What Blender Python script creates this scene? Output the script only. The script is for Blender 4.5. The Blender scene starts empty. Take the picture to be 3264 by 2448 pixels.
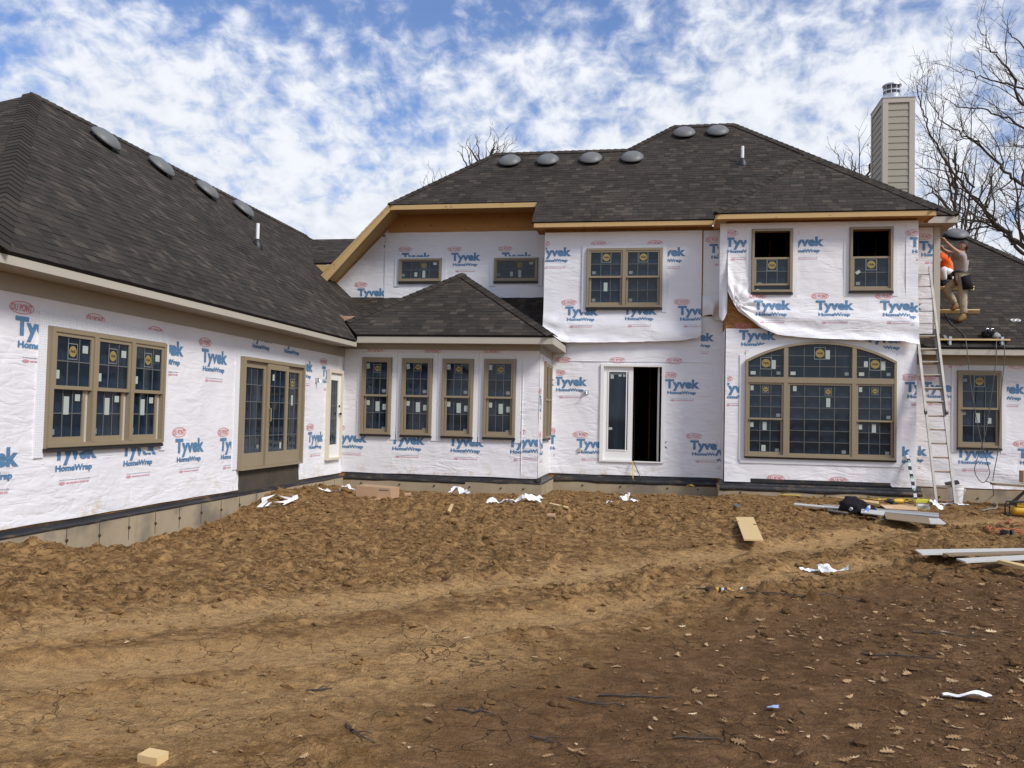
import bpy, bmesh, math, random
import numpy as np
from mathutils import Vector, Matrix, noise as mnoise
R = math.radians
random.seed(7)
S = bpy.context.scene
COL = S.collection

# ------------------------------------------------------------------ camera
FPX, PW, PH = 2700.0, 3264.0, 2448.0
YAW, PIT, ROL = R(9.94456), R(2.129), R(-1.2881)
def cam_axes():
    cy, sy = math.cos(YAW), math.sin(YAW)
    f = np.array([-sy*math.cos(PIT), cy*math.cos(PIT), math.sin(PIT)])
    r = np.array([cy, sy, 0.0]); d = np.cross(f, r)
    r2 = math.cos(ROL)*r + math.sin(ROL)*d
    d2 = -math.sin(ROL)*r + math.cos(ROL)*d
    return np.array([r2, d2, f])
CA = cam_axes()
cam_d = bpy.data.cameras.new('camera'); cam = bpy.data.objects.new('camera', cam_d); COL.objects.link(cam)
cam_d.sensor_fit = 'HORIZONTAL'; cam_d.sensor_width = 36; cam_d.lens = 36*FPX/PW
cam_d.clip_start = 0.05; cam_d.clip_end = 3000
M = Matrix.Identity(4)
for i in range(3):
    M[i][0] = CA[0][i]; M[i][1] = -CA[1][i]; M[i][2] = -CA[2][i]
cam.matrix_world = M
S.camera = cam

# ------------------------------------------------------------------ light
SUN_AZ = (0.80, -0.50)      # horizontal direction towards the sun (x right, -y camera side)
SUN_EL = 42
EXPOSURE = 0.42
SKY_STRENGTH = 0.10
CLOUD = (6.5, 6.75, 7.3)
S.view_settings.view_transform = 'Standard'; S.view_settings.look = 'None'
S.view_settings.gamma = 1; S.view_settings.exposure = EXPOSURE
S.view_settings.use_curve_mapping = False
W = bpy.data.worlds.new('World'); S.world = W; W.use_nodes = True
nt = W.node_tree; nt.nodes.clear()
def N(t, **k):
    n = nt.nodes.new(t)
    for a, b in k.items(): setattr(n, a, b)
    return n
def math_n(op, a, b=None, clamp=False):
    n = N('ShaderNodeMath', operation=op); n.use_clamp = clamp
    for i, v in enumerate((a, b)):
        if v is None: continue
        if isinstance(v, (int, float)): n.inputs[i].default_value = v
        else: nt.links.new(v, n.inputs[i])
    return n.outputs[0]
def maprange(v, a, b, c=0, d=1, smooth=True):
    n = N('ShaderNodeMapRange'); n.interpolation_type = 'SMOOTHSTEP' if smooth else 'LINEAR'
    nt.links.new(v, n.inputs['Value'])
    for k, x in zip(('From Min', 'From Max', 'To Min', 'To Max'), (a, b, c, d)): n.inputs[k].default_value = x
    return n.outputs[0]
sky = N('ShaderNodeTexSky', sky_type='NISHITA'); sky.sun_disc = False
sky.sun_elevation = R(SUN_EL); sky.sun_rotation = math.atan2(SUN_AZ[0], SUN_AZ[1])
sky.air_density = 1.0; sky.dust_density = 0.6; sky.ozone_density = 1.5
geo = N('ShaderNodeTexCoord')
sep = N('ShaderNodeSeparateXYZ'); nt.links.new(geo.outputs['Generated'], sep.inputs[0])
zc = math_n('ADD', math_n('MAXIMUM', sep.outputs[2], 0.0), 0.48)
px_ = math_n('DIVIDE', sep.outputs[0], zc); py_ = math_n('DIVIDE', sep.outputs[1], zc)
cmb = N('ShaderNodeCombineXYZ'); nt.links.new(px_, cmb.inputs[0]); nt.links.new(py_, cmb.inputs[1])
def cl_noise(scale, detail, rough, off, dist=0.0, sx=1.0, sy=1.0, rot=0.0):
    mp = N('ShaderNodeMapping'); nt.links.new(cmb.outputs[0], mp.inputs[0])
    mp.inputs['Location'].default_value = off; mp.inputs['Scale'].default_value = (sx, sy, 1)
    mp.inputs['Rotation'].default_value = (0, 0, rot)
    n = N('ShaderNodeTexNoise'); nt.links.new(mp.outputs[0], n.inputs['Vector'])
    n.inputs['Scale'].default_value = scale; n.inputs['Detail'].default_value = detail
    n.inputs['Roughness'].default_value = rough; n.inputs['Distortion'].default_value = dist
    return n.outputs['Fac']
big = cl_noise(1.45, 2.5, 0.5, (0.3, 9.2, 0), 0.4)
mid = cl_noise(8.0, 6, 0.60, (3.1, 0.7, 0), 0.5, 1.0, 0.8, 0.5)
puff = cl_noise(26.0, 4, 0.58, (0.4, 2.2, 0), 0.3, 1.0, 0.9)
cov = math_n('ADD', math_n('ADD', math_n('MULTIPLY', big, 1.3), math_n('MULTIPLY', mid, 0.95)), math_n('MULTIPLY', puff, 1.0))
low = maprange(sep.outputs[2], 0.10, 0.52, 0.30, -0.05)            # cloud deck closes up towards the horizon
cov = math_n('ADD', cov, low)
mask = maprange(cov, 1.38, 1.90, 0.07, 1.0)
shade = maprange(math_n('ADD', math_n('MULTIPLY', puff, 0.5), math_n('MULTIPLY', mid, 0.5)), 0.34, 0.64, 0.86, 1.04)
ccol = N('ShaderNodeMix', data_type='RGBA', blend_type='MULTIPLY'); ccol.inputs['Factor'].default_value = 1
ccol.inputs[6].default_value = (*CLOUD, 1)
cs = N('ShaderNodeCombineXYZ')
for i, e in enumerate((1.25, 1.12, 1.0)): nt.links.new(math_n('POWER', shade, e), cs.inputs[i])
nt.links.new(cs.outputs[0], ccol.inputs[7])
mx = N('ShaderNodeMix', data_type='RGBA'); nt.links.new(mask, mx.inputs['Factor'])
sb = N('ShaderNodeMix', data_type='RGBA', blend_type='MULTIPLY'); sb.inputs['Factor'].default_value = 1
nt.links.new(sky.outputs[0], sb.inputs[6]); sb.inputs[7].default_value = (0.72, 0.90, 1.22, 1)
nt.links.new(sb.outputs[2], mx.inputs[6]); nt.links.new(ccol.outputs[2], mx.inputs[7])
bg = N('ShaderNodeBackground'); bg.inputs['Strength'].default_value = SKY_STRENGTH
nt.links.new(mx.outputs[2], bg.inputs['Color'])
wo = N('ShaderNodeOutputWorld'); nt.links.new(bg.outputs[0], wo.inputs['Surface'])
sd = bpy.data.lights.new('sun', 'SUN'); sun = bpy.data.objects.new('sun', sd); COL.objects.link(sun)
sd.energy = 2.6; sd.angle = R(16); sd.color = (1.0, 0.95, 0.88)
h = math.hypot(*SUN_AZ)
sdir = Vector((SUN_AZ[0]/h*math.cos(R(SUN_EL)), SUN_AZ[1]/h*math.cos(R(SUN_EL)), math.sin(R(SUN_EL))))
sun.rotation_euler = (-sdir).to_track_quat('-Z', 'Y').to_euler()
sun.location = sdir*60

# ------------------------------------------------------------------ pixel helpers (measure the photograph, stand things on real planes)
def ray(px, py):
    return CA.T @ np.array([px-PW/2, py-PH/2, FPX])
def at(px, py, axis, val):
    v = ray(px, py); v = v*val/v[axis]; return Vector(v.tolist())
def crop(x0, y0, k): return lambda x, y: (x0+x*k, y0+y*k)
c1 = crop(0, 250, 1150/2212); c2 = crop(0, 900, 1150/2120); c3 = crop(1000, 600, 800/2212); c4 = crop(1000, 1050, 800/2212)
c5 = crop(1650, 650, 800/2212); c6 = crop(1650, 1050, 800/2212); c7 = crop(2250, 600, 1014/2212); c8 = crop(2250, 1040, 1014/2212)
c9 = crop(2850, 650, 414/1675); c10 = crop(2700, 0, 564/1337); c11 = crop(1200, 380, 1200/2212); cA = crop(0, 250, 500/1382)
cW = crop(2950, 700, 314/1132); cG = crop(2500, 1550, 500/2212); cR = crop(2900, 1350, 364/1510); cD = crop(0, 0, 3264/2212)
cP = crop(100, 1000, 460/1659)

# ------------------------------------------------------------------ materials
def mat(name, col, rough=0.6, spec=0.5, metal=0.0, build=None):
    m = bpy.data.materials.new(name); m.use_nodes = True
    n = m.node_tree; b = n.nodes['Principled BSDF']
    b.inputs['Base Color'].default_value = (*col, 1); b.inputs['Roughness'].default_value = rough
    b.inputs['Specular IOR Level'].default_value = spec; b.inputs['Metallic'].default_value = metal
    if build: build(n, b)
    return m
class G:
    """small node helper"""
    def __init__(s, n, b): s.n = n; s.b = b
    def new(s, t, **k):
        x = s.n.nodes.new(t)
        for a, v in k.items(): setattr(x, a, v)
        return x
    def link(s, a, b): s.n.links.new(a, b)
    def coord(s, scale=(1, 1, 1), rot=(0, 0, 0), kind='Object'):
        tc = s.new('ShaderNodeTexCoord'); mp = s.new('ShaderNodeMapping'); s.link(tc.outputs[kind], mp.inputs[0])
        mp.inputs['Scale'].default_value = scale; mp.inputs['Rotation'].default_value = rot
        return mp.outputs[0]
    def noise(s, vec, scale, detail=4, rough=0.55, dist=0.0):
        x = s.new('ShaderNodeTexNoise'); s.link(vec, x.inputs['Vector'])
        x.inputs['Scale'].default_value = scale; x.inputs['Detail'].default_value = detail
        x.inputs['Roughness'].default_value = rough; x.inputs['Distortion'].default_value = dist
        return x.outputs['Fac']
    def ramp(s, fac, stops):
        x = s.new('ShaderNodeValToRGB'); s.link(fac, x.inputs[0])
        e = x.color_ramp.elements
        while len(e) < len(stops): e.new(0.5)
        for el, (p, c) in zip(e, stops):
            el.position = p; el.color = (*c, 1) if len(c) == 3 else c
        return x.outputs[0]
    def math(s, op, a, b=None, clamp=False):
        x = s.new('ShaderNodeMath', operation=op); x.use_clamp = clamp
        for i, v in enumerate((a, b)):
            if v is None: continue
            if isinstance(v, (int, float)): x.inputs[i].default_value = v
            else: s.link(v, x.inputs[i])
        return x.outputs[0]
    def rng(s, v, a, b, c=0.0, d=1.0):
        x = s.new('ShaderNodeMapRange'); x.interpolation_type = 'SMOOTHSTEP'; s.link(v, x.inputs['Value'])
        for k, y in zip(('From Min', 'From Max', 'To Min', 'To Max'), (a, b, c, d)): x.inputs[k].default_value = y
        return x.outputs[0]
    def mix(s, fac, a, b, blend='MIX'):
        x = s.new('ShaderNodeMix', data_type='RGBA', blend_type=blend)
        if isinstance(fac, (int, float)): x.inputs['Factor'].default_value = fac
        else: s.link(fac, x.inputs['Factor'])
        for i, v in ((6, a), (7, b)):
            if isinstance(v, tuple): x.inputs[i].default_value = (*v, 1)
            else: s.link(v, x.inputs[i])
        return x.outputs[2]
    def bump(s, hgt, strength=0.5, dist=0.02, prev=None):
        x = s.new('ShaderNodeBump'); s.link(hgt, x.inputs['Height'])
        x.inputs['Strength'].default_value = strength; x.inputs['Distance'].default_value = dist
        if prev is not None: s.link(prev, x.inputs['Normal'])
        return x.outputs[0]
    def col(s, c): s.link(c, s.b.inputs['Base Color'])
    def nrm(s, c): s.link(c, s.b.inputs['Normal'])
    def attr(s, name):
        x = s.new('ShaderNodeAttribute'); x.attribute_name = name; return x.outputs['Fac']

def wrap_bump(g):
    def crease(vec, sc, dist, p):
        n_ = g.noise(vec, sc, 2, 0.5, dist)
        return g.math('POWER', g.math('ABSOLUTE', g.math('SUBTRACT', g.math('MULTIPLY', n_, 2.0), 1.0)), p)
    a = crease(g.coord((1, 1, 1)), 1.5, 0.7, 0.75)
    b = crease(g.coord((0.55, 0.55, 2.4), (0.0, 0.0, 0.0)), 3.0, 0.6, 0.7)
    c = crease(g.coord((0.6, 0.6, 2.2), (0.0, 0.9, 0.3)), 2.6, 0.5, 0.7)
    d = crease(g.coord((1, 1, 1)), 6.5, 0.8, 0.8)
    amt = g.rng(g.noise(g.coord((1, 1, 1)), 0.9, 2), 0.35, 0.65, 0.35, 1.0)
    hgt = g.math('ADD', g.math('ADD', g.math('MULTIPLY', a, 0.7), g.math('MULTIPLY', b, 0.30)), g.math('ADD', g.math('MULTIPLY', c, 0.6), g.math('MULTIPLY', d, 0.16)))
    return g.bump(g.math('MULTIPLY', hgt, amt), 0.5, 0.04)
def b_wrap(n, b):
    g = G(n, b); g.nrm(wrap_bump(g))
    v = g.coord((1, 1, 1), kind='Object')
    sp = g.new('ShaderNodeSeparateXYZ'); g.link(v, sp.inputs[0])
    lowz = g.rng(sp.outputs[2], -1.42, -0.95, 1.0, 0.0)
    st = g.rng(g.noise(v, 3.6, 5, 0.6), 0.52, 0.64, 0, 1)
    fine = g.rng(g.noise(v, 14, 4, 0.6), 0.4, 0.6, 0.2, 1)
    f = g.math('MULTIPLY', g.math('MULTIPLY', st, fine), g.math('MULTIPLY', lowz, 0.55))
    base = g.mix(g.rng(g.noise(v, 1.1, 3, 0.5), 0.3, 0.7, 0, 1), (0.745, 0.735, 0.76), (0.80, 0.79, 0.805))
    g.col(g.mix(f, base, (0.55, 0.40, 0.22)))
def b_print(n, b):
    g = G(n, b); g.nrm(wrap_bump(g))
def b_tape(n, b):
    g = G(n, b); v = g.coord((1, 1, 1))
    vo = g.new('ShaderNodeTexVoronoi'); vo.inputs['Randomness'].default_value = 0.25; vo.inputs['Scale'].default_value = 34; g.link(v, vo.inputs['Vector'])
    d = g.rng(vo.outputs['Distance'], 0.22, 0.42, 1, 0)
    g.col(g.mix(g.math('MULTIPLY', d, 0.5), (0.78, 0.78, 0.79), (0.36, 0.46, 0.58)))
    g.nrm(g.bump(g.noise(v, 12, 3, 0.6, 0.8), 0.3, 0.01))
def b_wood(n, b, c1_, c2_, sc=(3, 30, 30)):
    g = G(n, b); v = g.coord(sc)
    f = g.noise(v, 1.0, 5, 0.6, 0.6); k = g.rng(g.noise(g.coord((4, 4, 4)), 2.2, 2), 0.66, 0.72, 0, 0.6)
    g.col(g.mix(k, g.mix(f, c1_, c2_), tuple(x*0.45 for x in c2_))); g.nrm(g.bump(f, 0.2, 0.004))
def b_osb(n, b):
    g = G(n, b); v = g.coord((1, 1, 1))
    vo = g.new('ShaderNodeTexVoronoi'); vo.inputs['Scale'].default_value = 13; g.link(g.coord((1, 1, 2.2)), vo.inputs['Vector'])
    sp = g.new('ShaderNodeSeparateColor'); g.link(vo.outputs['Color'], sp.inputs[0])
    c = g.ramp(sp.outputs[0], [(0, (0.29, 0.135, 0.043)), (0.5, (0.36, 0.175, 0.058)), (1, (0.43, 0.22, 0.08))])
    lg = g.ramp(g.noise(v, 1.4, 4), [(0.3, (0.72, 0.72, 0.72)), (0.7, (1.1, 1.1, 1.1))])
    g.col(g.mix(1.0, c, lg, 'MULTIPLY'))
def b_shingle(n, b):
    g = G(n, b); t = g.attr('tint'); v = g.coord((1, 1, 1))
    gr = g.noise(v, 160, 2, 0.7); bl = g.noise(v, 0.55, 4, 0.6)
    c = g.ramp(t, [(0, (0.028, 0.024, 0.021)), (0.35, (0.043, 0.036, 0.030)), (0.7, (0.062, 0.051, 0.041)), (1, (0.088, 0.072, 0.057))])
    k = g.rng(gr, 0.3, 0.7, 0.7, 1.3); k2 = g.rng(bl, 0.3, 0.7, 0.85, 1.15)
    kk = g.math('MULTIPLY', k, k2); cc = g.new('ShaderNodeCombineColor')
    for i in range(3): g.link(kk, cc.inputs[i])
    g.col(g.mix(1.0, c, cc.outputs[0], 'MULTIPLY')); g.nrm(g.bump(gr, 0.35, 0.004))
def b_conc(n, b):
    g = G(n, b); v = g.coord((1, 1, 1))
    f = g.noise(v, 1.6, 6, 0.62); s_ = g.noise(g.coord((3, 3, 0.6)), 2.0, 4, 0.6); d = g.rng(g.noise(v, 0.9, 4), 0.55, 0.68, 0, 0.6)
    c = g.mix(f, (0.24, 0.19, 0.125), (0.46, 0.385, 0.27)); c = g.mix(g.rng(s_, 0.5, 0.75, 0, 0.55), c, (0.33, 0.22, 0.11))
    g.col(g.mix(d, c, (0.12, 0.11, 0.10))); g.nrm(g.bump(g.noise(v, 30, 4), 0.25, 0.006))
def b_flash(n, b):
    g = G(n, b); v = g.coord((1, 1, 1)); d = g.rng(g.noise(g.coord((1, 1, 3)), 3.4, 6, 0.7), 0.50, 0.72, 0, 0.6)
    g.col(g.mix(d, (0.022, 0.022, 0.025), (0.20, 0.13, 0.07))); g.nrm(g.bump(g.noise(v, 8, 4, 0.6, 1.0), 0.6, 0.015))
def b_noise(c1_, c2_, sc=8, bump=0.2):
    def f(n, b):
        g = G(n, b); v = g.coord((1, 1, 1)); x = g.noise(v, sc, 5, 0.6)
        g.col(g.mix(x, c1_, c2_))
        if bump: g.nrm(g.bump(x, bump, 0.01))
    return f
def b_glass(n, b):
    g = G(n, b); v = g.coord((1, 1, 1), kind='Object')
    f = g.noise(g.coord((2.2, 2.2, 0.35)), 1.6, 3, 0.5); f = g.rng(f, 0.45, 0.75, 0, 1)
    g.col(g.mix(f, (0.008, 0.015, 0.024), (0.018, 0.034, 0.058)))  # blue-black streaks stand for unlit rooms and reflected sky in opaque panes
    g.nrm(g.bump(g.noise(v, 1.3, 1), 0.02, 0.02))
def b_ground(n, b):
    g = G(n, b); v = g.coord((1, 1, 1)); damp = g.attr('damp'); pk = g.attr('packed')
    n1 = g.noise(v, 0.8, 6, 0.6); n2 = g.noise(v, 5.5, 6, 0.65, 0.5); n3 = g.noise(v, 34, 4, 0.7); n4 = g.noise(v, 120, 2, 0.7)
    dry = g.mix(g.rng(n2, 0.36, 0.64), (0.185, 0.098, 0.036), (0.415, 0.250, 0.105))
    dry = g.mix(g.rng(n1, 0.45, 0.7, 0, 0.5), dry, (0.25, 0.142, 0.056))
    dry = g.mix(g.math('MULTIPLY', pk, 0.85), dry, (0.50, 0.315, 0.142))
    wet = g.mix(g.rng(n2, 0.35, 0.7), (0.105, 0.055, 0.025), (0.215, 0.120, 0.055))
    wet = g.mix(g.rng(n1, 0.60, 0.72, 0, 0.6), wet, (0.27, 0.160, 0.075))
    edge = g.math('ADD', damp, g.math('MULTIPLY', g.math('SUBTRACT', n2, 0.5), 1.3))
    edge = g.math('ADD', edge, g.math('MULTIPLY', g.math('SUBTRACT', n1, 0.5), 1.2))
    c = g.mix(g.rng(edge, 0.15, 0.95), dry, wet)
    bl = g.noise(g.coord((1, 1.6, 1)), 9.0, 5, 0.7, 0.8)
    c = g.mix(g.math('MULTIPLY', g.math('ADD', g.attr('churn'), 0.25, True), g.rng(bl, 0.47, 0.60, 0.0, 0.80)), c, (0.085, 0.045, 0.019))
    c = g.mix(g.math('MULTIPLY', g.attr('churn'), g.rng(n3, 0.56, 0.70, 0.0, 0.7)), c, (0.43, 0.27, 0.125))
    k = g.rng(n4, 0.25, 0.75, 0.8, 1.2); cc = g.new('ShaderNodeCombineColor')
    for i in range(3): g.link(k, cc.inputs[i])
    hs = g.new('ShaderNodeHueSaturation'); hs.inputs['Saturation'].default_value = 1.0; hs.inputs['Value'].default_value = 0.95; g.link(g.mix(1.0, c, cc.outputs[0], 'MULTIPLY'), hs.inputs['Color']); c = hs.outputs[0]
    vo = g.new('ShaderNodeTexVoronoi', feature='DISTANCE_TO_EDGE'); vo.inputs['Scale'].default_value = 4.2
    wv = g.new('ShaderNodeMix', data_type='VECTOR'); 
    dn = g.new('ShaderNodeTexNoise'); g.link(v, dn.inputs['Vector']); dn.inputs['Scale'].default_value = 5; dn.inputs['Detail'].default_value = 3
    va = g.new('ShaderNodeVectorMath', operation='MULTIPLY_ADD'); g.link(dn.outputs['Color'], va.inputs[0]); va.inputs[1].default_value = (0.3, 0.3, 0); g.link(v, va.inputs[2])
    g.link(va.outputs[0], vo.inputs['Vector'])
    cr = g.rng(vo.outputs['Distance'], 0.002, 0.018, 1, 0)
    cm = g.math('MULTIPLY', cr, g.rng(g.noise(v, 1.3, 3), 0.48, 0.62, 0, 1.0))
    cm = g.math('MULTIPLY', cm, g.math('SUBTRACT', 1.0, g.attr('churn'), True))
    c = g.mix(g.math('MULTIPLY', cm, 0.8), c, (0.03, 0.018, 0.01))
    g.col(c)
    n5 = g.noise(g.coord((1, 1.5, 1)), 11, 5, 0.7, 0.5)
    hgt = g.math('ADD', g.math('ADD', g.math('MULTIPLY', n5, 1.3), g.math('MULTIPLY', n3, 0.6)), g.math('MULTIPLY', n4, 0.16))
    hgt = g.math('SUBTRACT', hgt, g.math('MULTIPLY', cm, 0.7))
    g.nrm(g.bump(hgt, 0.9, 0.045))
def b_clod(n, b):
    g = G(n, b); v = g.coord((1, 1, 1)); x = g.noise(v, 2.2, 5, 0.6)
    c = g.mix(g.rng(g.attr('tint'), 0.3, 0.8), g.mix(x, (0.12, 0.064, 0.025), (0.36, 0.218, 0.092)), g.mix(x, (0.07, 0.038, 0.018), (0.19, 0.11, 0.053)))
    g.col(c); g.nrm(g.bump(g.noise(v, 60, 4, 0.7), 0.8, 0.02))
def b_leaf(n, b):
    g = G(n, b); t = g.attr('tint')
    g.col(g.ramp(t, [(0, (0.09, 0.045, 0.02)), (0.4, (0.24, 0.14, 0.065)), (0.8, (0.42, 0.285, 0.155)), (1, (0.58, 0.45, 0.29))]))
def b_bark(n, b):
    g = G(n, b); v = g.coord((1, 1, 0.3)); x = g.noise(v, 6, 5, 0.65)
    g.col(g.mix(x, (0.035, 0.028, 0.024), (0.11, 0.092, 0.078))); g.nrm(g.bump(x, 0.6, 0.03))

MT = {}
MT['wrap'] = mat('house_wrap', (0.83, 0.82, 0.83), 0.42, 0.4, build=b_wrap)
MT['blue'] = mat('blue_print', (0.100, 0.215, 0.365), 0.45, 0.4, build=b_print)
MT['red'] = mat('red_print', (0.64, 0.23, 0.235), 0.45, 0.4, build=b_print)
MT['grey_print'] = mat('grey_print', (0.34, 0.36, 0.43), 0.45, 0.4, build=b_print)
MT['pink_print'] = mat('pink_print', (0.62, 0.33, 0.37), 0.45, 0.4, build=b_print)
MT['tape'] = mat('flashing_tape', (0.8, 0.8, 0.8), 0.5, 0.4, build=b_tape)
MT['osb'] = mat('wall_sheathing', (0.3, 0.14, 0.05), 0.75, 0.2, build=b_osb)
MT['ply'] = mat('plywood_sheathing', (0.45, 0.24, 0.09), 0.75, 0.2, build=lambda n, b: b_wood(n, b, (0.56, 0.30, 0.115), (0.44, 0.22, 0.075), (1.2, 1.2, 6)))  # fresh plywood colour, brightened to offset the shade under the eaves
MT['dusty'] = mat('dusty_membrane', (0.06, 0.055, 0.048), 0.8, 0.2, build=b_noise((0.035, 0.033, 0.031), (0.12, 0.095, 0.065), 4, 0.3))
MT['pine'] = mat('fresh_pine', (0.6, 0.4, 0.18), 0.6, 0.3, build=lambda n, b: b_wood(n, b, (0.56, 0.385, 0.175), (0.48, 0.315, 0.13)))
MT['palewood'] = mat('pale_wood', (0.6, 0.45, 0.22), 0.6, 0.3, build=lambda n, b: b_wood(n, b, (0.68, 0.50, 0.25), (0.58, 0.40, 0.18), (10, 10, 10)))
MT['trim'] = mat('trim_paint', (0.44, 0.40, 0.335), 0.55, 0.35, build=b_noise((0.42, 0.385, 0.32), (0.47, 0.43, 0.36), 3, 0.05))
MT['soffit'] = mat('soffit_paint', (0.36, 0.32, 0.265), 0.6, 0.3, build=b_noise((0.34, 0.305, 0.25), (0.39, 0.35, 0.29), 3, 0.05))
MT['frame'] = mat('window_clad', (0.225, 0.178, 0.112), 0.42, 0.45, build=b_noise((0.25, 0.20, 0.128), (0.285, 0.228, 0.147), 4, 0.03))
MT['framedark'] = mat('dark_sill', (0.02, 0.02, 0.022), 0.6)
MT['liner'] = mat('jamb_liner', (0.48, 0.46, 0.42), 0.5)
MT['glass'] = mat('window_glass', (0.008, 0.01, 0.014), 0.04, 0.38, build=b_glass)
MT['muntin'] = mat('muntin_bar', (0.115, 0.12, 0.115), 0.5, 0.3)
MT['white'] = mat('white_paint', (0.80, 0.79, 0.77), 0.45, 0.45, build=b_noise((0.77, 0.76, 0.74), (0.82, 0.81, 0.79), 5, 0.03))
MT['cream'] = mat('cream_jamb', (0.66, 0.60, 0.48), 0.5, 0.4)
MT['label'] = mat('paper_label', (0.40, 0.45, 0.41), 0.6, 0.3)
MT['labelgrey'] = mat('grey_label', (0.20, 0.22, 0.22), 0.6, 0.3)
MT['gold'] = mat('gold_sticker', (0.30, 0.225, 0.07), 0.5, 0.3)
MT['ink'] = mat('dark_ink', (0.015, 0.015, 0.014), 0.6)
MT['shingle'] = mat('shingle_granules', (0.05, 0.045, 0.04), 0.9, 0.15, build=b_shingle)
MT['deck'] = mat('roof_deck', (0.03, 0.027, 0.025), 0.9, 0.1)
MT['conc'] = mat('poured_concrete', (0.4, 0.33, 0.23), 0.85, 0.2, build=b_conc)
MT['flash'] = mat('black_membrane', (0.02, 0.02, 0.022), 0.5, 0.4, build=b_flash)
MT['rust'] = mat('rusty_steel', (0.07, 0.035, 0.018), 0.8)
MT['dark'] = mat('room_shade', (0.035, 0.030, 0.026), 0.9, 0.1)
MT['vent'] = mat('vent_metal', (0.21, 0.215, 0.215), 0.5, 0.4, 0.0, b_noise((0.105, 0.108, 0.108), (0.165, 0.167, 0.167), 9, 0.03))
MT['black'] = mat('black_plastic', (0.012, 0.012, 0.013), 0.5)
MT['pipe'] = mat('white_pipe', (0.78, 0.78, 0.77), 0.35)
MT['galv'] = mat('galvanised_steel', (0.55, 0.57, 0.60), 0.35, 0.5, 0.85)
MT['siding'] = mat('lap_siding', (0.33, 0.305, 0.245), 0.6, 0.3, build=b_noise((0.315, 0.29, 0.232), (0.345, 0.32, 0.258), 6, 0.05))
MT['boardgrey'] = mat('grey_trim_board', (0.52, 0.51, 0.47), 0.6, 0.3, build=b_noise((0.47, 0.46, 0.425), (0.57, 0.56, 0.52), 5, 0.05))
MT['boardbrown'] = mat('brown_board', (0.24, 0.18, 0.12), 0.75, 0.2, build=b_noise((0.21, 0.155, 0.10), (0.27, 0.205, 0.14), 8, 0.1))
MT['boarddark'] = mat('dark_board_edge', (0.13, 0.12, 0.11), 0.75, 0.2)
MT['ground'] = mat('clay_soil', (0.3, 0.2, 0.1), 0.95, 0.12, build=b_ground)
MT['clod'] = mat('soil_clod', (0.24, 0.15, 0.075), 0.95, 0.1, build=b_clod)
MT['leaf'] = mat('dead_leaf', (0.3, 0.2, 0.1), 0.75, 0.2, build=b_leaf)
MT['bark'] = mat('bark', (0.07, 0.06, 0.05), 0.9, 0.15, build=b_bark)
MT['alu'] = mat('worn_aluminium', (0.50, 0.49, 0.46), 0.5, 0.5, 0.35, b_noise((0.24, 0.215, 0.18), (0.54, 0.52, 0.48), 5, 0.1))
MT['rung'] = mat('stained_rung', (0.22, 0.14, 0.09), 0.65, 0.4, 0.1, b_noise((0.20, 0.115, 0.07), (0.34, 0.25, 0.17), 12, 0.1))
MT['cardboard'] = mat('cardboard', (0.43, 0.28, 0.17), 0.8, 0.2, build=b_noise((0.39, 0.25, 0.15), (0.47, 0.31, 0.19), 5, 0.05))
MT['paper'] = mat('white_sheet', (0.80, 0.80, 0.80), 0.6, 0.3)
MT['yellow'] = mat('yellow_plastic', (0.62, 0.36, 0.02), 0.4)
MT['cordyellow'] = mat('yellow_cord', (0.62, 0.42, 0.03), 0.45)
MT['orange'] = mat('orange_cotton', (0.80, 0.11, 0.012), 0.8, 0.2)
MT['cordorange'] = mat('orange_cord', (0.50, 0.12, 0.05), 0.5)
MT['hose'] = mat('grey_hose', (0.10, 0.098, 0.09), 0.5)
MT['skin'] = mat('skin', (0.42, 0.235, 0.16), 0.55, 0.35)
MT['hair'] = mat('dark_hair', (0.018, 0.012, 0.009), 0.7)
MT['tee'] = mat('grey_cotton', (0.33, 0.285, 0.265), 0.85, 0.2, build=b_noise((0.28, 0.24, 0.225), (0.37, 0.32, 0.30), 14, 0.4))
MT['khaki'] = mat('khaki_cotton', (0.40, 0.34, 0.235), 0.85, 0.2, build=b_noise((0.31, 0.26, 0.175), (0.46, 0.40, 0.285), 12, 0.5))
MT['whitecotton'] = mat('white_cotton', (0.72, 0.72, 0.72), 0.85, 0.2, build=b_noise((0.62, 0.62, 0.62), (0.78, 0.78, 0.78), 12, 0.4))
MT['leather'] = mat('tan_leather', (0.27, 0.15, 0.055), 0.65, 0.3, build=b_noise((0.20, 0.105, 0.035), (0.30, 0.165, 0.06), 14, 0.3))
MT['cloth'] = mat('black_cloth', (0.014, 0.013, 0.015), 0.9, 0.15, build=b_noise((0.010, 0.009, 0.011), (0.022, 0.02, 0.024), 12, 0.6))
MT['clear'] = mat('clear_plastic', (0.55, 0.57, 0.58), 0.25, 0.5)
MT['bluelabel'] = mat('blue_label', (0.08, 0.19, 0.50), 0.5)

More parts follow.
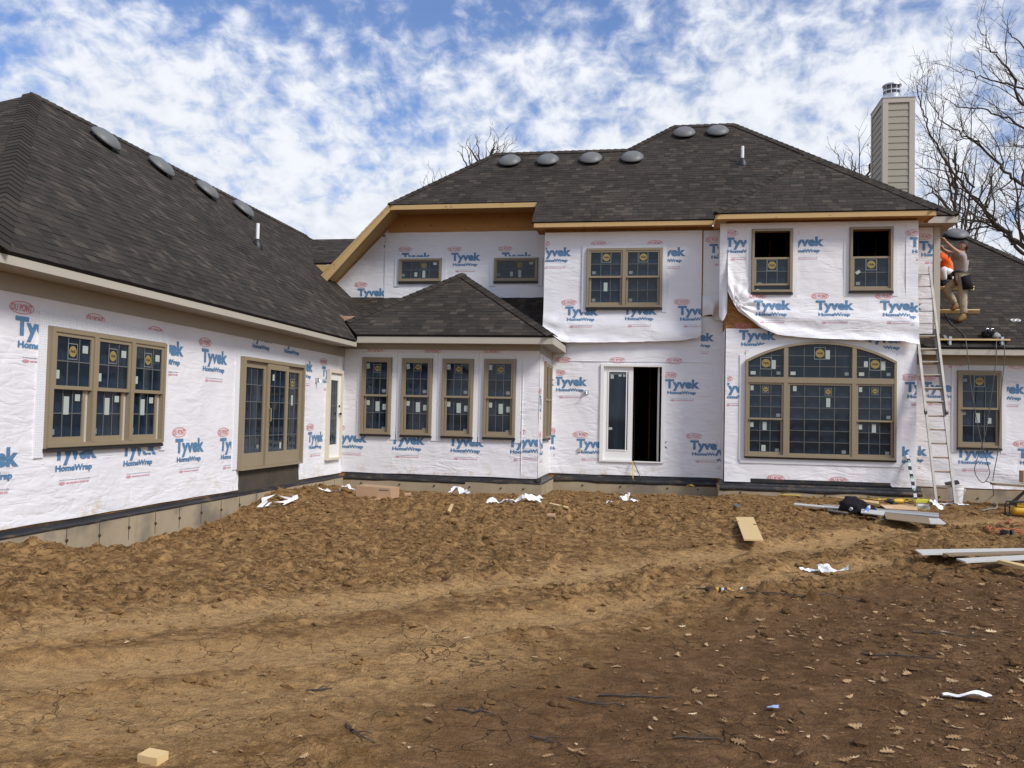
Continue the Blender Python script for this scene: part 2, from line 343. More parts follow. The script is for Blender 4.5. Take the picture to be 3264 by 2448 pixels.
# ------------------------------------------------------------------ mesh builder
def link(o, parent=None):
    COL.objects.link(o)
    if parent is not None: o.parent = parent
    return o
def tag(o, label=None, cat=None, group=None, kind=None):
    if label: o['label'] = label
    if cat: o['category'] = cat
    if group: o['group'] = group
    if kind: o['kind'] = kind
    return o
def empty(name, loc, label, cat, group=None):
    o = bpy.data.objects.new(name, None); o.location = loc; o.empty_display_size = 0.2
    link(o); bpy.context.view_layer.update
    return tag(o, label, cat, group)
class MB:
    def __init__(s): s.v = []; s.f = []; s.m = []; s.t = []
    def add(s, vs, fs, mi=0, tint=None):
        n = len(s.v); s.v += [tuple(v) for v in vs]; s.f += [tuple(n+i for i in f) for f in fs]; s.m += [mi]*len(fs)
        s.t += [0.5 if tint is None else tint]*len(fs)
    def hexa(s, p, mi=0):      # p: 8 points, bottom 4 ccw then top 4
        s.add(p, [(3, 2, 1, 0), (4, 5, 6, 7), (0, 1, 5, 4), (1, 2, 6, 5), (2, 3, 7, 6), (3, 0, 4, 7)], mi)
    def box(s, x0, y0, z0, x1, y1, z1, mi=0):
        s.hexa([(x0, y0, z0), (x1, y0, z0), (x1, y1, z0), (x0, y1, z0), (x0, y0, z1), (x1, y0, z1), (x1, y1, z1), (x0, y1, z1)], mi)
    def obox(s, c, ax, ay, az, mi=0):   # centre and half axes
        c, ax, ay, az = Vector(c), Vector(ax), Vector(ay), Vector(az)
        s.hexa([c-ax-ay-az, c+ax-ay-az, c+ax+ay-az, c-ax+ay-az, c-ax-ay+az, c+ax-ay+az, c+ax+ay+az, c-ax+ay+az], mi)
    def pbox(s, pl, u0, v0, w0, u1, v1, w1, mi=0):
        s.hexa([pl(u0, v0, w0), pl(u1, v0, w0), pl(u1, v1, w0), pl(u0, v1, w0), pl(u0, v0, w1), pl(u1, v0, w1), pl(u1, v1, w1), pl(u0, v1, w1)], mi)
    def prism(s, bottom, top, mi=0):
        n = len(bottom); s.add(list(bottom)+list(top), [tuple(reversed(range(n))), tuple(range(n, 2*n))]+[(i, (i+1) % n, n+(i+1) % n, n+i) for i in range(n)], mi)
    def tube(s, pts, rad, sides=8, mi=0, cap=True):
        pts = [Vector(p) for p in pts]
        if not isinstance(rad, (list, tuple)): rad = [rad]*len(pts)
        up = Vector((0.13, 0.21, 1)); rings = []
        for i, p in enumerate(pts):
            d = (pts[min(i+1, len(pts)-1)]-pts[max(i-1, 0)])
            if d.length < 1e-9: d = Vector((0, 0, 1))
            d.normalize()
            a = d.cross(up)
            if a.length < 1e-3: a = d.cross(Vector((1, 0, 0)))
            a.normalize(); b = d.cross(a)
            if rings:
                b_ = d.cross(last); 
                if b_.length > 1e-4: b = b_.normalized(); a = b.cross(d)
            last = a
            rings.append([p+(a*math.cos(2*math.pi*k/sides)+b*math.sin(2*math.pi*k/sides))*rad[i] for k in range(sides)])
        vs = [v for r in rings for v in r]; fs = []
        for i in range(len(rings)-1):
            for k in range(sides):
                fs.append((i*sides+k, i*sides+(k+1) % sides, (i+1)*sides+(k+1) % sides, (i+1)*sides+k))
        if cap:
            fs.append(tuple(reversed(range(sides)))); fs.append(tuple((len(rings)-1)*sides+k for k in range(sides)))
        s.add(vs, fs, mi)
    def lathe(s, base, axis, prof, n=20, mi=0):   # prof: (radius, height)
        axis = Vector(axis).normalized(); a = axis.orthogonal().normalized(); b = axis.cross(a); base = Vector(base)
        vs = []; fs = []
        for r, hh in prof:
            for k in range(n):
                t = 2*math.pi*k/n; vs.append(base+axis*hh+(a*math.cos(t)+b*math.sin(t))*r)
        for i in range(len(prof)-1):
            for k in range(n): fs.append((i*n+k, i*n+(k+1) % n, (i+1)*n+(k+1) % n, (i+1)*n+k))
        fs.append(tuple(reversed(range(n)))); fs.append(tuple((len(prof)-1)*n+k for k in range(n)))
        s.add(vs, fs, mi)
    def mesh(s, name, mats, smooth=False, tint=False):
        me = bpy.data.meshes.new(name); me.from_pydata(s.v, [], s.f)
        for m in (mats if isinstance(mats, (list, tuple)) else [mats]): me.materials.append(m)
        me.polygons.foreach_set('material_index', s.m)
        if smooth: me.polygons.foreach_set('use_smooth', [True]*len(s.f))
        if tint:
            a = me.attributes.new('tint', 'FLOAT', 'FACE'); a.data.foreach_set('value', s.t)
        me.update(); return me
    def build(s, name, mats, parent=None, smooth=False, tint=False):
        return link(bpy.data.objects.new(name, s.mesh(name, mats, smooth, tint)), parent)
def inst(name, me, parent=None, loc=None):
    o = bpy.data.objects.new(name, me)
    if loc is not None: o.location = loc
    return link(o, parent)
def smooth_angle(o, a=40):
    me = o.data
    me.polygons.foreach_set('use_smooth', [True]*len(me.polygons))
    me.set_sharp_from_angle(angle=R(a))

# wall planes: (u along wall, v up, w out of wall) -> world
XL, YS, XS, YU, YM, YB, XBL, XBR = -7.15, 18.4, -2.63, 21.9, 20.5, 19.7, 1.44, 5.5
def front(Y): return lambda u, v, w=0.0: Vector((u, Y-w, v))
def side(X): return lambda u, v, w=0.0: Vector((X+w, u, v))
PLf = {'sun': front(YS), 'up': front(YU), 'main': front(YM), 'bay': front(YB)}
PL_left = side(XL); PL_sside = side(XS)
def uv_front(px, Y): p = at(*px, 1, Y); return p.x, p.z
def uv_side(px, X): p = at(*px, 0, X); return p.y, p.z
# ================================================================== GROUND
GB = -1.64
def vnoise(x, y, seed):
    x0 = np.floor(x).astype(np.int64); y0 = np.floor(y).astype(np.int64); fx = x-x0; fy = y-y0
    fx = fx*fx*fx*(fx*(fx*6-15)+10); fy = fy*fy*fy*(fy*(fy*6-15)+10)
    def hsh(a, b):
        hh = (a*374761393 + b*668265263 + seed*2147483647) & 0xffffffff
        hh = ((hh ^ (hh >> 13))*1274126177) & 0xffffffff
        return ((hh ^ (hh >> 16)) & 0xffff)/65535.0
    return (hsh(x0, y0)*(1-fx)+hsh(x0+1, y0)*fx)*(1-fy)+(hsh(x0, y0+1)*(1-fx)+hsh(x0+1, y0+1)*fx)*fy
def fbm(x, y, seed, oct=4, gain=0.5, lac=2.03):
    s = np.zeros_like(x); a = 1.0; t = 0.0
    for o in range(oct):
        s += a*(vnoise(x, y, seed+o*17)-0.5); t += a; a *= gain; x = x*lac+3.1; y = y*lac+1.7
    return s/t
def worley(x, y, seed, jit=0.9):
    xi = np.floor(x).astype(np.int64); yi = np.floor(y).astype(np.int64); f1 = np.full_like(x, 9.0); f2 = np.full_like(x, 9.0); val = np.zeros_like(x)
    def hh(a, b, k):
        q = (a*374761393 + b*668265263 + (seed+k)*1442695041) & 0xffffffff
        q = ((q ^ (q >> 13))*1274126177) & 0xffffffff
        return ((q ^ (q >> 16)) & 0xffff)/65535.0
    for i in (-1, 0, 1):
        for j in (-1, 0, 1):
            a, b = xi+i, yi+j; d = np.hypot(a+0.5+jit*(hh(a, b, 1)-0.5)-x, b+0.5+jit*(hh(a, b, 2)-0.5)-y); v = hh(a, b, 3)
            nw = d < f1; f2 = np.where(nw, f1, np.minimum(f2, d)); val = np.where(nw, v, val); f1 = np.where(nw, d, f1)
    return f1, f2, val
LW_Y = [7, 8.3, 8.55, 9.0, 9.6, 10.6, 12.8, 14.0, 15.0, 17.4, 18.4]
LW_Z = [-1.55, -1.53, -1.56, -1.74, -1.88, -1.89, -1.82, -1.63, -1.50, -1.60, -1.80]
def macro(x, y):
    z = np.full_like(x, GB)
    z += 0.05*fbm(x*0.35, y*0.35, 5, 2)*2
    d = np.clip(x+7.03, 0, None); prof = np.interp(y, LW_Y, LW_Z)
    k = np.exp(-(d/1.0)**1.3)*np.clip((19.5-y)/1.5, 0, 1)
    z = z*(1-k)+prof*k
    def wallband(z, x0, x1, yw, zt, fall):
        inx = np.clip((x-x0)/0.3, 0, 1)*np.clip((x1-x)/0.3, 0, 1)
        k = np.exp(-(np.clip(yw-y, 0, None)/fall)**1.5)*inx
        return z*(1-k)+zt*k
    z = wallband(z, -7.2, -2.3, 18.25, -1.80, 0.7)
    z = wallband(z, -2.6, 1.5, 20.35, -1.85, 0.9)
    z = wallband(z, 1.3, 5.7, 19.5, -1.655, 0.6)
    z = wallband(z, 5.5, 12, 20.3, -1.72, 0.6)
    return z
def ghit(px, py, zoff=0.0):
    v = ray(px, py); t = -1.6/v[2]
    for _ in range(25):
        p = v*t; z = float(macro(np.array([p[0]]), np.array([p[1]]))[0])+zoff
        t = z/v[2]*0.7+t*0.3
    return Vector((v*t).tolist())
def poly_dist(x, y, pts):
    d = np.full_like(x, 1e9)
    for (ax, ay), (bx, by) in zip(pts[:-1], pts[1:]):
        dx, dy = bx-ax, by-ay; t = np.clip(((x-ax)*dx+(y-ay)*dy)/(dx*dx+dy*dy), 0, 1)
        d = np.minimum(d, np.hypot(x-ax-t*dx, y-ay-t*dy))
    return d
TRK = [[(-200, 1395), (350, 1335), (700, 1305), (1150, 1255), (1600, 1190), (2000, 1135), (2250, 1115)],
       [(-200, 1470), (300, 1440), (760, 1390), (1180, 1335), (1500, 1280), (1900, 1215)],
       [(-300, 1600), (250, 1545), (620, 1500), (1000, 1420)]]
TRK = [[(p.x, p.y) for p in (ghit(*cD(*q)) for q in t)] for t in TRK]
DMP = sorted([(p.y, p.x) for p in (ghit(*cD(*q)) for q in ((880, 1655), (980, 1500), (1290, 1390), (1690, 1295), (2190, 1215)))])
def masks(x, y):
    xb = np.interp(y, [a for a, _ in DMP], [b for _, b in DMP]); xb = np.where(y > DMP[-1][0], 99, xb)
    damp = np.clip(0.5+(x-xb)/2.6, 0, 1)
    wet2 = np.clip(fbm(x*0.9, y*0.9, 77, 3)*2.2-0.1, 0, 1)*np.clip((y-10)/4, 0, 1)
    damp = np.clip(damp+wet2*0.55+np.clip((y-16.5)/3.5, 0, 1)*0.30, 0, 1)
    pk = np.zeros_like(x)
    for i, t in enumerate(TRK):
        w = (0.42, 0.30, 0.5)[i]; dd = poly_dist(x, y, t)+fbm(x*1.5, y*1.5, 31+i, 3)*0.5
        pk = np.maximum(pk, np.clip(1.3-dd/w, 0, 1)*(1.0, 0.8, 0.6)[i])
    far = np.clip((y-5.2)/4.0, 0, 1)
    ch = np.clip(0.28+0.72*far+fbm(x*0.6, y*0.6, 91, 3)*1.5, 0, 1)*(1-0.75*pk)
    ch = ch*np.where(damp > 0.6, 0.45+0.55*np.clip((y-9)/3, 0, 1), 1)
    return damp, pk, ch
def gheight(x, y):
    damp, pk, ch = masks(x, y); z = macro(x, y); ch = ch*(1-0.72*np.clip((y-16.2)/1.6, 0, 1))
    z = z-0.045*pk
    for i, t in enumerate(TRK[:2]):
        dd = poly_dist(x, y, t)+fbm(x*2, y*2, 41+i, 2)*0.15
        z = z+0.05*np.exp(-((dd-0.36)/0.10)**2)*np.clip(0.5+fbm(x*0.8, y*0.8, 55, 2)*3, 0, 1)
    for i, t in enumerate(TRK[:2]):
        ux, uy = t[-1][0]-t[0][0], t[-1][1]-t[0][1]; L_ = math.hypot(ux, uy); sa = (x*ux+y*uy)/L_; sd = (x*uy-y*ux)/L_; dd = poly_dist(x, y, t)
        z = z+0.016*np.clip(np.sin(sa*2*math.pi/0.17+np.abs(fbm(sd, sd*0, 3, 1))*9)*1.6, -1, 1)*np.clip(1.2-dd/0.3, 0, 1)*np.clip(fbm(x*0.7, y*0.7, 61+i, 2)*5, 0, 1)
    a = fbm(x*1.6, y*1.6, 11, 4, 0.55); z = z+0.05*a*(0.5+0.5*ch)
    b = 1-np.abs(fbm(x*2.9, y*2.9, 23, 4, 0.6)*3.2); z = z+0.042*ch*(b-0.6)
    wx = x+0.16*fbm(x*5, y*5, 37, 3); wy = y+0.16*fbm(x*5, y*5, 39, 3)
    f1, f2, v = worley(wx*4.6, wy*4.6, 101); lump = np.clip((f2-f1)*2.6, 0, 1); pres = np.clip((v-0.58)/0.42, 0, 1)
    z = z+(0.004+0.085*ch)*pres*lump*(0.55+0.8*(vnoise(x*9, y*9, 7)))
    f1, f2, v2 = worley(wx*12.5+3, wy*12.5+5, 103); lump2 = np.clip((f2-f1)*2.2, 0, 1); z = z+(0.003+0.036*ch)*np.clip((v2-0.4)/0.6, 0, 1)*lump2
    e = fbm(x*17, y*17, 63, 3, 0.65); z = z+(0.005+0.030*ch)*e
    fp = np.clip(fbm(x*2.3, y*4.6, 71, 2)*3.2-0.45, 0, 1); z = z-0.035*fp*(1-ch)*np.clip((6.5-y)/2, 0, 1)
    return z
def gz(x, y): return float(gheight(np.array([x]), np.array([y]))[0])
def gpt(px, py, off=0.0):
    p = ghit(px, py); return Vector((p.x, p.y, gz(p.x, p.y)+off))
GX0, GX1, GY0, GY1 = -9.5, 15.5, 1.0, 22.6
xs = np.linspace(GX0, GX1, 800)
ys = [GY0]
while ys[-1] < GY1: ys.append(ys[-1]+max(0.016, 0.0046*ys[-1]))
ys = np.array(ys); ys[-1] = GY1
XX, YY = np.meshgrid(xs, ys); ZZ = gheight(XX, YY); DD, PK, CH = masks(XX, YY)
edge = np.minimum(np.minimum((XX-GX0)/1.0, (GX1-XX)/1.5), np.minimum((YY-GY0)/0.3, (GY1-YY)/0.8)); edge = np.clip(edge, 0, 1)
ZZ = ZZ*edge+GB*(1-edge)
ny, nx = XX.shape; V = np.stack([XX, YY, ZZ], -1).reshape(-1, 3)
idx = np.arange(ny*nx).reshape(ny, nx)
Fq = np.stack([idx[:-1, :-1], idx[:-1, 1:], idx[1:, 1:], idx[1:, :-1]], -1).reshape(-1, 4)
BIG = 900.0
o0 = len(V); ring = np.array([[GX0, GY0, GB], [GX1, GY0, GB], [GX1, GY1, GB], [GX0, GY1, GB], [-BIG, -BIG, GB], [BIG, -BIG, GB], [BIG, BIG, GB], [-BIG, BIG, GB]])
V = np.vstack([V, ring]); rq = np.array([[o0+4, o0+5, o0+1, o0], [o0+5, o0+6, o0+2, o0+1], [o0+6, o0+7, o0+3, o0+2], [o0+7, o0+4, o0, o0+3]])
Fq = np.vstack([Fq, rq])
me = bpy.data.meshes.new('dirt_ground'); me.vertices.add(len(V)); me.vertices.foreach_set('co', V.ravel())
me.loops.add(Fq.size); me.loops.foreach_set('vertex_index', Fq.ravel().astype(np.int32))
me.polygons.add(len(Fq)); me.polygons.foreach_set('loop_start', np.arange(0, Fq.size, 4, dtype=np.int32))
me.update(calc_edges=True); me.polygons.foreach_set('use_smooth', [True]*len(Fq))
for nm, A in (('damp', DD), ('packed', PK), ('churn', CH)):
    at_ = me.attributes.new(nm, 'FLOAT', 'POINT'); at_.data.foreach_set('value', np.concatenate([A.ravel(), np.full(8, 0.3)]).astype(np.float32))
me.materials.append(MT['ground'])
ground = link(bpy.data.objects.new('dirt_ground', me)); ground['kind'] = 'structure'

# clods and leaves (nobody could count them)
ICO = bmesh.new(); bmesh.ops.create_icosphere(ICO, subdivisions=1, radius=1.0)
ICV = [v.co.copy() for v in ICO.verts]; ICF = [tuple(v.index for v in f.verts) for f in ICO.faces]; ICO.free()
rng = np.random.default_rng(3)
mb = MB(); NC = 40000; bx_ = ghit(*c8(305, 1410))
yy = 2.6+(rng.random(NC)**0.8)*17.2; xx = (rng.random(NC)*1.7-1.0)*(yy*0.62+1.5)
d_, p_, c_ = masks(xx, yy); ok = (xx > -6.9) & (xx < 12) & ~((yy > 18.1) & (xx < -2.3)) & (rng.random(NC) < c_*0.9+0.06) & (np.hypot(xx-bx_.x, yy-bx_.y) > 0.75)
xx, yy = xx[ok][:8000], yy[ok][:8000]; zz = gheight(xx, yy)
dm, _, _ = masks(xx, yy); dm = dm.tolist(); ci = -1
for x, y, z in zip(xx.tolist(), yy.tolist(), zz.tolist()):
    ci += 1; s_ = (0.005+0.030*rng.random()**4.0)*(1+0.035*y)
    rot = Matrix.Rotation(rng.random()*6.28, 3, 'Z') @ Matrix.Rotation(rng.random()*3, 3, 'X')
    sc = (1+rng.random()*0.7, 1, 0.55+rng.random()*0.4)
    vs = []
    for v in ICV:
        q = rot @ v; k = 0.65+0.6*rng.random(); vs.append((x+q.x*s_*k*sc[0], y+q.y*s_*k*sc[1], z+s_*0.25+q.z*s_*k*sc[2]))
    mb.add(vs, ICF, 0, dm[ci])
NF = 9000; yy = 2.3+5.5*rng.random(NF)**1.2; xx = (rng.random(NF)*1.6-0.95)*(yy*0.62+0.6); dm, _, _ = masks(xx, yy); zz = gheight(xx, yy); cl = fbm(xx*1.4, yy*1.4, 201, 3)
for x, y, z, d_2, c_2 in zip(xx.tolist(), yy.tolist(), zz.tolist(), dm.tolist(), cl.tolist()):
    if c_2 < -0.03 or x < -6.8: continue
    s_ = 0.0025+0.011*rng.random()**3.5; rot = Matrix.Rotation(rng.random()*6.28, 3, 'Z')
    vs = []
    for v in ICV[:12]:
        q = rot @ v; k = 0.6+0.7*rng.random(); vs.append((x+q.x*s_*k*1.4, y+q.y*s_*k, z+s_*0.2+q.z*s_*k*0.7))
    mb.add(vs, ICF, 0, d_2)
o = mb.build('soil_clods', MT['clod'], tint=True); o['kind'] = 'stuff'
LEAF = [(-1.0, 0), (-.75, .10), (-.6, .36), (-.38, .14), (-.15, .5), (.05, .17), (.3, .46), (.45, .16), (.72, .24), (1.0, 0), (.72, -.2), (.45, -.15), (.32, -.44), (.05, -.15), (-.12, -.52), (-.38, -.13), (-.6, -.34), (-.75, -.1)]
mb = MB(); NC = 26000
yy = 2.4+(rng.random(NC)**1.15)*15.5; xx = (rng.random(NC)*1.75-0.95)*(yy*0.62+1.0)
d_, p_, c_ = masks(xx, yy); pr = np.where(yy < 11, 0.10+0.9*d_**2*np.clip((xx+1)/3, 0.12, 1), 0.16+0.10*d_)
ok = (xx > -6.8) & (xx < 12.5) & ~((yy > 18.1) & (xx < -2.3)) & (rng.random(NC) < pr)
xx, yy = xx[ok][:3800], yy[ok][:3800]; zz = gheight(xx, yy)
for x, y, z in zip(xx.tolist(), yy.tolist(), zz.tolist()):
    L = 0.011+0.036*rng.random()**2.2; z += 0.008; a = rng.random()*6.28; wd = 0.5+0.7*rng.random(); cu = (rng.random()-0.35)*1.6; tl = (rng.random()-0.5)*1.1; cu2 = (rng.random()-0.3)*1.1
    vs = []
    for (u, w) in [(0, 0)]+LEAF:
        hx = u*L; hy = w*L*wd; hz = L*(cu*w*w*1.6+cu2*u*u*0.6)+tl*hy+abs(tl)*L*0.3
        vs.append((x+hx*math.cos(a)-hy*math.sin(a), y+hx*math.sin(a)+hy*math.cos(a), z+hz))
    n_ = len(LEAF); mb.add(vs, [(0, i+1, (i+1) % n_+1) for i in range(n_)], 0, min(1, max(0, rng.normal(0.48, 0.27))))
o = mb.build('fallen_leaves', MT['leaf'], tint=True); o['kind'] = 'stuff'
# ================================================================== HOUSE
house = empty('house', (0, 20, GB), 'large two storey house under construction wrapped in white printed sheeting with dark shingle roofs', 'house')
HO = Vector((0, 20, GB))
class Pt:   # parent offset: children keep world coordinates
    pass
def hp(o):
    """parent to the house keeping world coordinates"""
    o.parent = house; o.matrix_parent_inverse = Matrix.Translation(-HO); return o
def part(mb_, name, mats, smooth=False, tint=False):
    return hp(mb_.build(name, mats, None, smooth, tint))

# --- sheathed walls
def wall_holes(mb_, pl, u0, v0, u1, v1, holes, th=0.12):
    us = sorted({u0, u1, *[x for hh in holes for x in (hh[0], hh[2]) if u0 < x < u1]})
    vs = sorted({v0, v1, *[x for hh in holes for x in (hh[1], hh[3]) if v0 < x < v1]})
    for a, b in zip(us[:-1], us[1:]):
        for c_, d_ in zip(vs[:-1], vs[1:]):
            m_ = ((a+b)/2, (c_+d_)/2)
            if any(hh[0] < m_[0] < hh[2] and hh[1] < m_[1] < hh[3] for hh in holes): continue
            mb_.pbox(pl, a, c_, -th, b, d_, 0)
FT = -1.46
DOOR = (-1.36, -1.02, 0.05, 1.24)
BW1 = (2.03, 3.60, 2.82, 4.28); BW2 = (4.13, 3.60, 4.94, 4.28)
m = MB(); m.pbox(PL_left, 7.95, FT, -0.12, YS-0.002, 1.5, 0); part(m, 'wall', MT['osb'])
m = MB(); m.pbox(PLf['sun'], XL-0.11, FT, -0.12, XS, 1.6, 0); part(m, 'wall', MT['osb'])
m = MB(); m.pbox(PL_sside, YS+0.125, FT, -0.12, YM-0.002, 1.6, 0); part(m, 'wall', MT['osb'])
q = [(-9.2, 1.0), (-2.85, 1.0), (-2.85, 5.42), (-7.02, 5.42), (-9.2, 3.2)]; m = MB(); m.prism([PLf['up'](a, b, -0.12) for a, b in q], [PLf['up'](a, b, 0) for a, b in q]); part(m, 'wall', MT['ply'])
m = MB(); wall_holes(m, PLf['main'], -2.84, FT, XBL-0.002, 4.6, [DOOR]); part(m, 'wall', MT['osb'])
m = MB(); m.box(-2.842, YM+0.001, 1.6, -2.72, YU-0.001, 4.9); part(m, 'wall', MT['osb'])
m = MB(); wall_holes(m, PLf['bay'], XBL, FT, XBR, 4.55, [BW1, BW2]); m.box(XBL, YB+0.121, FT, XBL+0.12, YM+0.05, 4.55); m.box(XBR-0.12, YB+0.121, FT, XBR, YM-0.001, 4.55); part(m, 'wall', MT['osb'])
m = MB(); m.pbox(PLf['main'], XBR-0.11, FT, -0.13, 11.0, 1.55, -0.003); m.pbox(PLf['main'], XBR-0.11, 1.56, -0.13, 6.18, 4.6, -0.003); m.box(6.07, YM+0.14, 1.6, 6.19, 25.5, 4.6); part(m, 'wall', MT['osb'])
# back and hidden sides so that the house is closed
m = MB(); m.box(-15, 7.95, FT, -14.9, 24, 1.5); m.box(-15, 7.95, FT, XL-0.13, 8.07, 1.5); m.box(-15, 26, FT, 11, 26.1, 4.5); m.box(10.9, YM+0.2, FT, 11, 26, 1.5)
part(m, 'rear_wall', MT['osb'])
# boxed rooms behind the openings, coloured near black to stand for their shade
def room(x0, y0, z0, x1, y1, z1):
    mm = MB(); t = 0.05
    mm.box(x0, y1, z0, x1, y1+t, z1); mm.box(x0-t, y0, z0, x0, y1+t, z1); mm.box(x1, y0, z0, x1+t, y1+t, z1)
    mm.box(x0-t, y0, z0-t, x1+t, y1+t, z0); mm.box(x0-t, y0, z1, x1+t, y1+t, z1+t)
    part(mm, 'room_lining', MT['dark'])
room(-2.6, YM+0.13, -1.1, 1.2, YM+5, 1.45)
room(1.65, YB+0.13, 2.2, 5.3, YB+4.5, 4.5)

for x0_, y0_, z0_, z1_ in ((-1.1, YM+2.6, -1.1, 1.45), (2.2, YB+2.0, 2.2, 4.5), (4.3, YB+2.0, 2.2, 4.5)):
    for k_ in range(4): m = MB(); m.box(x0_+k_*0.4, y0_, z0_, x0_+k_*0.4+0.04, y0_+0.09, z1_); part(m, 'wall_stud', MT['osb'])
m = MB(); m.obox((-0.25, YM+1.6, -0.85), (0.16, 0.05, 0), (-.04, 0.14, 0), (0, 0, 0.2)); part(m, 'stored_panel', MT['cardboard']) if False else None
# --- foundations with a brick ledge, membranes and form ties
LED = 0.12
m = MB(); m.box(XL-0.3, 7.83, -2.6, XL+LED, YS-LED-0.003, FT)
part(m, 'foundation_wall', MT['conc'])
m = MB(); m.box(XL+0.0, YS-LED, -2.6, XS+LED, YS+0.3, FT); m.box(XS-0.2, YS+0.303, -2.6, XS+LED, YM-LED-0.003, FT)
part(m, 'foundation_wall', MT['conc'])
m = MB(); m.box(XS-0.2, YM-LED, -2.6, XBL-LED-0.003, YM+0.3, FT); part(m, 'foundation_wall', MT['conc'])
m = MB(); m.box(XBL-LED, YB-LED, -2.6, XBR+LED, YM+0.3, FT); part(m, 'foundation_wall', MT['conc'])
m = MB(); m.box(XBR+LED+0.003, YM-0.05, -2.6, 11.1, YM+0.3, FT+0.04); part(m, 'foundation_wall', MT['conc'])
def membrane(pl, u0, u1, up, over, seed, ledge=LED):
    """rubber strip: up the wall, over the ledge and hanging a little over its edge, uneven"""
    mm = MB(); n = max(4, int((u1-u0)/0.12)); rows = []
    rnd = random.Random(seed)
    for i in range(n+1):
        u = u0+(u1-u0)*i/n
        a = mnoise.noise((u*1.3, seed, 0)); b = mnoise.noise((u*3.1, seed, 4)); c_ = mnoise.noise((u*0.8, seed, 9))
        ov = max(0.012, over+0.03*a+0.012*b)
        rows.append([pl(u, FT+up+0.012*a, 0.006), pl(u, FT+0.03+0.012*b, 0.012), pl(u, FT+0.010+0.006*a, ledge*0.6), pl(u, FT+0.008+0.003*b, ledge+0.006), pl(u, FT-ov, ledge+0.010+0.008*abs(b)), pl(u, FT-ov-0.004, ledge+0.003)])
    k = len(rows[0]); vs = [v for r in rows for v in r]
    mm.add(vs, [(i*k+j, (i+1)*k+j, (i+1)*k+j+1, i*k+j+1) for i in range(n) for j in range(k-1)])
    o_ = part(mm, 'membrane_strip', MT['flash'], smooth=True); return o_
membrane(PL_left, 7.9, 13.65, 0.05, 0.010, 1); membrane(PL_left, 13.65, YS-LED, 0.05, 0.008, 2)
membrane(PLf['sun'], XL+0.12, -4.2, 0.10, 0.06, 3); membrane(PLf['sun'], -4.2, XS+0.1, 0.10, 0.015, 4); membrane(PL_sside, YS-0.1, YM-0.12, 0.1, 0.03, 5)
membrane(PLf['main'], XS+0.13, XBL-0.1, 0.12, 0.10, 6); membrane(PLf['bay'], XBL-0.1, XBR+0.1, 0.13, 0.10, 7)
m = MB(); m.pbox(PLf['bay'], 2.02, -1.37, 0.022, 4.97, -1.285, 0.03); part(m, 'membrane_strip', MT['flash'])
m = MB(); m.pbox(PL_left, 13.62, FT+0.02, 0.004, 16.12, -1.03, 0.016); part(m, 'membrane_strip', MT['dusty'])
tie_m = MB(); tie_m.lathe((0, 0, 0), (1, 0, 0), [(0.022, 0), (0.018, 0.02), (0.006, 0.022)], 7); tie_me = tie_m.mesh('form_tie', MT['rust'])
jm = MB(); jm.box(-0.001, -0.004, -0.30, 0.004, 0.004, 0.0); joint_me = jm.mesh('panel_seam', MT['rust'])
for i in range(17):
    y = 8.6+i*0.61
    if y < YS-0.2:
        hp(inst('form_tie', tie_me, None, (XL+LED, y, FT-0.16-0.04*random.random())))
        hp(inst('panel_seam', joint_me, None, (XL+LED, y+0.001, FT-0.03)))
for x in (-6.6, -5.7, -4.9, -4.1, -3.4, -2.9): 
    o = hp(inst('form_tie', tie_me, None, (x, YS-LED, FT-0.13))); o.rotation_euler = (0, 0, -math.pi/2)
for x in (-1.8, -.9, 0.2, 0.9): 
    o = hp(inst('form_tie', tie_me, None, (x, YM-LED, FT-0.17))); o.rotation_euler = (0, 0, -math.pi/2)
for x in (1.8, 2.7, 3.6, 4.5, 5.2): 
    o = hp(inst('form_tie', tie_me, None, (x, YB-LED, FT-0.14))); o.rotation_euler = (0, 0, -math.pi/2)
for x in (6.2, 7.0, 7.8): 
    o = hp(inst('form_tie', tie_me, None, (x, YM-0.05, FT-0.15))); o.rotation_euler = (0, 0, -math.pi/2)

# --- house wrap sheets and their print
def wdisp(seed, amp):
    def f(u, v):
        return amp*(0.5+0.9*mnoise.noise((u*1.7, v*1.7, seed))+0.35*mnoise.noise((u*4.1, v*4.1, seed+3)))
    return f
def sheet(pl, u0, u1, vtop, vbot, w0=0.012, amp=0.009, seed=0, drape=None, cell=0.07, pile=None, bay_left=False):
    """vtop, vbot: functions of u (or numbers); returns (object, displacement function)"""
    ft = vtop if callable(vtop) else (lambda u: vtop); fb = vbot if callable(vbot) else (lambda u: vbot)
    base = wdisp(seed, amp)
    def w(u, v):
        x = w0+max(0.0, base(u, v))
        if drape: x += drape(u, v, fb(u))
        return x
    nu = max(2, int((u1-u0)/cell)); nv = max(2, int((ft((u0+u1)/2)-fb((u0+u1)/2))/cell)); vs = []
    for i in range(nu+1):
        u = u0+(u1-u0)*i/nu
        for j in range(nv+1):
            v = ft(u)+(fb(u)-ft(u))*j/nv
            vs.append(pl(u, v, w(u, v)))
    mm = MB(); k = nv+1
    def cut(i, j):
        if not pile: return False
        u = u0+(u1-u0)*(i+.5)/nu; v = ft(u)+(fb(u)-ft(u))*(j+.5)/nv
        return any(a < u < c and b < v < d for a, b, c, d in pile)
    mm.add(vs, [(i*k+j+1, (i+1)*k+j+1, (i+1)*k+j, i*k+j) for i in range(nu) for j in range(nv) if not cut(i, j)])
    o_ = part(mm, 'wrap_sheet', MT['wrap'], smooth=True)
    return o_, w
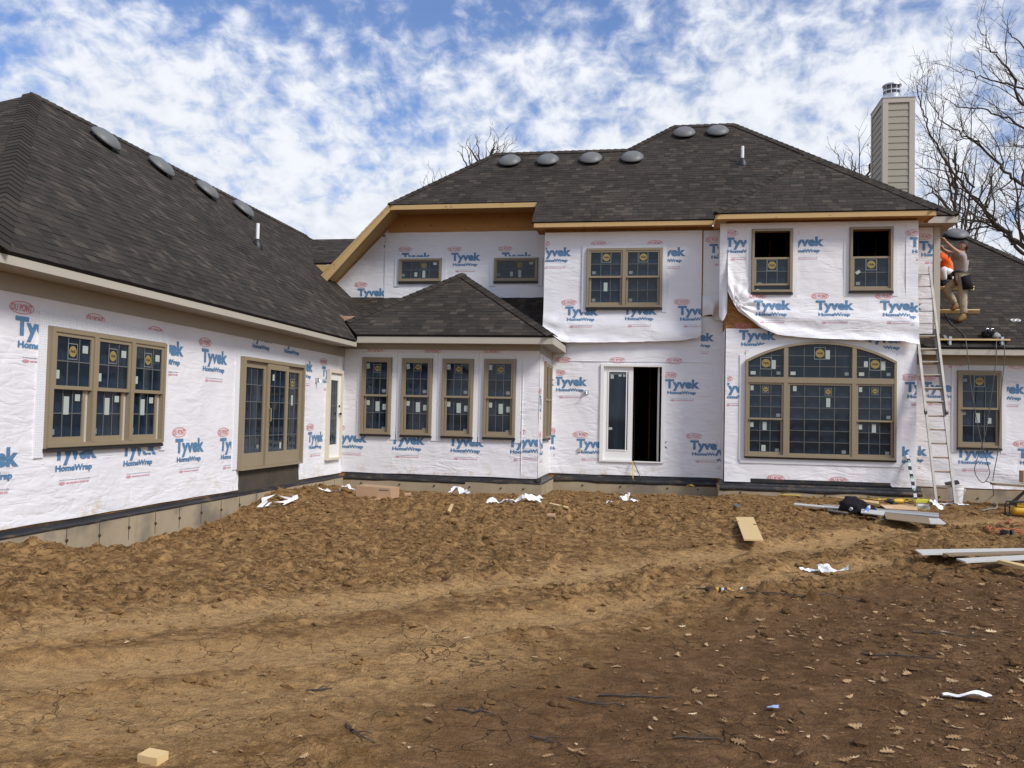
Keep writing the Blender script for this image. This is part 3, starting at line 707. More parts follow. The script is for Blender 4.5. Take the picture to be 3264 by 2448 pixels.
def font_mesh(txt, size, bold=0.0, shear=0.0, sx=1.0):
    cu = bpy.data.curves.new('t', 'FONT'); cu.body = txt; cu.size = size; cu.offset = bold; cu.shear = shear; cu.resolution_u = 3; cu.fill_mode = 'FRONT'
    ob = bpy.data.objects.new('t', cu); COL.objects.link(ob)
    dg = bpy.context.evaluated_depsgraph_get(); me_ = bpy.data.meshes.new_from_object(ob.evaluated_get(dg))
    vs = [(v.co.x*sx, v.co.y) for v in me_.vertices]; fs = [tuple(p.vertices) for p in me_.polygons]
    bpy.data.objects.remove(ob); bpy.data.curves.remove(cu); bpy.data.meshes.remove(me_)
    return vs, fs
def fit(vs, x0, x1, y0, hcap=None, ycap=None):
    ax = min(v[0] for v in vs); bx = max(v[0] for v in vs); k = (x1-x0)/(bx-ax)
    return [(x0+(v[0]-ax)*k, y0+v[1]*(ycap if ycap else k)) for v in vs]
tv, tf = font_mesh('Tyvek', 0.27, 0.0135); hv, hf = font_mesh('HomeWrap', 0.1, 0.0055); dv, df = font_mesh('DU PONT', 0.09, 0.0022)
capT = max(v[1] for v in tv)
tv = fit(tv, 0, 0.805, 0.0, ycap=0.205/capT); hv = fit(hv, 0.05, 0.72, -0.145, ycap=0.073/max(v[1] for v in hv)); dv = fit(dv, -0.068, 0.248, 0.262, ycap=0.082/max(v[1] for v in dv))
LOGO = [(tv, tf, 0), (hv, hf, 0), (dv, df, 1)]
ov = []; of = []; nn = 28
for i in range(nn):
    t = 2*math.pi*i/nn; ov += [(0.09+0.188*math.cos(t), 0.302+0.074*math.sin(t)), (0.09+0.178*math.cos(t), 0.302+0.064*math.sin(t))]
    j = (i+1) % nn; of.append((2*i, 2*j, 2*j+1, 2*i+1))
LOGO.append((ov, of, 1))
sv = []; sf = []; rs = random.Random(4); x = 0.13
def rect(L, F, x0, y0, x1, y1): n_ = len(L); L += [(x0, y0), (x1, y0), (x1, y1), (x0, y1)]; F.append((n_, n_+1, n_+2, n_+3))
while x < 0.66:
    l_ = 0.012+rs.random()*0.035; rect(sv, sf, x, -0.262, x+l_, -0.253); x += l_+0.009
LOGO.append((sv, sf, 2)); sv = []; sf = []; x = 0.25
while x < 0.62:
    l_ = 0.02+rs.random()*0.05; rect(sv, sf, x, -0.305, x+l_, -0.288); x += l_+0.01
n_ = len(sv); sv += [(0.18+0.055*math.cos(2*math.pi*i/12), -0.296+0.02*math.sin(2*math.pi*i/12)) for i in range(12)]; sf.append(tuple(range(n_, n_+12)))
LOGO.append((sv, sf, 3))
OVAL = [LOGO[2], LOGO[3]]
def logo(sh, pl, u, v, clip=None, kit=LOGO, lift=0.005, rot=0.0):
    """print one logo on sheet sh=(object, w); T-left at u, baseline at v; clip=(u0,u1,v0,v1)"""
    ob, w = sh; bm = bmesh.new(); lay = []
    ca, sa = math.cos(rot), math.sin(rot)
    for vs, fs, mi in kit:
        bv = [bm.verts.new((u+a*ca-b*sa, v+a*sa+b*ca, 0)) for a, b in vs]
        for f in fs:
            try: fc = bm.faces.new([bv[i] for i in f]); fc.material_index = mi
            except ValueError: pass
    if clip:
        for axis, val, sgn in ((0, clip[0], -1), (0, clip[1], 1), (1, clip[2], -1), (1, clip[3], 1)):
            if val is None: continue
            no = [0, 0, 0]; no[axis] = sgn; co = [0, 0, 0]; co[axis] = val
            bmesh.ops.bisect_plane(bm, geom=bm.verts[:]+bm.edges[:]+bm.faces[:], plane_co=co, plane_no=no, clear_outer=True)
    if not bm.faces: bm.free(); return None
    for k_ in range(-3, 12):
        bmesh.ops.bisect_plane(bm, geom=bm.verts[:]+bm.edges[:]+bm.faces[:], plane_co=(u+k_*0.08, 0, 0), plane_no=(1, 0, 0))
    for k_ in range(-4, 5):
        bmesh.ops.bisect_plane(bm, geom=bm.verts[:]+bm.edges[:]+bm.faces[:], plane_co=(0, v+k_*0.08, 0), plane_no=(0, 1, 0))
    for vt in bm.verts: vt.co = pl(vt.co.x, vt.co.y, w(vt.co.x, vt.co.y)+lift)
    me_ = bpy.data.meshes.new('printed_logo'); bm.to_mesh(me_); bm.free()
    for k_ in ('blue', 'red', 'grey_print', 'pink_print'): me_.materials.append(MT[k_])
    o_ = bpy.data.objects.new('printed_logo', me_); COL.objects.link(o_)
    o_.parent = ob; return o_

def wob(v0, a, seed, f=1.2): return lambda u: v0+a*mnoise.noise((u*f, seed, 2.0))
# left wing wall
def left_bot(u):
    if 13.6 < u < 16.08: return -1.035
    return -1.385+0.012*mnoise.noise((u*1.1, 3, 0))
def left_drape(u, v, vb):
    t = max(0.0, 1-(v+1.385)/0.5); return t*t*(0.012+0.012*mnoise.noise((u*0.7, v*7+u*0.6, 5)))
sL1 = sheet(PL_left, 7.97, 13.6, 1.27, left_bot, seed=11, drape=left_drape)
sL2 = sheet(PL_left, 13.6, 16.08, 1.27, -1.035, seed=11)
sL3 = sheet(PL_left, 16.08, YS-0.005, 1.27, left_bot, seed=11, drape=left_drape)
LL = 0.805
def lp(x, y): return uv_side(c2(x, y), XL)
def Lg(sh, x, y, clip=None, right=False, kit=LOGO):
    u, v = lp(x, y)
    if right: u -= LL
    c_ = None
    if clip: c_ = [None]*4; 
    if clip:
        for k_, vv in clip.items():
            if k_ == 'l': c_[0] = lp(vv, 600)[0]
            if k_ == 'r': c_[1] = lp(vv, 600)[0]
            if k_ == 't': c_[3] = vv
            if k_ == 'b': c_[2] = vv
    return logo(sh, PL_left, u, v, c_, kit)
Lg(sL1, 78, 300, {'r': 232}); Lg(sL1, 100, 1072, right=True)
Lg(sL1, 520, 352); Lg(sL1, 880, 410, {'r': 1000}); Lg(sL1, 1070, 432, {'l': 962}, right=True); Lg(sL1, 1177, 462)
Lg(sL1, 300, 1042); Lg(sL1, 705, 1018); Lg(sL1, 1022, 1000); Lg(sL1, 1285, 988, {'r': 1366})
Lg(sL2, 1470, 332); Lg(sL2, 1660, 366, {'r': 1750}); Lg(sL3, 1832, 524, {'l': 1772}, right=True); Lg(sL3, 1886, 548, {'r': 1912}); Lg(sL3, 1804, 938, {'r': 1899})
# sunroom front and side
sS = sheet(PLf['sun'], XL+0.025, XS+0.012, 1.5, lambda u: -1.36+0.012*mnoise.noise((u*1.2, 8, 0))-0.02*(u+7.1)/4.5*0.3, seed=21, drape=left_drape)
def fg(sh, pln, cr, Y, x, y, clip=None, right=False, kit=LOGO, rot=0.0):
    u, v = uv_front(cr(x, y), Y)
    if right: u -= LL
    c_ = None
    if clip:
        c_ = [None]*4
        for k_, vv in clip.items():
            if k_ == 'l': c_[0] = uv_front(cr(vv, y), Y)[0]
            if k_ == 'r': c_[1] = uv_front(cr(vv, y), Y)[0]
            if k_ == 't': c_[3] = uv_front(cr(x, vv), Y)[1]
            if k_ == 'b': c_[2] = uv_front(cr(x, vv), Y)[1]
    return logo(sh, pln, u, v, c_, kit, rot=rot)
def Sg(*a, **k): return fg(sS, PLf['sun'], c4, YS, *a, **k)
Sg(472, 992, {'l': 244}, right=True); Sg(678, 1003); Sg(1190, 1020); Sg(1714, 1031, {'r': 1838}); Sg(1757, 1022, {'l': 1842, 'r': 1975})
for x, y in ((508, 310), (1013, 313), (1533, 317)): Sg(x, y, kit=OVAL)
sSS = sheet(PL_sside, YS-0.006, YM-0.01, 1.5, lambda u: -1.36, seed=23)
logo(sSS, PL_sside, 18.55, -0.72, (None, 19.1, None, None)); logo(sSS, PL_sside, 18.46, 0.25, (None, 18.75, None, None))
# upper left recess: two sheets with a lapped seam, bare sheathing left showing above
_seam = uv_front(c3(640, 700), YU)[0]; _osbL = uv_front(c3(663, 290), YU)[0]; _osbB = uv_front(c3(660, 398), YU)[1]
def up_drape(u, v, vb): return 0.012+0.018*mnoise.noise((u*2.6+v*1.2, v*2.2-u, 7))
sU1 = sheet(PLf['up'], -9.15, _osbL, lambda u: min(5.26, 5.22+(u+7.08)*1.02), lambda u: max(2.75, 2.95-(u+8.35)*1.0), seed=31, drape=up_drape, amp=0.014)
sU2 = sheet(PLf['up'], _seam-0.03, -2.87, lambda u: _osbB+0.012*mnoise.noise((u*2, 1, 1)), 2.9, w0=0.045, seed=33, amp=0.012)
def Ug(sh, *a, **k): return fg(sh, PLf['up'], c3, YU, *a, **k)
Ug(sU1, 390, 950, {'r': 632}); Ug(sU1, 610, 480, {'r': 658}); Ug(sU1, 446, 487, {'l': 395}, right=True, kit=LOGO[:2])
Ug(sU2, 780, 640); Ug(sU2, 1215, 640); Ug(sU2, 1660, 637)
# main wall lower and upper sheets
def main_lowdrape(u, v, vb): 
    t = max(0.0, 1-(v+1.36)/0.5); return t*t*0.02*(0.7+mnoise.noise((u*2, v*6, 5)))
sM0 = sheet(PLf['main'], XS+0.01, DOOR[0]-0.0, 2.45, lambda u: -1.37+0.012*mnoise.noise((u*1.5, 2, 0)), seed=41, drape=main_lowdrape)
sM1 = sheet(PLf['main'], DOOR[2], XBL-0.012, 2.45, lambda u: -1.36+0.012*mnoise.noise((u*1.5, 2, 0)), seed=42, drape=main_lowdrape)
sM2 = sheet(PLf['main'], DOOR[0], DOOR[2], 2.45, DOOR[3], seed=43)
sM3 = sheet(PLf['main'], DOOR[0], DOOR[2], DOOR[1], lambda u: -1.365, seed=44, drape=main_lowdrape)
def Mg(sh, *a, **k): return fg(sh, PLf['main'], c6, YM, *a, **k)
Mg(sM0, 322, 490, {'l': 336}); Mg(sM0, 326, 492, {'l': 250}, right=True) if False else None
Mg(sM0, 326, 492, {'l': 284, 'r': 330}, right=True); Mg(sM0, 520, 1036, {'r': 722}); Mg(sM0, 270, 1003, {'r': 331})
Mg(sM1, 1300, 514); Mg(sM1, 1322, 1042, {'l': 1298}, right=True); Mg(sM1, 1518, 1053, {'r': 1757}); Mg(sM1, 1600, 1106, {'l': 1755, 'r': 1828}); Mg(sM1, 1426, 100, {'l': 1612, 't': 30})
for x, y, s_ in ((368, 378, sM0), (846, 382, sM2), (1346, 388, sM1)): Mg(s_, x, y, kit=OVAL)
BOTM = [(-2.86, 1.95), (-2.5, 1.83), (-2.22, 1.79), (-1.5, 1.80), (-0.6, 1.82), (0.1, 1.845), (0.5, 1.86), (0.85, 1.93), (0.93, 1.99)]
def main_vb(u): return float(np.interp(u, [a for a, _ in BOTM], [b for _, b in BOTM]))+0.012*mnoise.noise((u*5, 3, 1))
def main_drape(u, v, vb):
    t = max(0.0, 1-(v-vb)/1.0); k = max(0.0, 1-(v-vb)/0.75)
    fold = math.sin((v-vb)*15+(u+2.8)*1.3*(0.3+k)+2*mnoise.noise((u*0.6, v*0.9, 2)))*0.5+0.5
    diag = math.sin((u+2.8)*9-(v-1.8)*11)*math.exp(-((u+2.6)/0.5)**2)
    return 0.02+0.10*t**1.6+k*(0.075*fold+0.045*diag+0.02*mnoise.noise((u*3, v*8, 3)))
sM4 = sheet(PLf['main'], -2.845, 0.925, 4.5, main_vb, w0=0.02, amp=0.012, seed=45, drape=main_drape, cell=0.045)
def Mu(*a, **k): return fg(sM4, PLf['main'], c5, YM, *a, **k)
Mu(187, 462, {'l': 246}); Mu(680, 464); Mu(1178, 462); Mu(420, 980); Mu(930, 974); Mu(1412, 977, {'r': 1614})
sM5 = sheet(PLf['main'], 0.955, XBL-0.05, 4.5, lambda u: 2.62-0.1*math.sin((u-0.95)*4), w0=0.014, seed=46)
fg(sM5, PLf['main'], c5, YM, 1688, 430, {'r': 1770})
# loose flap curling out under that strip
mm = MB(); vs = []; nu, nv = 14, 12
for i in range(nu+1):
    for j in range(nv+1):
        a = i/nu; b = j/nv; u = 0.95+0.45*a; v = 2.95-0.50*b*(1-0.10*math.sin(a*5))-0.06*a*b
        w_ = 0.03+0.16*math.sin(b*2.4)*math.sin(0.5+a*2.2)+0.03*math.sin(a*9+b*4)*b
        vs.append(PLf['main'](u+0.06*b*math.sin(a*6), v, w_))
k = nv+1; mm.add(vs, [(i*k+j+1, (i+1)*k+j+1, (i+1)*k+j, i*k+j) for i in range(nu) for j in range(nv)]); part(mm, 'wrap_flap', MT['wrap'], smooth=True)
# bay: lower sheet, upper sheet hanging loose over it
bay_low_top = lambda u: 2.05
sB1 = sheet(PLf['bay'], XBL+0.005, XBR-0.003, 2.08, lambda u: (-1.285 if 2.02 < u < 4.97 else -1.37), seed=51, drape=main_lowdrape)
def Bg(sh, cr, *a, **k): return fg(sh, PLf['bay'], cr, YB, *a, **k)
Bg(sB1, c7, 230, 1050); Bg(sB1, c7, 1105, 1072, {'r': 1350}); Bg(sB1, c8, 98, 455, {'r': 240, 'l': 148}); Bg(sB1, c8, 1382, 452, {'r': 1463}); Bg(sB1, c8, 1425, 902, {'l': 1350}, right=True)
Bg(sB1, c8, 455, 1148, kit=OVAL, clip={'b': 1066}); Bg(sB1, c8, 890, 1164, kit=OVAL, clip={'b': 1078})
sBs = sheet(lambda u, v, w=0.0: Vector((XBL-w, YM-u, v)), 0.02, YM-YB+0.004, 2.06, lambda u: -1.37, seed=52)
sheet(lambda u, v, w=0.0: Vector((XBL-w, YM-u, v)), 0.02, YM-YB+0.02, 4.5, lambda u: 2.9, seed=52)
BOTB = [(1.45, 2.95), (1.56, 2.68), (1.69, 2.47), (1.95, 2.27), (2.15, 2.10), (2.55, 1.93), (3.0, 1.88), (3.48, 1.85), (4.5, 1.82), (5.2, 1.80), (5.5, 1.74)]
def bay_vb(u): return float(np.interp(u, [a for a, _ in BOTB], [b for _, b in BOTB]))+0.010*mnoise.noise((u*5, 9, 1))
def bay_drape(u, v, vb):
    t = max(0.0, 1-(v-vb)/1.3); k = max(0.0, 1-(v-vb)/0.95)
    r_ = math.hypot(u-1.66, (v-2.62)*1.1); an = math.atan2(v-2.62, u-1.62)
    rad = math.sin(an*15+1.0*mnoise.noise((u, v, 4)))*math.exp(-r_/0.9)
    fold = math.sin((v-vb)*17*(0.6+0.4*math.exp(-(u-1.7)*0.6))+(u-1.7)*0.9+1.6*mnoise.noise((u*0.7, v*0.9, 8)))*0.5+0.5
    return 0.02+0.11*t**1.7*(0.7+0.3*math.sin(u*1.4))+k*(0.085*fold*min(1, (u-1.3))+0.06*rad+0.018*mnoise.noise((u*3, v*9, 3)))
sB2 = sheet(PLf['bay'], 1.46, XBR+0.01, 4.47, bay_vb, w0=0.03, amp=0.012, seed=53, drape=bay_drape, cell=0.04, pile=[(BW1[0]-.01, BW1[1], BW1[2]+.01, BW1[3]+.01), (BW2[0]-.01, BW2[1], BW2[2]+.01, BW2[3]+.01)])
# the part of that sheet left of the corner hangs free
def flap_w(u, v, vb=0): 
    a = max(0, (1.46-u)/0.17); t = max(0, (4.3-v)/1.9)
    return 0.04+0.05*t*math.sin(1+a*2.4)+0.02*math.sin(v*5+a*3)*t
sB3 = sheet(PLf['bay'], 1.285, 1.46, 4.47, lambda u: 2.36+0.12*math.sin(u*22), w0=0.0, amp=0.004, seed=54, drape=flap_w, cell=0.03)
def Bu(*a, **k): return fg(sB2, PLf['bay'], c7, YB, *a, **k)
Bu(133, 408, {'l': 148, 'r': 286}); Bu(817, 402, {'l': 634}, right=True); Bu(328, 846); Bu(760, 846); Bu(1204, 848, {'r': 1410}); Bu(1480, 862, {'l': 1408, 'r': 1466}, right=True); Bu(1413, 408, {'r': 1468})
# right: strip beside the bay and the one storey wing
sR1 = sheet(PLf['main'], XBR+0.01, 6.065, 4.5, 2.0, seed=61, w0=0.014)
fg(sR1, PLf['main'], c7, YM, 1480, 430, {'r': 1578, 'l': 1478}); fg(sR1, PLf['main'], c7, YM, 1503, 846, {'l': 1480}, right=True)
def wing_drape(u, v, vb):
    t = max(0.0, 1-(v+1.4)/1.1); return t*0.02*(0.8+math.sin((v+1.4)*11+(u-6)*2.2+1.5*mnoise.noise((u, v, 1))))
sR2 = sheet(PLf['main'], XBR+0.01, 10.95, 1.4, lambda u: -1.39+0.01*mnoise.noise((u*1.3, 4, 0)), seed=62, drape=wing_drape)
def Rg(*a, **k): return fg(sR2, PLf['main'], c8, YM, *a, **k)
Rg(1503, 450, {'r': 1706}); Rg(1945, 462, {'l': 2078}); Rg(1736, 907); Rg(2165, 912); Rg(1537, 897, {'l': 1470}, right=True)
for x in (1712, 2132): Rg(x, 366, kit=OVAL)

# lapped seams between sheets
for pl, q in ((PLf['main'], (-2.2, 1.352, 1.15, 1.362)), (PLf['sun'], (-2.985, -1.33, -2.977, 1.3)), (PLf['bay'], (5.255, 1.95, 5.263, 4.4)), (PL_left, (16.25, -1.3, 16.258, 1.2))):
    m = MB(); m.pbox(pl, q[0], q[1], 0.01, q[2], q[3], 0.034 if pl is not PLf['bay'] else 0.07); part(m, 'lap_seam', MT['wrap'])
# --- flashing tape, windows
def tape(pl, u0, u1, v0, v1, w=0.034):
    mm = MB(); mm.pbox(pl, u0, v0, 0.004, u1, v1, w); return part(mm, 'flashing_tape', MT['tape'])
stk = {}
def disc_mesh():
    mm = MB(); n = 24; mm.add([(0.075*math.cos(2*math.pi*i/n), 0.075*math.sin(2*math.pi*i/n), 0.003) for i in range(n)], [tuple(range(n))], 0)
    t = 0.012; a, b = 0.098, 0.11
    for q in ((-a, -b, a, -b+t), (-a, b-t, a, b), (-a, -b+t, -a+t, b-t), (a-t, -b+t, a, b-t)):
        mm.add([(q[0], q[1], .002), (q[2], q[1], .002), (q[2], q[3], .002), (q[0], q[3], .002)], [(0, 1, 2, 3)], 1)
    vs, fs = font_mesh('Pella', 0.06, 0.0012, 0.35); vs = fit(vs, -0.052, 0.052, -0.016)
    mm.add([(x, y, 0.0045) for x, y in vs], fs, 2)
    return mm.mesh('sticker', [MT['gold'], MT['labelgrey'], MT['ink']])
stk['disc'] = disc_mesh()
def rect_mesh(w_, h_, m_):
    mm = MB(); mm.box(-w_/2, -h_/2, 0, w_/2, h_/2, 0.003); return mm.mesh('sticker', m_)
stk['tall'] = rect_mesh(0.085, 0.20, MT['label']); stk['sq'] = rect_mesh(0.09, 0.085, MT['label']); stk['port'] = rect_mesh(0.075, 0.115, MT['label']); stk['small'] = rect_mesh(0.085, 0.07, MT['labelgrey']); stk['wide'] = rect_mesh(0.11, 0.075, MT['label'])
def pmat(pl, u, v, w):
    o_ = pl(u, v, w); a = pl(u+1, v, w)-o_; b = pl(u, v+1, w)-o_; c_ = pl(u, v, w+1)-o_
    return Matrix(((a.x, b.x, c_.x, o_.x), (a.y, b.y, c_.y, o_.y), (a.z, b.z, c_.z, o_.z), (0, 0, 0, 1)))
def sub(name, me_, parent, mw):
    o_ = bpy.data.objects.new(name, me_); COL.objects.link(o_); o_.parent = parent; o_.matrix_parent_inverse = Matrix.Identity(4); o_.matrix_basis = mw; return o_
def put(parent, pl, kind, u, v, w, rot=0.0, s=1.0):
    return sub('sticker', stk[kind], parent, pmat(pl, u, v, w) @ Matrix.Rotation(rot, 4, 'Z') @ Matrix.Scale(s, 4))
def glazing(parent, pl, u0, u1, v0, v1, w, cols, rows, bar=0.014):
    """glass panes one by one plus the bars between them"""
    du, dv = (u1-u0)/cols, (v1-v0)/rows
    mm = MB(); mm.box(-du/2, -dv/2, -0.004, du/2, dv/2, 0.0); me_ = mm.mesh('glass_pane', MT['glass'])
    for i in range(cols):
        for j in range(rows):
            sub('glass_pane', me_, parent, pmat(pl, u0+(i+.5)*du, v0+(j+.5)*dv, w) @ Matrix.Rotation(R(random.uniform(-.35, .35)), 4, 'X') @ Matrix.Rotation(R(random.uniform(-.35, .35)), 4, 'Y'))
    if cols*rows > 1:
        mm = MB()
        for i in range(1, cols): mm.pbox(pl, u0+i*du-bar/2, v0, w+0.001, u0+i*du+bar/2, v1, w+0.006)
        for j in range(1, rows): mm.pbox(pl, u0, v0+j*dv-bar/2, w+0.001, u1, v0+j*dv+bar/2, w+0.0075)
        mm.build('muntin_grid', MT['muntin'], parent)
def ring_boxes(mm, pl, u0, u1, v0, v1, t, w0, w1, tb=None, tt=None):
    tb = tb or t; tt = tt or t
    mm.pbox(pl, u0, v0, w0, u1, v0+tb, w1); mm.pbox(pl, u0, v1-tt, w0, u1, v1, w1)
    mm.pbox(pl, u0, v0+tb, w0, u0+t, v1-tt, w1); mm.pbox(pl, u1-t, v0+tb, w0, u1, v1-tt, w1)
def sash(parent, pl, u0, u1, v0, v1, w0, w1, cols, rows, t=0.045, tb=None):
    mm = MB(); ring_boxes(mm, pl, u0, u1, v0, v1, t, w0, w1, tb); o_ = mm.build('sash', MT['frame'], parent)
    glazing(parent, pl, u0+t-0.001, u1-t+0.001, v0+(tb or t)-0.001, v1-t+0.001, (w0+w1)/2, cols, rows)
    return o_
def window_base(pl, u0, u1, v0, v1, units=1, t=0.05, mull=0.075, proud=0.10, sill=True, label=None, rail=None):
    mm = MB(); ring_boxes(mm, pl, u0, u1, v0, v1, t, 0.002, proud)
    ring_boxes(mm, pl, u0-0.012, u1+0.012, v0-0.012, v1+0.012, 0.02, 0.002, proud-0.03)
    us = []; wdt = (u1-u0-2*t-(units-1)*mull)/units
    for i in range(units):
        a = u0+t+i*(wdt+mull); us.append((a, a+wdt))
        if i: mm.pbox(pl, a-mull, v0+t, 0.002, a, v1-t, proud+0.004)
    o_ = part(mm, 'window', MT['frame'])
    if label: o_['label'] = label
    # children of a house part live in world space: the house inverse already sits on the part
    if sill:
        mm = MB(); mm.pbox(pl, u0-0.02, v0-0.055, 0.003, u1+0.02, v0-0.013, proud-0.02); mm.build('sill_strip', MT['framedark'], o_)
    return o_, us
def double_hung(pl, u0, u1, v0, v1, units=1, grid=(3, 2), rail=None, stickers=True, opened=False, tapew=0.13, top_tape=0.12, liner=False, proud=0.10, small=False, label=None):
    o_, us = window_base(pl, u0, u1, v0, v1, units, label=label, proud=proud)
    vm = (v0+v1)/2 if rail is None else rail; t = 0.05
    for n_, (a, b) in enumerate(us):
        if opened:
            sash(o_, pl, a, b, v0+t+0.0+opened, vm+0.02, 0.03, 0.06, *grid)
            continue
        sash(o_, pl, a, b, vm-0.02, v1-t, 0.05, 0.085, *grid)
        a2 = a+(0.012 if not liner else 0.02); b2 = b-(0.012 if not liner else 0.07)
        sash(o_, pl, a2, b2, v0+t, vm+0.02, 0.012, 0.047, *grid, tb=0.07)
        if liner:
            mm = MB(); mm.pbox(pl, b-0.068, v0+t, 0.01, b-0.006, vm-0.021, 0.03); mm.build('jamb_liner', MT['liner'], o_)
    if tapew:
        tape(pl, u0-tapew, u0-0.004, v0-0.12, v1+top_tape); tape(pl, u1+0.004, u1+tapew, v0-0.12, v1+top_tape)
        tape(pl, u0-0.002, u1+0.002, v1+0.013, v1+top_tape, 0.03)
    return o_, us
# left wing triple window
LW, us = double_hung(PL_left, 8.87, 11.21, -0.50, 0.925, 3, rail=0.215, liner=True, tapew=0.15, top_tape=0.17, label='triple tan window with gold stickers on the left wing')
for (a, b) in us:
    m_ = (a+b)/2
    put(LW, PL_left, 'disc', m_-0.02, 0.66, 0.072, s=0.9); put(LW, PL_left, 'sq', b-0.14, 0.70, 0.07, s=1.1); put(LW, PL_left, 'port', a+0.08, 0.37, 0.07, s=.9)
    put(LW, PL_left, 'tall', m_-0.05, 0.0, 0.034, s=1.1); put(LW, PL_left, 'sq', b-0.2, 0.10, 0.034); put(LW, PL_left, 'small', a+0.07, -0.32, 0.034)
tape(PL_left, 8.85, 11.25, -0.64, -0.556, 0.02)
# sliding patio door
mm = MB(); ring_boxes(mm, PL_left, 13.52, 16.05, -1.05, 0.915, 0.06, 0.002, 0.12, tb=0.045); SL = part(mm, 'patio_door', MT['frame'])
for n_, (a, b, w0) in enumerate(((13.58, 14.46, 0.02), (14.42, 15.30, 0.062), (15.22, 15.99, 0.02))):
    mm = MB(); ring_boxes(mm, PL_left, a, b, -1.003, 0.853, 0.105, w0, w0+0.045, tb=0.24, tt=0.11); mm.build('door_panel', MT['frame'], SL)
    glazing(SL, PL_left, a+0.104, b-0.104, -0.764, 0.744, w0+0.02, 3, 5)
mm = MB(); mm.tube([PL_left(14.50, v, w) for v, w in ((-0.22, 0.107), (-0.2, 0.15), (0.02, 0.15), (0.04, 0.107))], 0.013, 8); mm.pbox(PL_left, 14.475, -0.3, 0.107, 14.525, 0.08, 0.113); mm.build('handle', MT['frame'], SL)
put(SL, PL_left, 'disc', 15.6, 0.52, 0.045, s=0.9); put(SL, PL_left, 'tall', 15.6, 0.2, 0.045); put(SL, PL_left, 'port', 14.68, 0.6, 0.09); put(SL, PL_left, 'port', 15.05, -0.66, 0.09); put(SL, PL_left, 'small', 14.22, -0.66, 0.045)
tape(PL_left, 13.38, 13.516, -1.03, 1.02); tape(PL_left, 16.054, 16.18, -1.03, 1.02); tape(PL_left, 13.518, 16.052, 0.92, 1.03, 0.03)
# narrow white glazed door at the inside corner
mm = MB(); ring_boxes(mm, PL_left, 17.38, 18.20, -1.06, 0.92, 0.07, 0.002, 0.10, tb=0.05); WD = part(mm, 'side_door', MT['cream'])
mm = MB(); ring_boxes(mm, PL_left, 17.45, 18.13, -1.01, 0.85, 0.13, 0.012, 0.05, tb=0.28, tt=0.16); mm.build('door_leaf', MT['white'], WD)
glazing(WD, PL_left, 17.578, 18.002, -0.732, 0.692, 0.03, 3, 5)
mm = MB(); mm.lathe(PL_left(18.07, -0.05, 0.05), (1, 0, 0), [(0.012, 0), (0.012, 0.03), (0.028, 0.035), (0.03, 0.06), (0.01, 0.068)], 12); mm.lathe(PL_left(18.07, 0.12, 0.05), (1, 0, 0), [(0.026, 0), (0.024, 0.02)], 12); mm.build('door_knob', MT['black'], WD)
# sunroom windows
for (a, b, t_, v_) in ((-6.67, -5.985, 1.235, 1), (-5.73, -5.035, 1.225, 2), (-4.79, -4.095, 1.225, 3), (-3.84, -3.14, 1.23, 4)):
    o_, us = double_hung(PLf['sun'], a, b, -0.485, t_, 1, rail=0.385, tapew=0.115, top_tape=0.14)
    m_ = (a+b)/2; rnd = random.Random(v_)
    put(o_, PLf['sun'], 'disc', m_+0.02, 1.02+rnd.uniform(-.03, .02), 0.072, s=0.85); put(o_, PLf['sun'], 'port', a+0.14, 1.05, 0.072, rnd.uniform(-.05, .15)); put(o_, PLf['sun'], 'small', b-0.16, 0.49, 0.072)
    put(o_, PLf['sun'], 'port', a+0.15, 0.22, 0.034, rnd.uniform(-.1, .1), 0.95); put(o_, PLf['sun'], 'tall', m_+0.03, 0.14, 0.034, 0.02, 1.1); put(o_, PLf['sun'], 'port', b-0.15, 0.13, 0.034, s=1.1); put(o_, PLf['sun'], 'small', b-0.16, -0.36, 0.034)
double_hung(PL_sside, 18.95, 20.0, -0.5, 1.23, 2, rail=0.38, tapew=0.1)
# small recess windows
for (a, b, v0, v1) in ((uv_front(c3(765, 630), YU)[0], uv_front(c3(1128, 830), YU)[0], uv_front(c3(765, 826), YU)[1], uv_front(c3(765, 630), YU)[1]), (uv_front(c3(1600, 622), YU)[0], uv_front(c3(1975, 825), YU)[0], uv_front(c3(1600, 823), YU)[1], uv_front(c3(1600, 624), YU)[1])):
    pl = PLf['up']; o_, us = window_base(pl, a, b, v0, v1, 1, t=0.045, proud=0.13)
    sash(o_, pl, a+0.045, b-0.045, v0+0.045, v1-0.045, 0.06, 0.10, 4, 2, t=0.03)
    w_ = b-a; h_ = v1-v0
    put(o_, pl, 'disc', a+w_*.59, v0+h_*.71, 0.085, s=.8); put(o_, pl, 'wide', a+w_*.85, v0+h_*.78, 0.085, s=.9); put(o_, pl, 'port', a+w_*.40, v0+h_*.31, 0.085, s=1.05); put(o_, pl, 'tall', a+w_*.59, v0+h_*.32, 0.085, s=.95); put(o_, pl, 'small', a+w_*.10, v0+h_*.28, 0.085)
    tape(pl, a-0.13, a-0.004, v0-0.13, v1+0.03, 0.075); tape(pl, b+0.004, b+0.13, v0-0.13, v1+0.03, 0.075); tape(pl, a-0.002, b+0.002, v1+0.013, v1+0.055, 0.07)
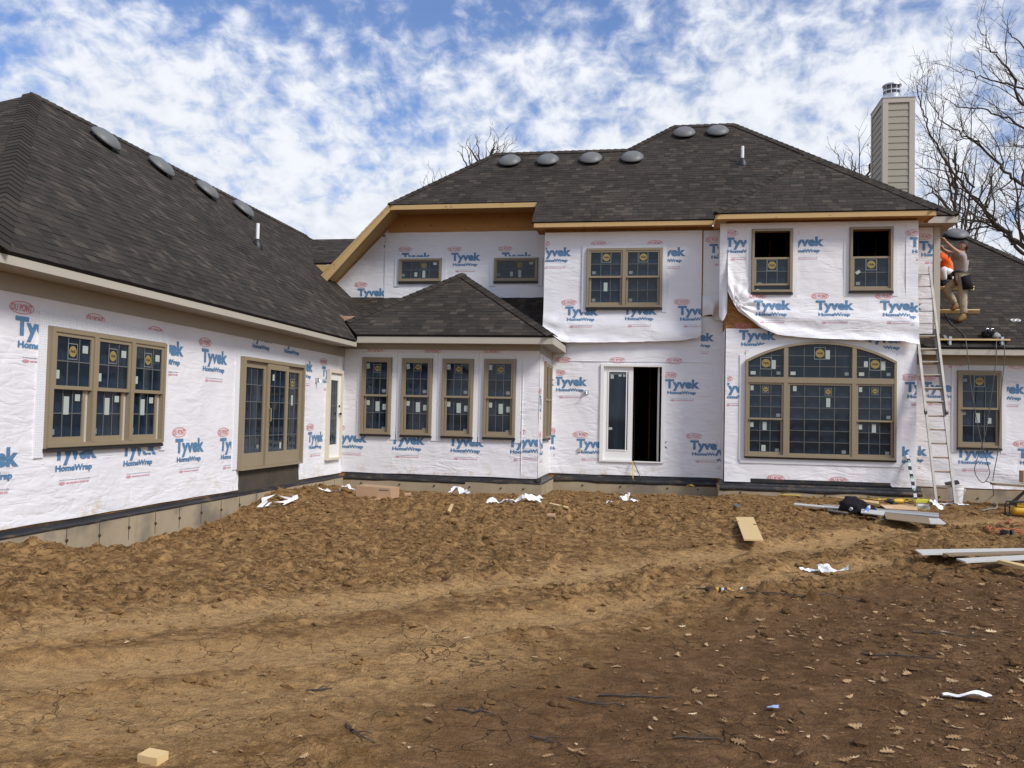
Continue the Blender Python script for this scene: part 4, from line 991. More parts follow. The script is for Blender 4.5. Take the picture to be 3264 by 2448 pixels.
# main upper double window
PLm = lambda u, v, w=0.0: PLf['main'](u, v, w+0.05)
o_, us = double_hung(PLm, -1.795, -0.005, 2.655, 4.075, 2, rail=3.385, tapew=0.12, top_tape=0.10, label='double window of tan frame on the upper storey')
for n_, (a, b) in enumerate(us):
    m_ = (a+b)/2; put(o_, PLm, 'disc', m_+0.01, 3.86, 0.072, s=1.15); put(o_, PLm, 'small', a+0.12, 3.49, 0.072); put(o_, PLm, 'small', a+0.12, 2.83, 0.034)
    if n_ == 0: put(o_, PLm, 'tall', m_, 3.15, 0.034, s=1.05)
# bay upper windows, top half open
PLb = lambda u, v, w=0.0: PLf['bay'](u, v, w+0.035)
for n_, (a, b, v0, v1, op) in enumerate(((1.99, 2.86, 2.895, 4.315, 0.10), (4.085, 4.975, 2.92, 4.325, 0.0))):
    o_, us = double_hung(PLb, a, b, v0, v1, 1, rail=3.66, opened=max(op, 0.0001), tapew=0.12, top_tape=0.10)
    m_ = (a+b)/2; put(o_, PLb, 'disc', m_, 3.50, 0.05, s=1.15); put(o_, PLb, 'small', a+0.17, 3.08, 0.05)
    if n_: put(o_, PLb, 'wide', a+0.17, 3.33, 0.05, 0.6, .9)
    if op:
        mm = MB(); mm.pbox(PLb, a+0.05, v0+0.05, 0.025, b-0.05, v0+0.05+op, 0.04); mm.build('glass_pane', MT['glass'], o_)
# french door with its right leaf swung in
mm = MB(); P_ = PLf['main']
mm.pbox(P_, -1.42, -1.05, -0.10, -1.345, 1.29, 0.055); mm.pbox(P_, 0.03, -1.05, -0.10, 0.105, 1.29, 0.055); mm.pbox(P_, -1.345, 1.235, -0.10, 0.03, 1.29, 0.055); mm.pbox(P_, -1.345, -1.05, -0.10, 0.03, -1.02, 0.06)
FD = part(mm, 'french_door', MT['white'], ); FD['label'] = 'white french door standing half open'
mm = MB(); ring_boxes(mm, P_, -1.343, -0.645, -1.018, 1.233, 0.115, -0.055, -0.01, tb=0.25, tt=0.12); ring_boxes(mm, P_, -1.245, -0.785, -0.785, 1.13, 0.025, -0.01, 0.004); mm.build('door_leaf', MT['white'], FD)
mm = MB(); mm.pbox(P_, -1.23, -0.77, -0.04, -0.755, 1.115, -0.03); mm.build('glass_pane', MT['glass'], FD)
put(FD, P_, 'port', -1.15, 1.0, -0.028, .05); put(FD, P_, 'sq', -0.96, 1.03, -0.028, s=.8); put(FD, P_, 'wide', -0.84, 1.02, -0.028, s=.8); put(FD, P_, 'wide', -1.17, -0.26, -0.028, s=.8)
mm = MB(); mm.pbox(P_, -1.22, 1.045, -0.029, -0.765, 1.105, -0.025); mm.build('blind', MT['labelgrey'], FD)
PLd = lambda u, v, w=0.0: Vector((-0.02-w*1.0-0.05*(u)*0.35, YM+0.12+u, v))   # leaf opened about square to the wall
mm = MB()
ring_boxes(mm, PLd, 0.0, 0.70, -1.018, 1.233, 0.11, 0.0, 0.04, tb=0.25, tt=0.12); mm.build('door_leaf', MT['white'], FD)
mm = MB(); mm.pbox(PLd, 0.1, -0.78, 0.015, 0.6, 1.12, 0.02); mm.build('glass_pane', MT['glass'], FD)
hm = MB(); hm.box(-0.012, -0.02, -0.05, 0.012, 0.02, 0.05); hme = hm.mesh('hinge', MT['black'])
for v in (1.05, 0.35, -0.3, -0.9): sub('hinge', hme, FD, Matrix.Translation((0.02, YM+0.03, v)))
# big arched window of the bay
pl = PLf['bay']; A0, A1, AB, SP, AP = 1.885, 5.07, -0.79, 1.365, 1.79
hc = (A1-A0)/2; AC = (A0+A1)/2; s_ = AP-SP; RR = (hc*hc+s_*s_)/(2*s_); CV = AP-RR
def arc(u, off=0.0): return CV+math.sqrt(max(0, (RR+off)**2-(u-AC)**2))
mm = MB()
def arcband(mm, pl, ua, ub, o0, o1, w0, w1, n=24):
    for i in range(n):
        p, q = ua+(ub-ua)*i/n, ua+(ub-ua)*(i+1)/n
        mm.hexa([pl(p, arc(p, o0), w0), pl(q, arc(q, o0), w0), pl(q, arc(q, o1), w0), pl(p, arc(p, o1), w0), pl(p, arc(p, o0), w1), pl(q, arc(q, o0), w1), pl(q, arc(q, o1), w1), pl(p, arc(p, o1), w1)])
PR = 0.11
mm.pbox(pl, A0, AB, 0.002, A1, AB+0.05, PR); mm.pbox(pl, A0, AB+0.05, 0.002, A0+0.05, arc(A0, -0.05)+0.0, PR); mm.pbox(pl, A1-0.05, AB+0.05, 0.002, A1, arc(A1, -0.05), PR)
arcband(mm, pl, A0, A1, -0.055, 0.0, 0.002, PR)
mm.pbox(pl, A0+0.05, 0.865, 0.002, A1-0.05, 0.985, PR-0.004)
M1, M2 = 2.75, 4.195
for mu in (M1, M2):
    mm.pbox(pl, mu-0.045, AB+0.05, 0.002, mu+0.045, 0.865, PR-0.006); mm.pbox(pl, mu-0.045, 0.985, 0.002, mu+0.045, arc(mu, -0.056), PR-0.006)
AW = part(mm, 'window', MT['frame']); AW['label'] = 'wide arched window made of nine glazed units'
mm = MB(); mm.pbox(pl, A0-0.01, AB-0.04, 0.003, A1+0.01, AB-0.001, 0.08); mm.build('sill_strip', MT['framedark'], AW)
for (a, b, dh) in ((A0+0.05, M1-0.045, True), (M1+0.045, M2-0.045, False), (M2+0.045, A1-0.05, True)):
    if dh:
        vm = 0.055
        sash(AW, pl, a, b, vm-0.02, 0.865, 0.05, 0.085, 3, 3, t=0.04); sash(AW, pl, a+.01, b-.01, AB+0.05, vm+0.02, 0.012, 0.047, 3, 3, t=0.045, tb=0.06)
        m_ = (a+b)/2
        put(AW, pl, 'disc', m_, 0.71, 0.072, s=.72); put(AW, pl, 'port', a+0.09, 0.74, 0.072, s=.9); put(AW, pl, 'small', b-0.11, 0.14, 0.072); put(AW, pl, 'port', a+0.10, -0.08, 0.034, s=.95); put(AW, pl, 'tall', m_-0.01, -0.11, 0.034); put(AW, pl, 'small', b-0.12, -0.64, 0.034)
        if a < 3: put(AW, pl, 'port', m_-0.03, -0.60, 0.034, s=1.2)
    else:
        sash(AW, pl, a, b, AB+0.05, 0.865, 0.04, 0.085, 4, 6, t=0.045)
        put(AW, pl, 'disc', a+.86, 0.68, 0.07, s=.75); put(AW, pl, 'tall', a+.86, 0.44, 0.07); put(AW, pl, 'port', a+0.15, 0.74, 0.07); put(AW, pl, 'small', b-0.16, -0.64, 0.07)
    # arched top light: panes cut to the curve
    cols = 3 if dh else 4; du = (b-a-0.03)/cols; vs_ = [0.985+0.015, 1.235, 1.475, 1.9]
    mm = MB(); bars = MB()
    for i in range(cols):
        ua, ub = a+0.015+i*du, a+0.015+(i+1)*du
        for j in range(3):
            lo, hi = vs_[j], vs_[j+1]; n_ = 6
            top = [(ub+(ua-ub)*k/n_) for k in range(n_+1)]
            pts = [(ua, lo), (ub, lo)]+[(u, min(hi, arc(u, -0.058))) for u in top]
            if min(hi, max(arc(u, -0.058) for u in top)) <= lo+0.01: continue
            pts = [(u, max(lo, v)) for u, v in pts]
            pm_ = MB(); pm_.add([pl(u, v, 0.05) for u, v in pts], [tuple(range(len(pts)))]); pm_.build('glass_pane', MT['glass'], AW)
        if i: bars.pbox(pl, ua-0.007, 1.0, 0.051, ua+0.007, arc(ua, -0.056), 0.056)
    for v in (1.235, 1.475):
        r_ = math.sqrt(max(0, (RR-0.056)**2-(v-CV)**2)); x0_, x1_ = max(a, AC-r_), min(b, AC+r_)
        if x1_ > x0_: bars.pbox(pl, x0_, v-0.007, 0.052, x1_, v+0.007, 0.0575)
    bars.build('muntin_grid', MT['muntin'], AW)
    u_ = {True: (a+b)/2, False: (a+b)/2}[dh]
    vd = 1.53 if not dh else 1.30
    put(AW, pl, 'disc', u_, vd, 0.06, s=1.25); put(AW, pl, 'tall', u_+0.17, vd-0.03, 0.059); put(AW, pl, 'wide', a+0.11, 1.08, 0.06); put(AW, pl, 'small', b-0.11, 1.08, 0.06)
    if a > 4: put(AW, pl, 'port', u_-0.19, vd, 0.059, s=1.1)
mm = MB(); arcband(mm, pl, A0-0.0, A1+0.0, 0.004, 0.16, 0.004, 0.036); part(mm, 'flashing_tape', MT['tape'])
tape(pl, A0-0.13, A0-0.004, AB-0.1, SP+0.12); tape(pl, A1+0.004, A1+0.13, AB-0.1, SP+0.12)
mm = MB(); mm.pbox(pl, A0-0.1, AB-0.15, 0.004, A1+0.1, AB-0.045, 0.038); part(mm, 'flashing_tape', MT['wrap'])
# wing window
o_, us = double_hung(PLf['main'], 6.575, 7.475, -0.48, 1.23, 1, rail=0.385, tapew=0.12, top_tape=0.10)
pl = PLf['main']; put(o_, pl, 'disc', 7.02, 1.0, 0.072, s=1.15); put(o_, pl, 'small', 6.72, 1.02, 0.072); put(o_, pl, 'tall', 7.0, 0.18, 0.034, s=1.1); put(o_, pl, 'port', 7.24, 0.12, 0.034, s=1.1); put(o_, pl, 'small', 6.71, 0.28, 0.034)
# small wall fittings
def fitting(p, ax, s=1.0):
    mm = MB(); a = Vector(ax); mm.obox(p+a*0.015, (0.05*s, 0.02*s, 0), (0, 0.02, 0.0) if abs(a.x) > .5 else (0, 0.02, 0), (0, 0, 0.05*s)); mm.tube([p, p+a*0.10, p+a*0.13+Vector((0, 0, -0.05))], 0.016, 8)
    part(mm, 'hose_tap', MT['galv'])
fitting(PL_left(*lp(1850, 575), 0.01), (1, 0, 0)); fitting(PLf['main'](*uv_front(c6(610, 552), YM), 0.02), (0, -1, 0))
for p in (PLf['main'](*uv_front(c6(548, 1060), YM), 0.03), PL_left(*lp(1850, 945), 0.02)):
    mm = MB(); mm.obox(p, (0.03, 0, 0), (0, 0.03, 0), (0, 0, 0.05)); part(mm, 'outlet_box', MT['liner'])

# ------------------------------------------------------------------ ROOFS
def clip_poly(poly, conv):
    out = list(poly); n = len(conv)
    for i in range(n):
        (ax, ay), (bx, by) = conv[i], conv[(i+1) % n]; inp = out; out = []
        if not inp: break
        def ins(p): return (bx-ax)*(p[1]-ay)-(by-ay)*(p[0]-ax) >= -1e-9
        for k_ in range(len(inp)):
            p, q = inp[k_], inp[(k_+1) % len(inp)]; ip, iq = ins(p), ins(q)
            if ip: out.append(p)
            if ip != iq:
                d1 = (bx-ax)*(p[1]-ay)-(by-ay)*(p[0]-ax); d2 = (bx-ax)*(q[1]-ay)-(by-ay)*(q[0]-ax); t = d1/(d1-d2)
                out.append((p[0]+(q[0]-p[0])*t, p[1]+(q[1]-p[1])*t))
    return out
def area(p): return abs(sum(p[i][0]*p[(i+1) % len(p)][1]-p[(i+1) % len(p)][0]*p[i][1] for i in range(len(p))))/2
EXPO = 0.143
WIDTHS = (0.13, 0.17, 0.21, 0.27); TINTS = (0.13, 0.31, 0.50, 0.80)
def tab_geo(poly, s0, hb, ht, ln):
    """top face plus skirts of one shingle tab, in (u, s, h)"""
    top = [(u, s_, hb+(ht-hb)*(s_-s0)/ln) for u, s_ in poly]; n_ = len(poly)
    vs = top+[(u, s_, 0.0) for u, s_ in poly]
    return vs, [tuple(range(n_))]+[(n_+i, n_+(i+1) % n_, (i+1) % n_, i) for i in range(n_)]
tab_cache = {}
def tab_mesh(wi, ti, hi):
    k_ = (wi, ti, hi)
    if k_ not in tab_cache:
        w_ = WIDTHS[wi]-0.004; mm = MB(); ln = EXPO+0.02
        vs, fs = tab_geo([(0, 0), (w_, 0), (w_, ln), (0, ln)], 0, (0.006, 0.010)[hi], 0.0015, ln); mm.add(vs, fs, 0, TINTS[ti]); tab_cache[k_] = mm.mesh('shingle', MT['shingle'], tint=True)
    return tab_cache[k_]
def roof(name, fz, updir, polys, solo=None, thick=0.05, seed=0, deckmat=None):
    """fz(x,y)->z of the roof plane; updir: horizontal unit vector pointing up the slope; polys: convex plan polygons (ccw).
    solo(x,y): tells which whole shingles become objects of their own"""
    rnd = random.Random(seed); ux, uy = updir
    slope = fz(ux, uy)-fz(0, 0); k_ = math.sqrt(1+slope*slope)
    Sv = Vector((ux, uy, slope))/k_; Uv = Vector((uy, -ux, 0)); Nv = Uv.cross(Sv)   # u along the eave, s up the slope
    org = Vector((0, 0, fz(0, 0)))
    def loc(x, y): p = Vector((x, y, fz(x, y)))-org; return (p.dot(Uv), p.dot(Sv))
    def wld(u, s_, h): return org+Uv*u+Sv*s_+Nv*h
    P2 = [[loc(*q) for q in pp] for pp in polys]
    P2 = [pp if sum(pp[i][0]*pp[(i+1) % len(pp)][1]-pp[(i+1) % len(pp)][0]*pp[i][1] for i in range(len(pp))) > 0 else pp[::-1] for pp in P2]
    dk = MB()
    for pp in P2: dk.prism([wld(u, s_, -thick) for u, s_ in pp], [wld(u, s_, -0.002) for u, s_ in pp])
    ro = part(dk, name, deckmat or MT['deck'])
    fld = MB(); smin = min(s_ for pp in P2 for _, s_ in pp); smax = max(s_ for pp in P2 for _, s_ in pp); umin = min(u for pp in P2 for u, _ in pp); umax = max(u for pp in P2 for u, _ in pp)
    ln = EXPO+0.02; row = 0; s0 = smin-0.02; singles = []
    while s0 < smax:
        u = umin-rnd.random()*0.5
        while u < umax:
            wi = rnd.choice((0, 1, 1, 2, 2, 3)); w_ = WIDTHS[wi]; ti = rnd.choice((0, 0, 1, 1, 1, 1, 2, 2, 2, 3)); hi = rnd.choice((0, 0, 1)); rect_ = [(u, s0), (u+w_-0.004, s0), (u+w_-0.004, s0+ln), (u, s0+ln)]
            for pp in P2:
                cp = clip_poly(rect_, pp)
                if len(cp) < 3 or area(cp) < 0.0015: continue
                full = abs(area(cp)-area(rect_)) < 1e-6; c_ = wld(u+w_/2, s0, 0)
                if full and solo and solo(c_.x, c_.y): singles.append((c_.length, u, s0, wi, ti, hi)); continue
                hb = (0.006, 0.010)[hi]; vs, fs = tab_geo(cp, s0, hb, 0.002, ln)
                fld.add([wld(a, b, c2_) for a, b, c2_ in vs], fs, 0, TINTS[ti])
            u += w_
        s0 += EXPO; row += 1
    singles.sort(key=lambda q: q[0])
    for n_, (d_, u, s_, wi, ti, hi) in enumerate(singles):
        if n_ < 300:
            o2 = sub('shingle', tab_mesh(wi, ti, hi), ro, Matrix(((Uv.x, Sv.x, Nv.x, 0), (Uv.y, Sv.y, Nv.y, 0), (Uv.z, Sv.z, Nv.z, 0), (0, 0, 0, 1))))
            o2.matrix_basis = Matrix.Translation(wld(u, s_, 0)) @ o2.matrix_basis
        else:
            w_ = WIDTHS[wi]; vs, fs = tab_geo([(u, s_), (u+w_-.004, s_), (u+w_-.004, s_+ln), (u, s_+ln)], s_, (0.006, 0.010)[hi], 0.0015, ln); fld.add([wld(a, b, c2_) for a, b, c2_ in vs], fs, 0, TINTS[ti])
    if fld.f:
        o2 = fld.build('shingle_field', MT['shingle'], ro, tint=True); o2['kind'] = 'stuff'
    return ro, Nv
def caps(ro, p0, p1, n1, n2, w=0.14, step=0.19):
    """folded cap shingles along a hip or ridge, one object each"""
    p0, p1 = Vector(p0), Vector(p1); d = (p1-p0); L = d.length; d.normalize()
    a = n1.cross(d); a = a if a.dot(n2) < 0 else -a; b = n2.cross(d); b = b if b.dot(n1) < 0 else -b
    a.normalize(); b.normalize(); nn_ = (n1+n2).normalized()
    meshes = []
    for ti in range(3):
        mm = MB(); l_ = step*1.25; h0, h1 = 0.028, 0.014
        vs = [a*w+n1*h0*.8, nn_*(h0+0.004), b*w+n2*h0*.8, a*w+n1*h1*.6+d*l_, nn_*h1+d*l_, b*w+n2*h1*.6+d*l_]
        lo = [v-nn_*0.014 for v in vs]
        mm.add(vs+lo, [(0, 1, 4, 3), (1, 2, 5, 4), (6, 7, 1, 0), (7, 8, 2, 1), (3, 9, 6, 0), (8, 11, 5, 2)], 0, (0.15, 0.35, 0.55)[ti]); meshes.append(mm.mesh('ridge_cap', MT['shingle'], tint=True))
    n_ = int(L/step); rnd = random.Random(int(L*1000))
    for i in range(n_): sub('ridge_cap', rnd.choice(meshes), ro, Matrix.Translation(p0+d*(i*L/n_)))
PM = 5/6
zL = lambda x, y: 1.6+0.9*(-6.65-x)
zLf = lambda x, y: 1.6+0.696*(y-7.45)
zS = lambda x, y: 1.72+0.667*(y-17.85)
zSr = lambda x, y: 1.72+0.667*(-2.27-x)
zSl = lambda x, y: 1.72+0.667*(x+7.59)
zH = lambda x, y: 3.13-0.667*(21.9-y)
zM = lambda x, y: 4.68+PM*(y-20.08)
zB = lambda x, y: 4.62+PM*(y-19.26)
zBl = lambda x, y: 4.62+PM*(x-1.15)
zBr = lambda x, y: 4.62+PM*(5.78-x)
zR = lambda x, y: 1.72+0.667*(y-19.97)
rL, nL = roof('left_wing_roof', zL, (-1, 0), [[(-6.62, 7.41), (-6.62, 17.78), (-7.35, 18.7), (-7.35, 8.354)], [(-7.35, 8.354), (-7.35, 21.88), (-10.9, 21.88), (-10.9, 12.94)], [(-8.5, 21.88), (-10.9, 24.65), (-10.9, 21.88)]],
              solo=lambda x, y: y < 13.2 and x > -9.8 and y > 7.9+(-6.65-x)*1.35, seed=1)
rLf, nLf = roof('left_wing_hip', zLf, (0, 1), [[(-15.15, 7.45), (-6.65, 7.45), (-10.9, 12.94)]], seed=2)
rLb, nLb = roof('left_wing_rear_roof', lambda x, y: 1.6+0.9*(x+15.15), (1, 0), [[(-15.15, 7.45), (-10.9, 12.94), (-10.9, 26), (-15.15, 26)]], seed=3)
caps(rL, (-6.65, 7.45, 1.62), (-10.9, 12.94, 5.44), nL, nLf, 0.16); caps(rL, (-10.9, 24.6, 5.44), (-10.9, 12.94, 5.44), nL, nLb)
rS, nS = roof('sunroom_roof', zS, (0, 1), [[(-6.66, 17.85), (-2.25, 17.85), (-4.93, 20.51), (-7.1, 18.34)]], seed=4)
rSr, nSr = roof('sunroom_side_roof', zSr, (-1, 0), [[(-2.27, 17.85), (-2.27, 20.49), (-4.93, 20.49)], [(-2.87, 20.49), (-2.87, 21.88), (-4.93, 21.88), (-4.93, 20.49)]], seed=5)
rSl, nSl = roof('sunroom_side_roof', zSl, (1, 0), [[(-7.1, 18.34), (-4.93, 20.51), (-4.93, 21.88), (-7.1, 21.88)]], seed=6)
caps(rS, (-2.27, 17.85, 1.74), (-4.93, 20.51, 3.51), nS, nSr, 0.15); caps(rS, (-7.1, 18.34, 2.06), (-4.93, 20.51, 3.51), nS, nSl, 0.15)
rH, nH = roof('connector_roof', zH, (0, 1), [[(-7.2, 20.2), (-2.86, 20.2), (-2.86, 21.88), (-8.4, 21.88)]], seed=7)
rM, nM = roof('main_roof', zM, (0, 1), [[(-0.98, 20.08), (6.45, 20.08), (1.95, 24.6), (0.27, 24.6), (-0.98, 23.35)], [(-3.13, 20.08), (-0.98, 20.08), (-0.98, 23.35), (-3.13, 23.35)], [(-7.04, 20.95), (-3.13, 20.95), (-3.13, 23.35), (-4.72, 23.35)]], seed=8)
nMr = Vector((PM, 0, 1)).normalized(); nMl = Vector((-PM, 0, 1)).normalized(); nMb = Vector((0, PM, 1)).normalized()
def slab(pts, name, m_=None, t=0.05):
    mm = MB(); nrm = (Vector(pts[1])-Vector(pts[0])).cross(Vector(pts[2])-Vector(pts[0])).normalized()
    mm.prism([Vector(p)-nrm*t for p in pts], [Vector(p)-nrm*0.004 for p in pts]); return part(mm, name, m_ or MT['shingle'])
def P3(f, *q): return [(x, y, f(x, y)) for x, y in q]
# right, left and rear slopes of the main roof
roof('main_side_roof', lambda x, y: 4.68+PM*(6.45-x), (-1, 0), [[(6.45, 20.08), (6.45, 26), (1.95, 26), (1.95, 24.6)]], seed=9)
zrt = zM(0, 24.6); zrl = zM(0, 23.35)
roof('main_rear_roof', lambda x, y: zrt-PM*(y-24.6), (0, -1), [[(0.27, 24.6), (1.95, 24.6), (1.95, 26.5), (0.27, 26.5)]], seed=12)
roof('main_rear_roof', lambda x, y: zrl-PM*(y-23.35), (0, -1), [[(-4.72, 23.35), (-0.98, 23.35), (-0.98, 26.5), (-4.72, 26.5)]], seed=13)
roof('main_side_roof', lambda x, y: zM(0, 20.95)+0.805*(x+7.04), (1, 0), [[(-7.04, 20.95), (-4.72, 23.35), (-4.72, 25.7), (-7.04, 25.7)]], seed=10)
roof('main_side_roof', lambda x, y: zM(0, 20.95)+1.02*(x+7.04), (1, 0), [[(-8.85, 20.93), (-7.04, 20.93), (-7.04, 24.2), (-8.85, 24.2)]], seed=11, deckmat=MT['pine'])
caps(rM, (6.45, 20.08, 4.70), (1.95, 24.6, zrt+.02), nM, nMr, 0.15); caps(rM, (0.27, 24.6, zrt+.02), (1.95, 24.6, zrt+.02), nM, nMb); caps(rM, (-0.98, 23.35, zrl+.02), (0.27, 24.6, zrt+.02), nM, nMl, 0.12); caps(rM, (-4.72, 23.35, zrl+.02), (-0.98, 23.35, zrl+.02), nM, nMb); caps(rM, (-7.04, 20.95, zM(0, 20.95)+.02), (-4.72, 23.35, zrl+.02), nM, nMl, 0.13)
rB, nB = roof('bay_roof', zB, (0, 1), [[(1.13, 19.26), (5.80, 19.26), (3.465, 21.575)]], seed=14)
_, nBl = roof('bay_side_roof', zBl, (1, 0), [[(1.15, 19.26), (3.465, 21.575), (3.465, 22.33), (1.15, 20.02)]], seed=15)
_, nBr = roof('bay_side_roof', zBr, (-1, 0), [[(5.78, 19.26), (5.78, 20.02), (3.465, 22.33), (3.465, 21.575)]], seed=16)
caps(rB, (1.15, 19.26, 4.63), (3.465, 21.575, 6.56), nB, nBl, 0.11); caps(rB, (5.78, 19.26, 4.63), (3.465, 21.575, 6.56), nB, nBr, 0.11)
rR, nR = roof('right_wing_roof', zR, (0, 1), [[(5.50, 19.97), (11.5, 19.97), (8.1, 25.7), (5.50, 25.7)]], seed=17)
nRr = Vector((0.8, 0.25, 1)).normalized()
caps(rR, (11.5, 19.97, 1.74), (8.1, 25.7, zR(0, 25.7)+.02), nR, nRr, 0.15)
slab([(11.5, 19.97, 1.70), (12.2, 26, 1.7), (8.1, 25.7, zR(0, 25.7)-.02)], 'right_wing_hip')
# low roof behind the left wing ridge
roof('rear_link_roof', lambda x, y: 4.02+0.4235*(y-21.58), (0, 1), [[(-9.6, 21.58), (-8.65, 21.58), (-7.0, 24.65), (-11.0, 24.65)]], seed=18)
m = MB(); m.box(-9.6, 21.60, 3.74, -8.66, 21.66, 3.97); part(m, 'fascia_board', MT['pine'])
# --- fascia, soffit, frieze
def boards(name, mt, *bx):
    for q in bx: mm = MB(); mm.box(*q); part(mm, name, mt)
boards('fascia_board', MT['trim'], (-6.68, 7.5, 1.445, -6.65, 12.3, 1.585), (-6.68, 12.303, 1.445, -6.65, 15.9, 1.585), (-6.68, 15.903, 1.445, -6.65, 17.865, 1.585))
boards('fascia_board', MT['trim'], (-6.648, 17.88, 1.54, -2.30, 17.91, 1.70), (-2.298, 17.88, 1.54, -2.268, YM-0.05, 1.70), (5.52, 20.0, 1.555, 11.4, 20.03, 1.70), (5.84, 20.1, 4.51, 6.44, 20.13, 4.665), (6.44, 20.1, 4.51, 6.47, 26, 4.665))
boards('soffit_panel', MT['soffit'], (XL+0.001, 7.6, 1.452, -6.682, 17.9, 1.464), (XL+0.36, 17.912, 1.552, -2.30, YS-0.001, 1.562), (XS+0.001, YS, 1.552, -2.30, YM-0.02, 1.562), (5.52, 20.032, 1.565, 11, YM+0.0, 1.575), (5.53, 20.132, 4.515, 6.438, YM-0.001, 4.525), (6.192, YM, 4.515, 6.438, 26, 4.525))
boards('frieze_board', MT['soffit'], (XL+0.002, 8, 1.25, XL+0.032, YS-0.03, 1.45), (XL+0.04, YS-0.032, 1.43, XS+0.03, YS-0.002, 1.551), (XS+0.002, YS-0.001, 1.38, XS+0.032, YM-0.03, 1.551), (XBR+0.02, YM-0.032, 1.36, 11, YM-0.002, 1.564))
boards('corner_board', MT['trim'], (6.07, YM-0.035, 1.99, 6.20, YM-0.004, 4.51), (6.192, YM-0.003, 2.0, 6.215, YM+0.12, 4.51))
boards('fascia_board', MT['pine'], (-3.06, 20.10, 4.555, 1.16, 20.135, 4.665), (-7.0, 20.95, zM(0, 20.95)-0.135, -3.06, 20.985, zM(0, 20.95)-0.02), (1.18, 19.28, 4.49, 5.75, 19.315, 4.605), (1.16, 19.29, 4.49, 1.178, 20.1, 4.605), (5.752, 19.30, 4.49, 5.77, 20.08, 4.605))
boards('soffit_panel', MT['ply'], (-2.84, 20.137, 4.585, 1.15, YM-0.0, 4.597), (1.185, 19.317, 4.525, 5.745, YB-0.002, 4.537), (1.185, YB+0.0, 4.525, XBL-0.002, YM-0.0, 4.537), (XBR+0.002, YB, 4.525, 5.745, 20.10, 4.537), (-7.0, 20.99, zM(0, 20.95)-0.07, -2.9, YU-0.001, zM(0, 20.95)-0.06), (-3.06, 20.137, 4.56, -2.845, 20.95, 4.58))
m = MB(); m.prism([Vector((-3.075, 20.1, 4.555)), Vector((-3.075, 20.95, zM(0, 20.95)-.14)), Vector((-3.075, 20.95, zM(0, 20.95)-.01)), Vector((-3.075, 20.1, 4.665))], [Vector((-3.062, 20.1, 4.555)), Vector((-3.062, 20.95, zM(0, 20.95)-.14)), Vector((-3.062, 20.95, zM(0, 20.95)-.01)), Vector((-3.062, 20.1, 4.665))]); part(m, 'fascia_board', MT['pine'])
# rake board
zr = zM(0, 20.95); a = Vector((-7.0, 20.93, zr-0.02)); b = Vector((-8.84, 20.93, zr-0.02-1.02*1.84)); dn = Vector((0, 0, -0.155))
m = MB(); m.prism([a, b, b+dn*0.9+Vector((0.12, 0, -.02)), a+dn], [v+Vector((0, 0.035, 0)) for v in (a, b, b+dn*0.9+Vector((0.12, 0, -.02)), a+dn)]); part(m, 'rake_board', MT['pine'])
# nailed pine strip and torn membrane at the valley foot, plus a corner stud under the loose wrap
m = MB(); m.box(-2.86, YM-0.03, 1.95, -2.80, YM+0.0, 2.3); part(m, 'corner_stud', MT['pine'])
p = [at(*q, 1, 18.6) for q in (crop(950, 700, 400/1475)(490, 1115), crop(950, 700, 400/1475)(540, 1135), crop(950, 700, 400/1475)(710, 1135), crop(950, 700, 400/1475)(650, 1190), crop(950, 700, 400/1475)(590, 1225), crop(950, 700, 400/1475)(480, 1190))]
m = MB(); m.prism([q+Vector((0.01, 0.03, -0.01)) for q in p], [q-Vector((0, 0.02*(i % 2), 0)) for i, q in enumerate(p)]); part(m, 'valley_paper', MT['cardboard'])
m = MB(); q = [Vector((*(uv_front(c3(*t), YU-0.02)[0:1]), YU-0.06, uv_front(c3(*t), YU-0.06)[1])) for t in ((1370, 785), (1590, 925), (1590, 950), (1560, 945), (1370, 830))]; m.prism([v+Vector((0, 0.01, 0)) for v in q], q); part(m, 'step_flashing', MT['galv'])
# --- roof vents and pipes
vb = MB(); vb.lathe((0, 0, 0), (0, 0, 1), [(0.235, -0.02), (0.235, 0.012), (0.19, 0.02), (0.185, 0.125)], 20); vbm = vb.mesh('vent_base', MT['black'])
vd_ = MB(); vd_.lathe((0, 0, 0.085), (0, 0, 1), [(0.285, 0.0), (0.305, -0.012), (0.31, 0.004), (0.29, 0.035), (0.235, 0.085), (0.17, 0.115), (0.14, 0.118), (0.06, 0.128), (0.005, 0.13)], 28); vdm = vd_.mesh('vent_dome', MT['vent'], True)
def vent(f, nrm, x, y, s=1.0):
    o_ = hp(inst('roof_vent', vdm, None)); q = nrm.to_track_quat('Z', 'Y').to_matrix().to_4x4(); o_.matrix_basis = Matrix.Translation((x, y, f(x, y))) @ q @ Matrix.Scale(s, 4)
    sub('vent_base', vbm, o_, Matrix.Identity(4))
for t in ((788, 252), (1010, 247), (1262, 238), (1503, 232), (1808, 87), (2003, 78)):
    v = ray(*c11(*t)); v = v/v[1]; Y = (4.68-PM*20.08)/(v[2]-PM); vent(zM, nM, v[0]*Y, Y-0.08)
for t in ((618, 378), (962, 545), (1245, 690), (1470, 805)):
    v = ray(*c1(*t)); v = v/v[1]; Y = (1.6-0.9*6.65)/(v[2]+0.9*v[0]); vent(zL, nL, v[0]*Y+0.05, Y)
v = ray(*c9(790, 405)); v = v/v[1]; Y = (1.72-0.667*19.97)/(v[2]-0.667); vent(zR, nR, v[0]*Y, Y-0.1, 0.98)
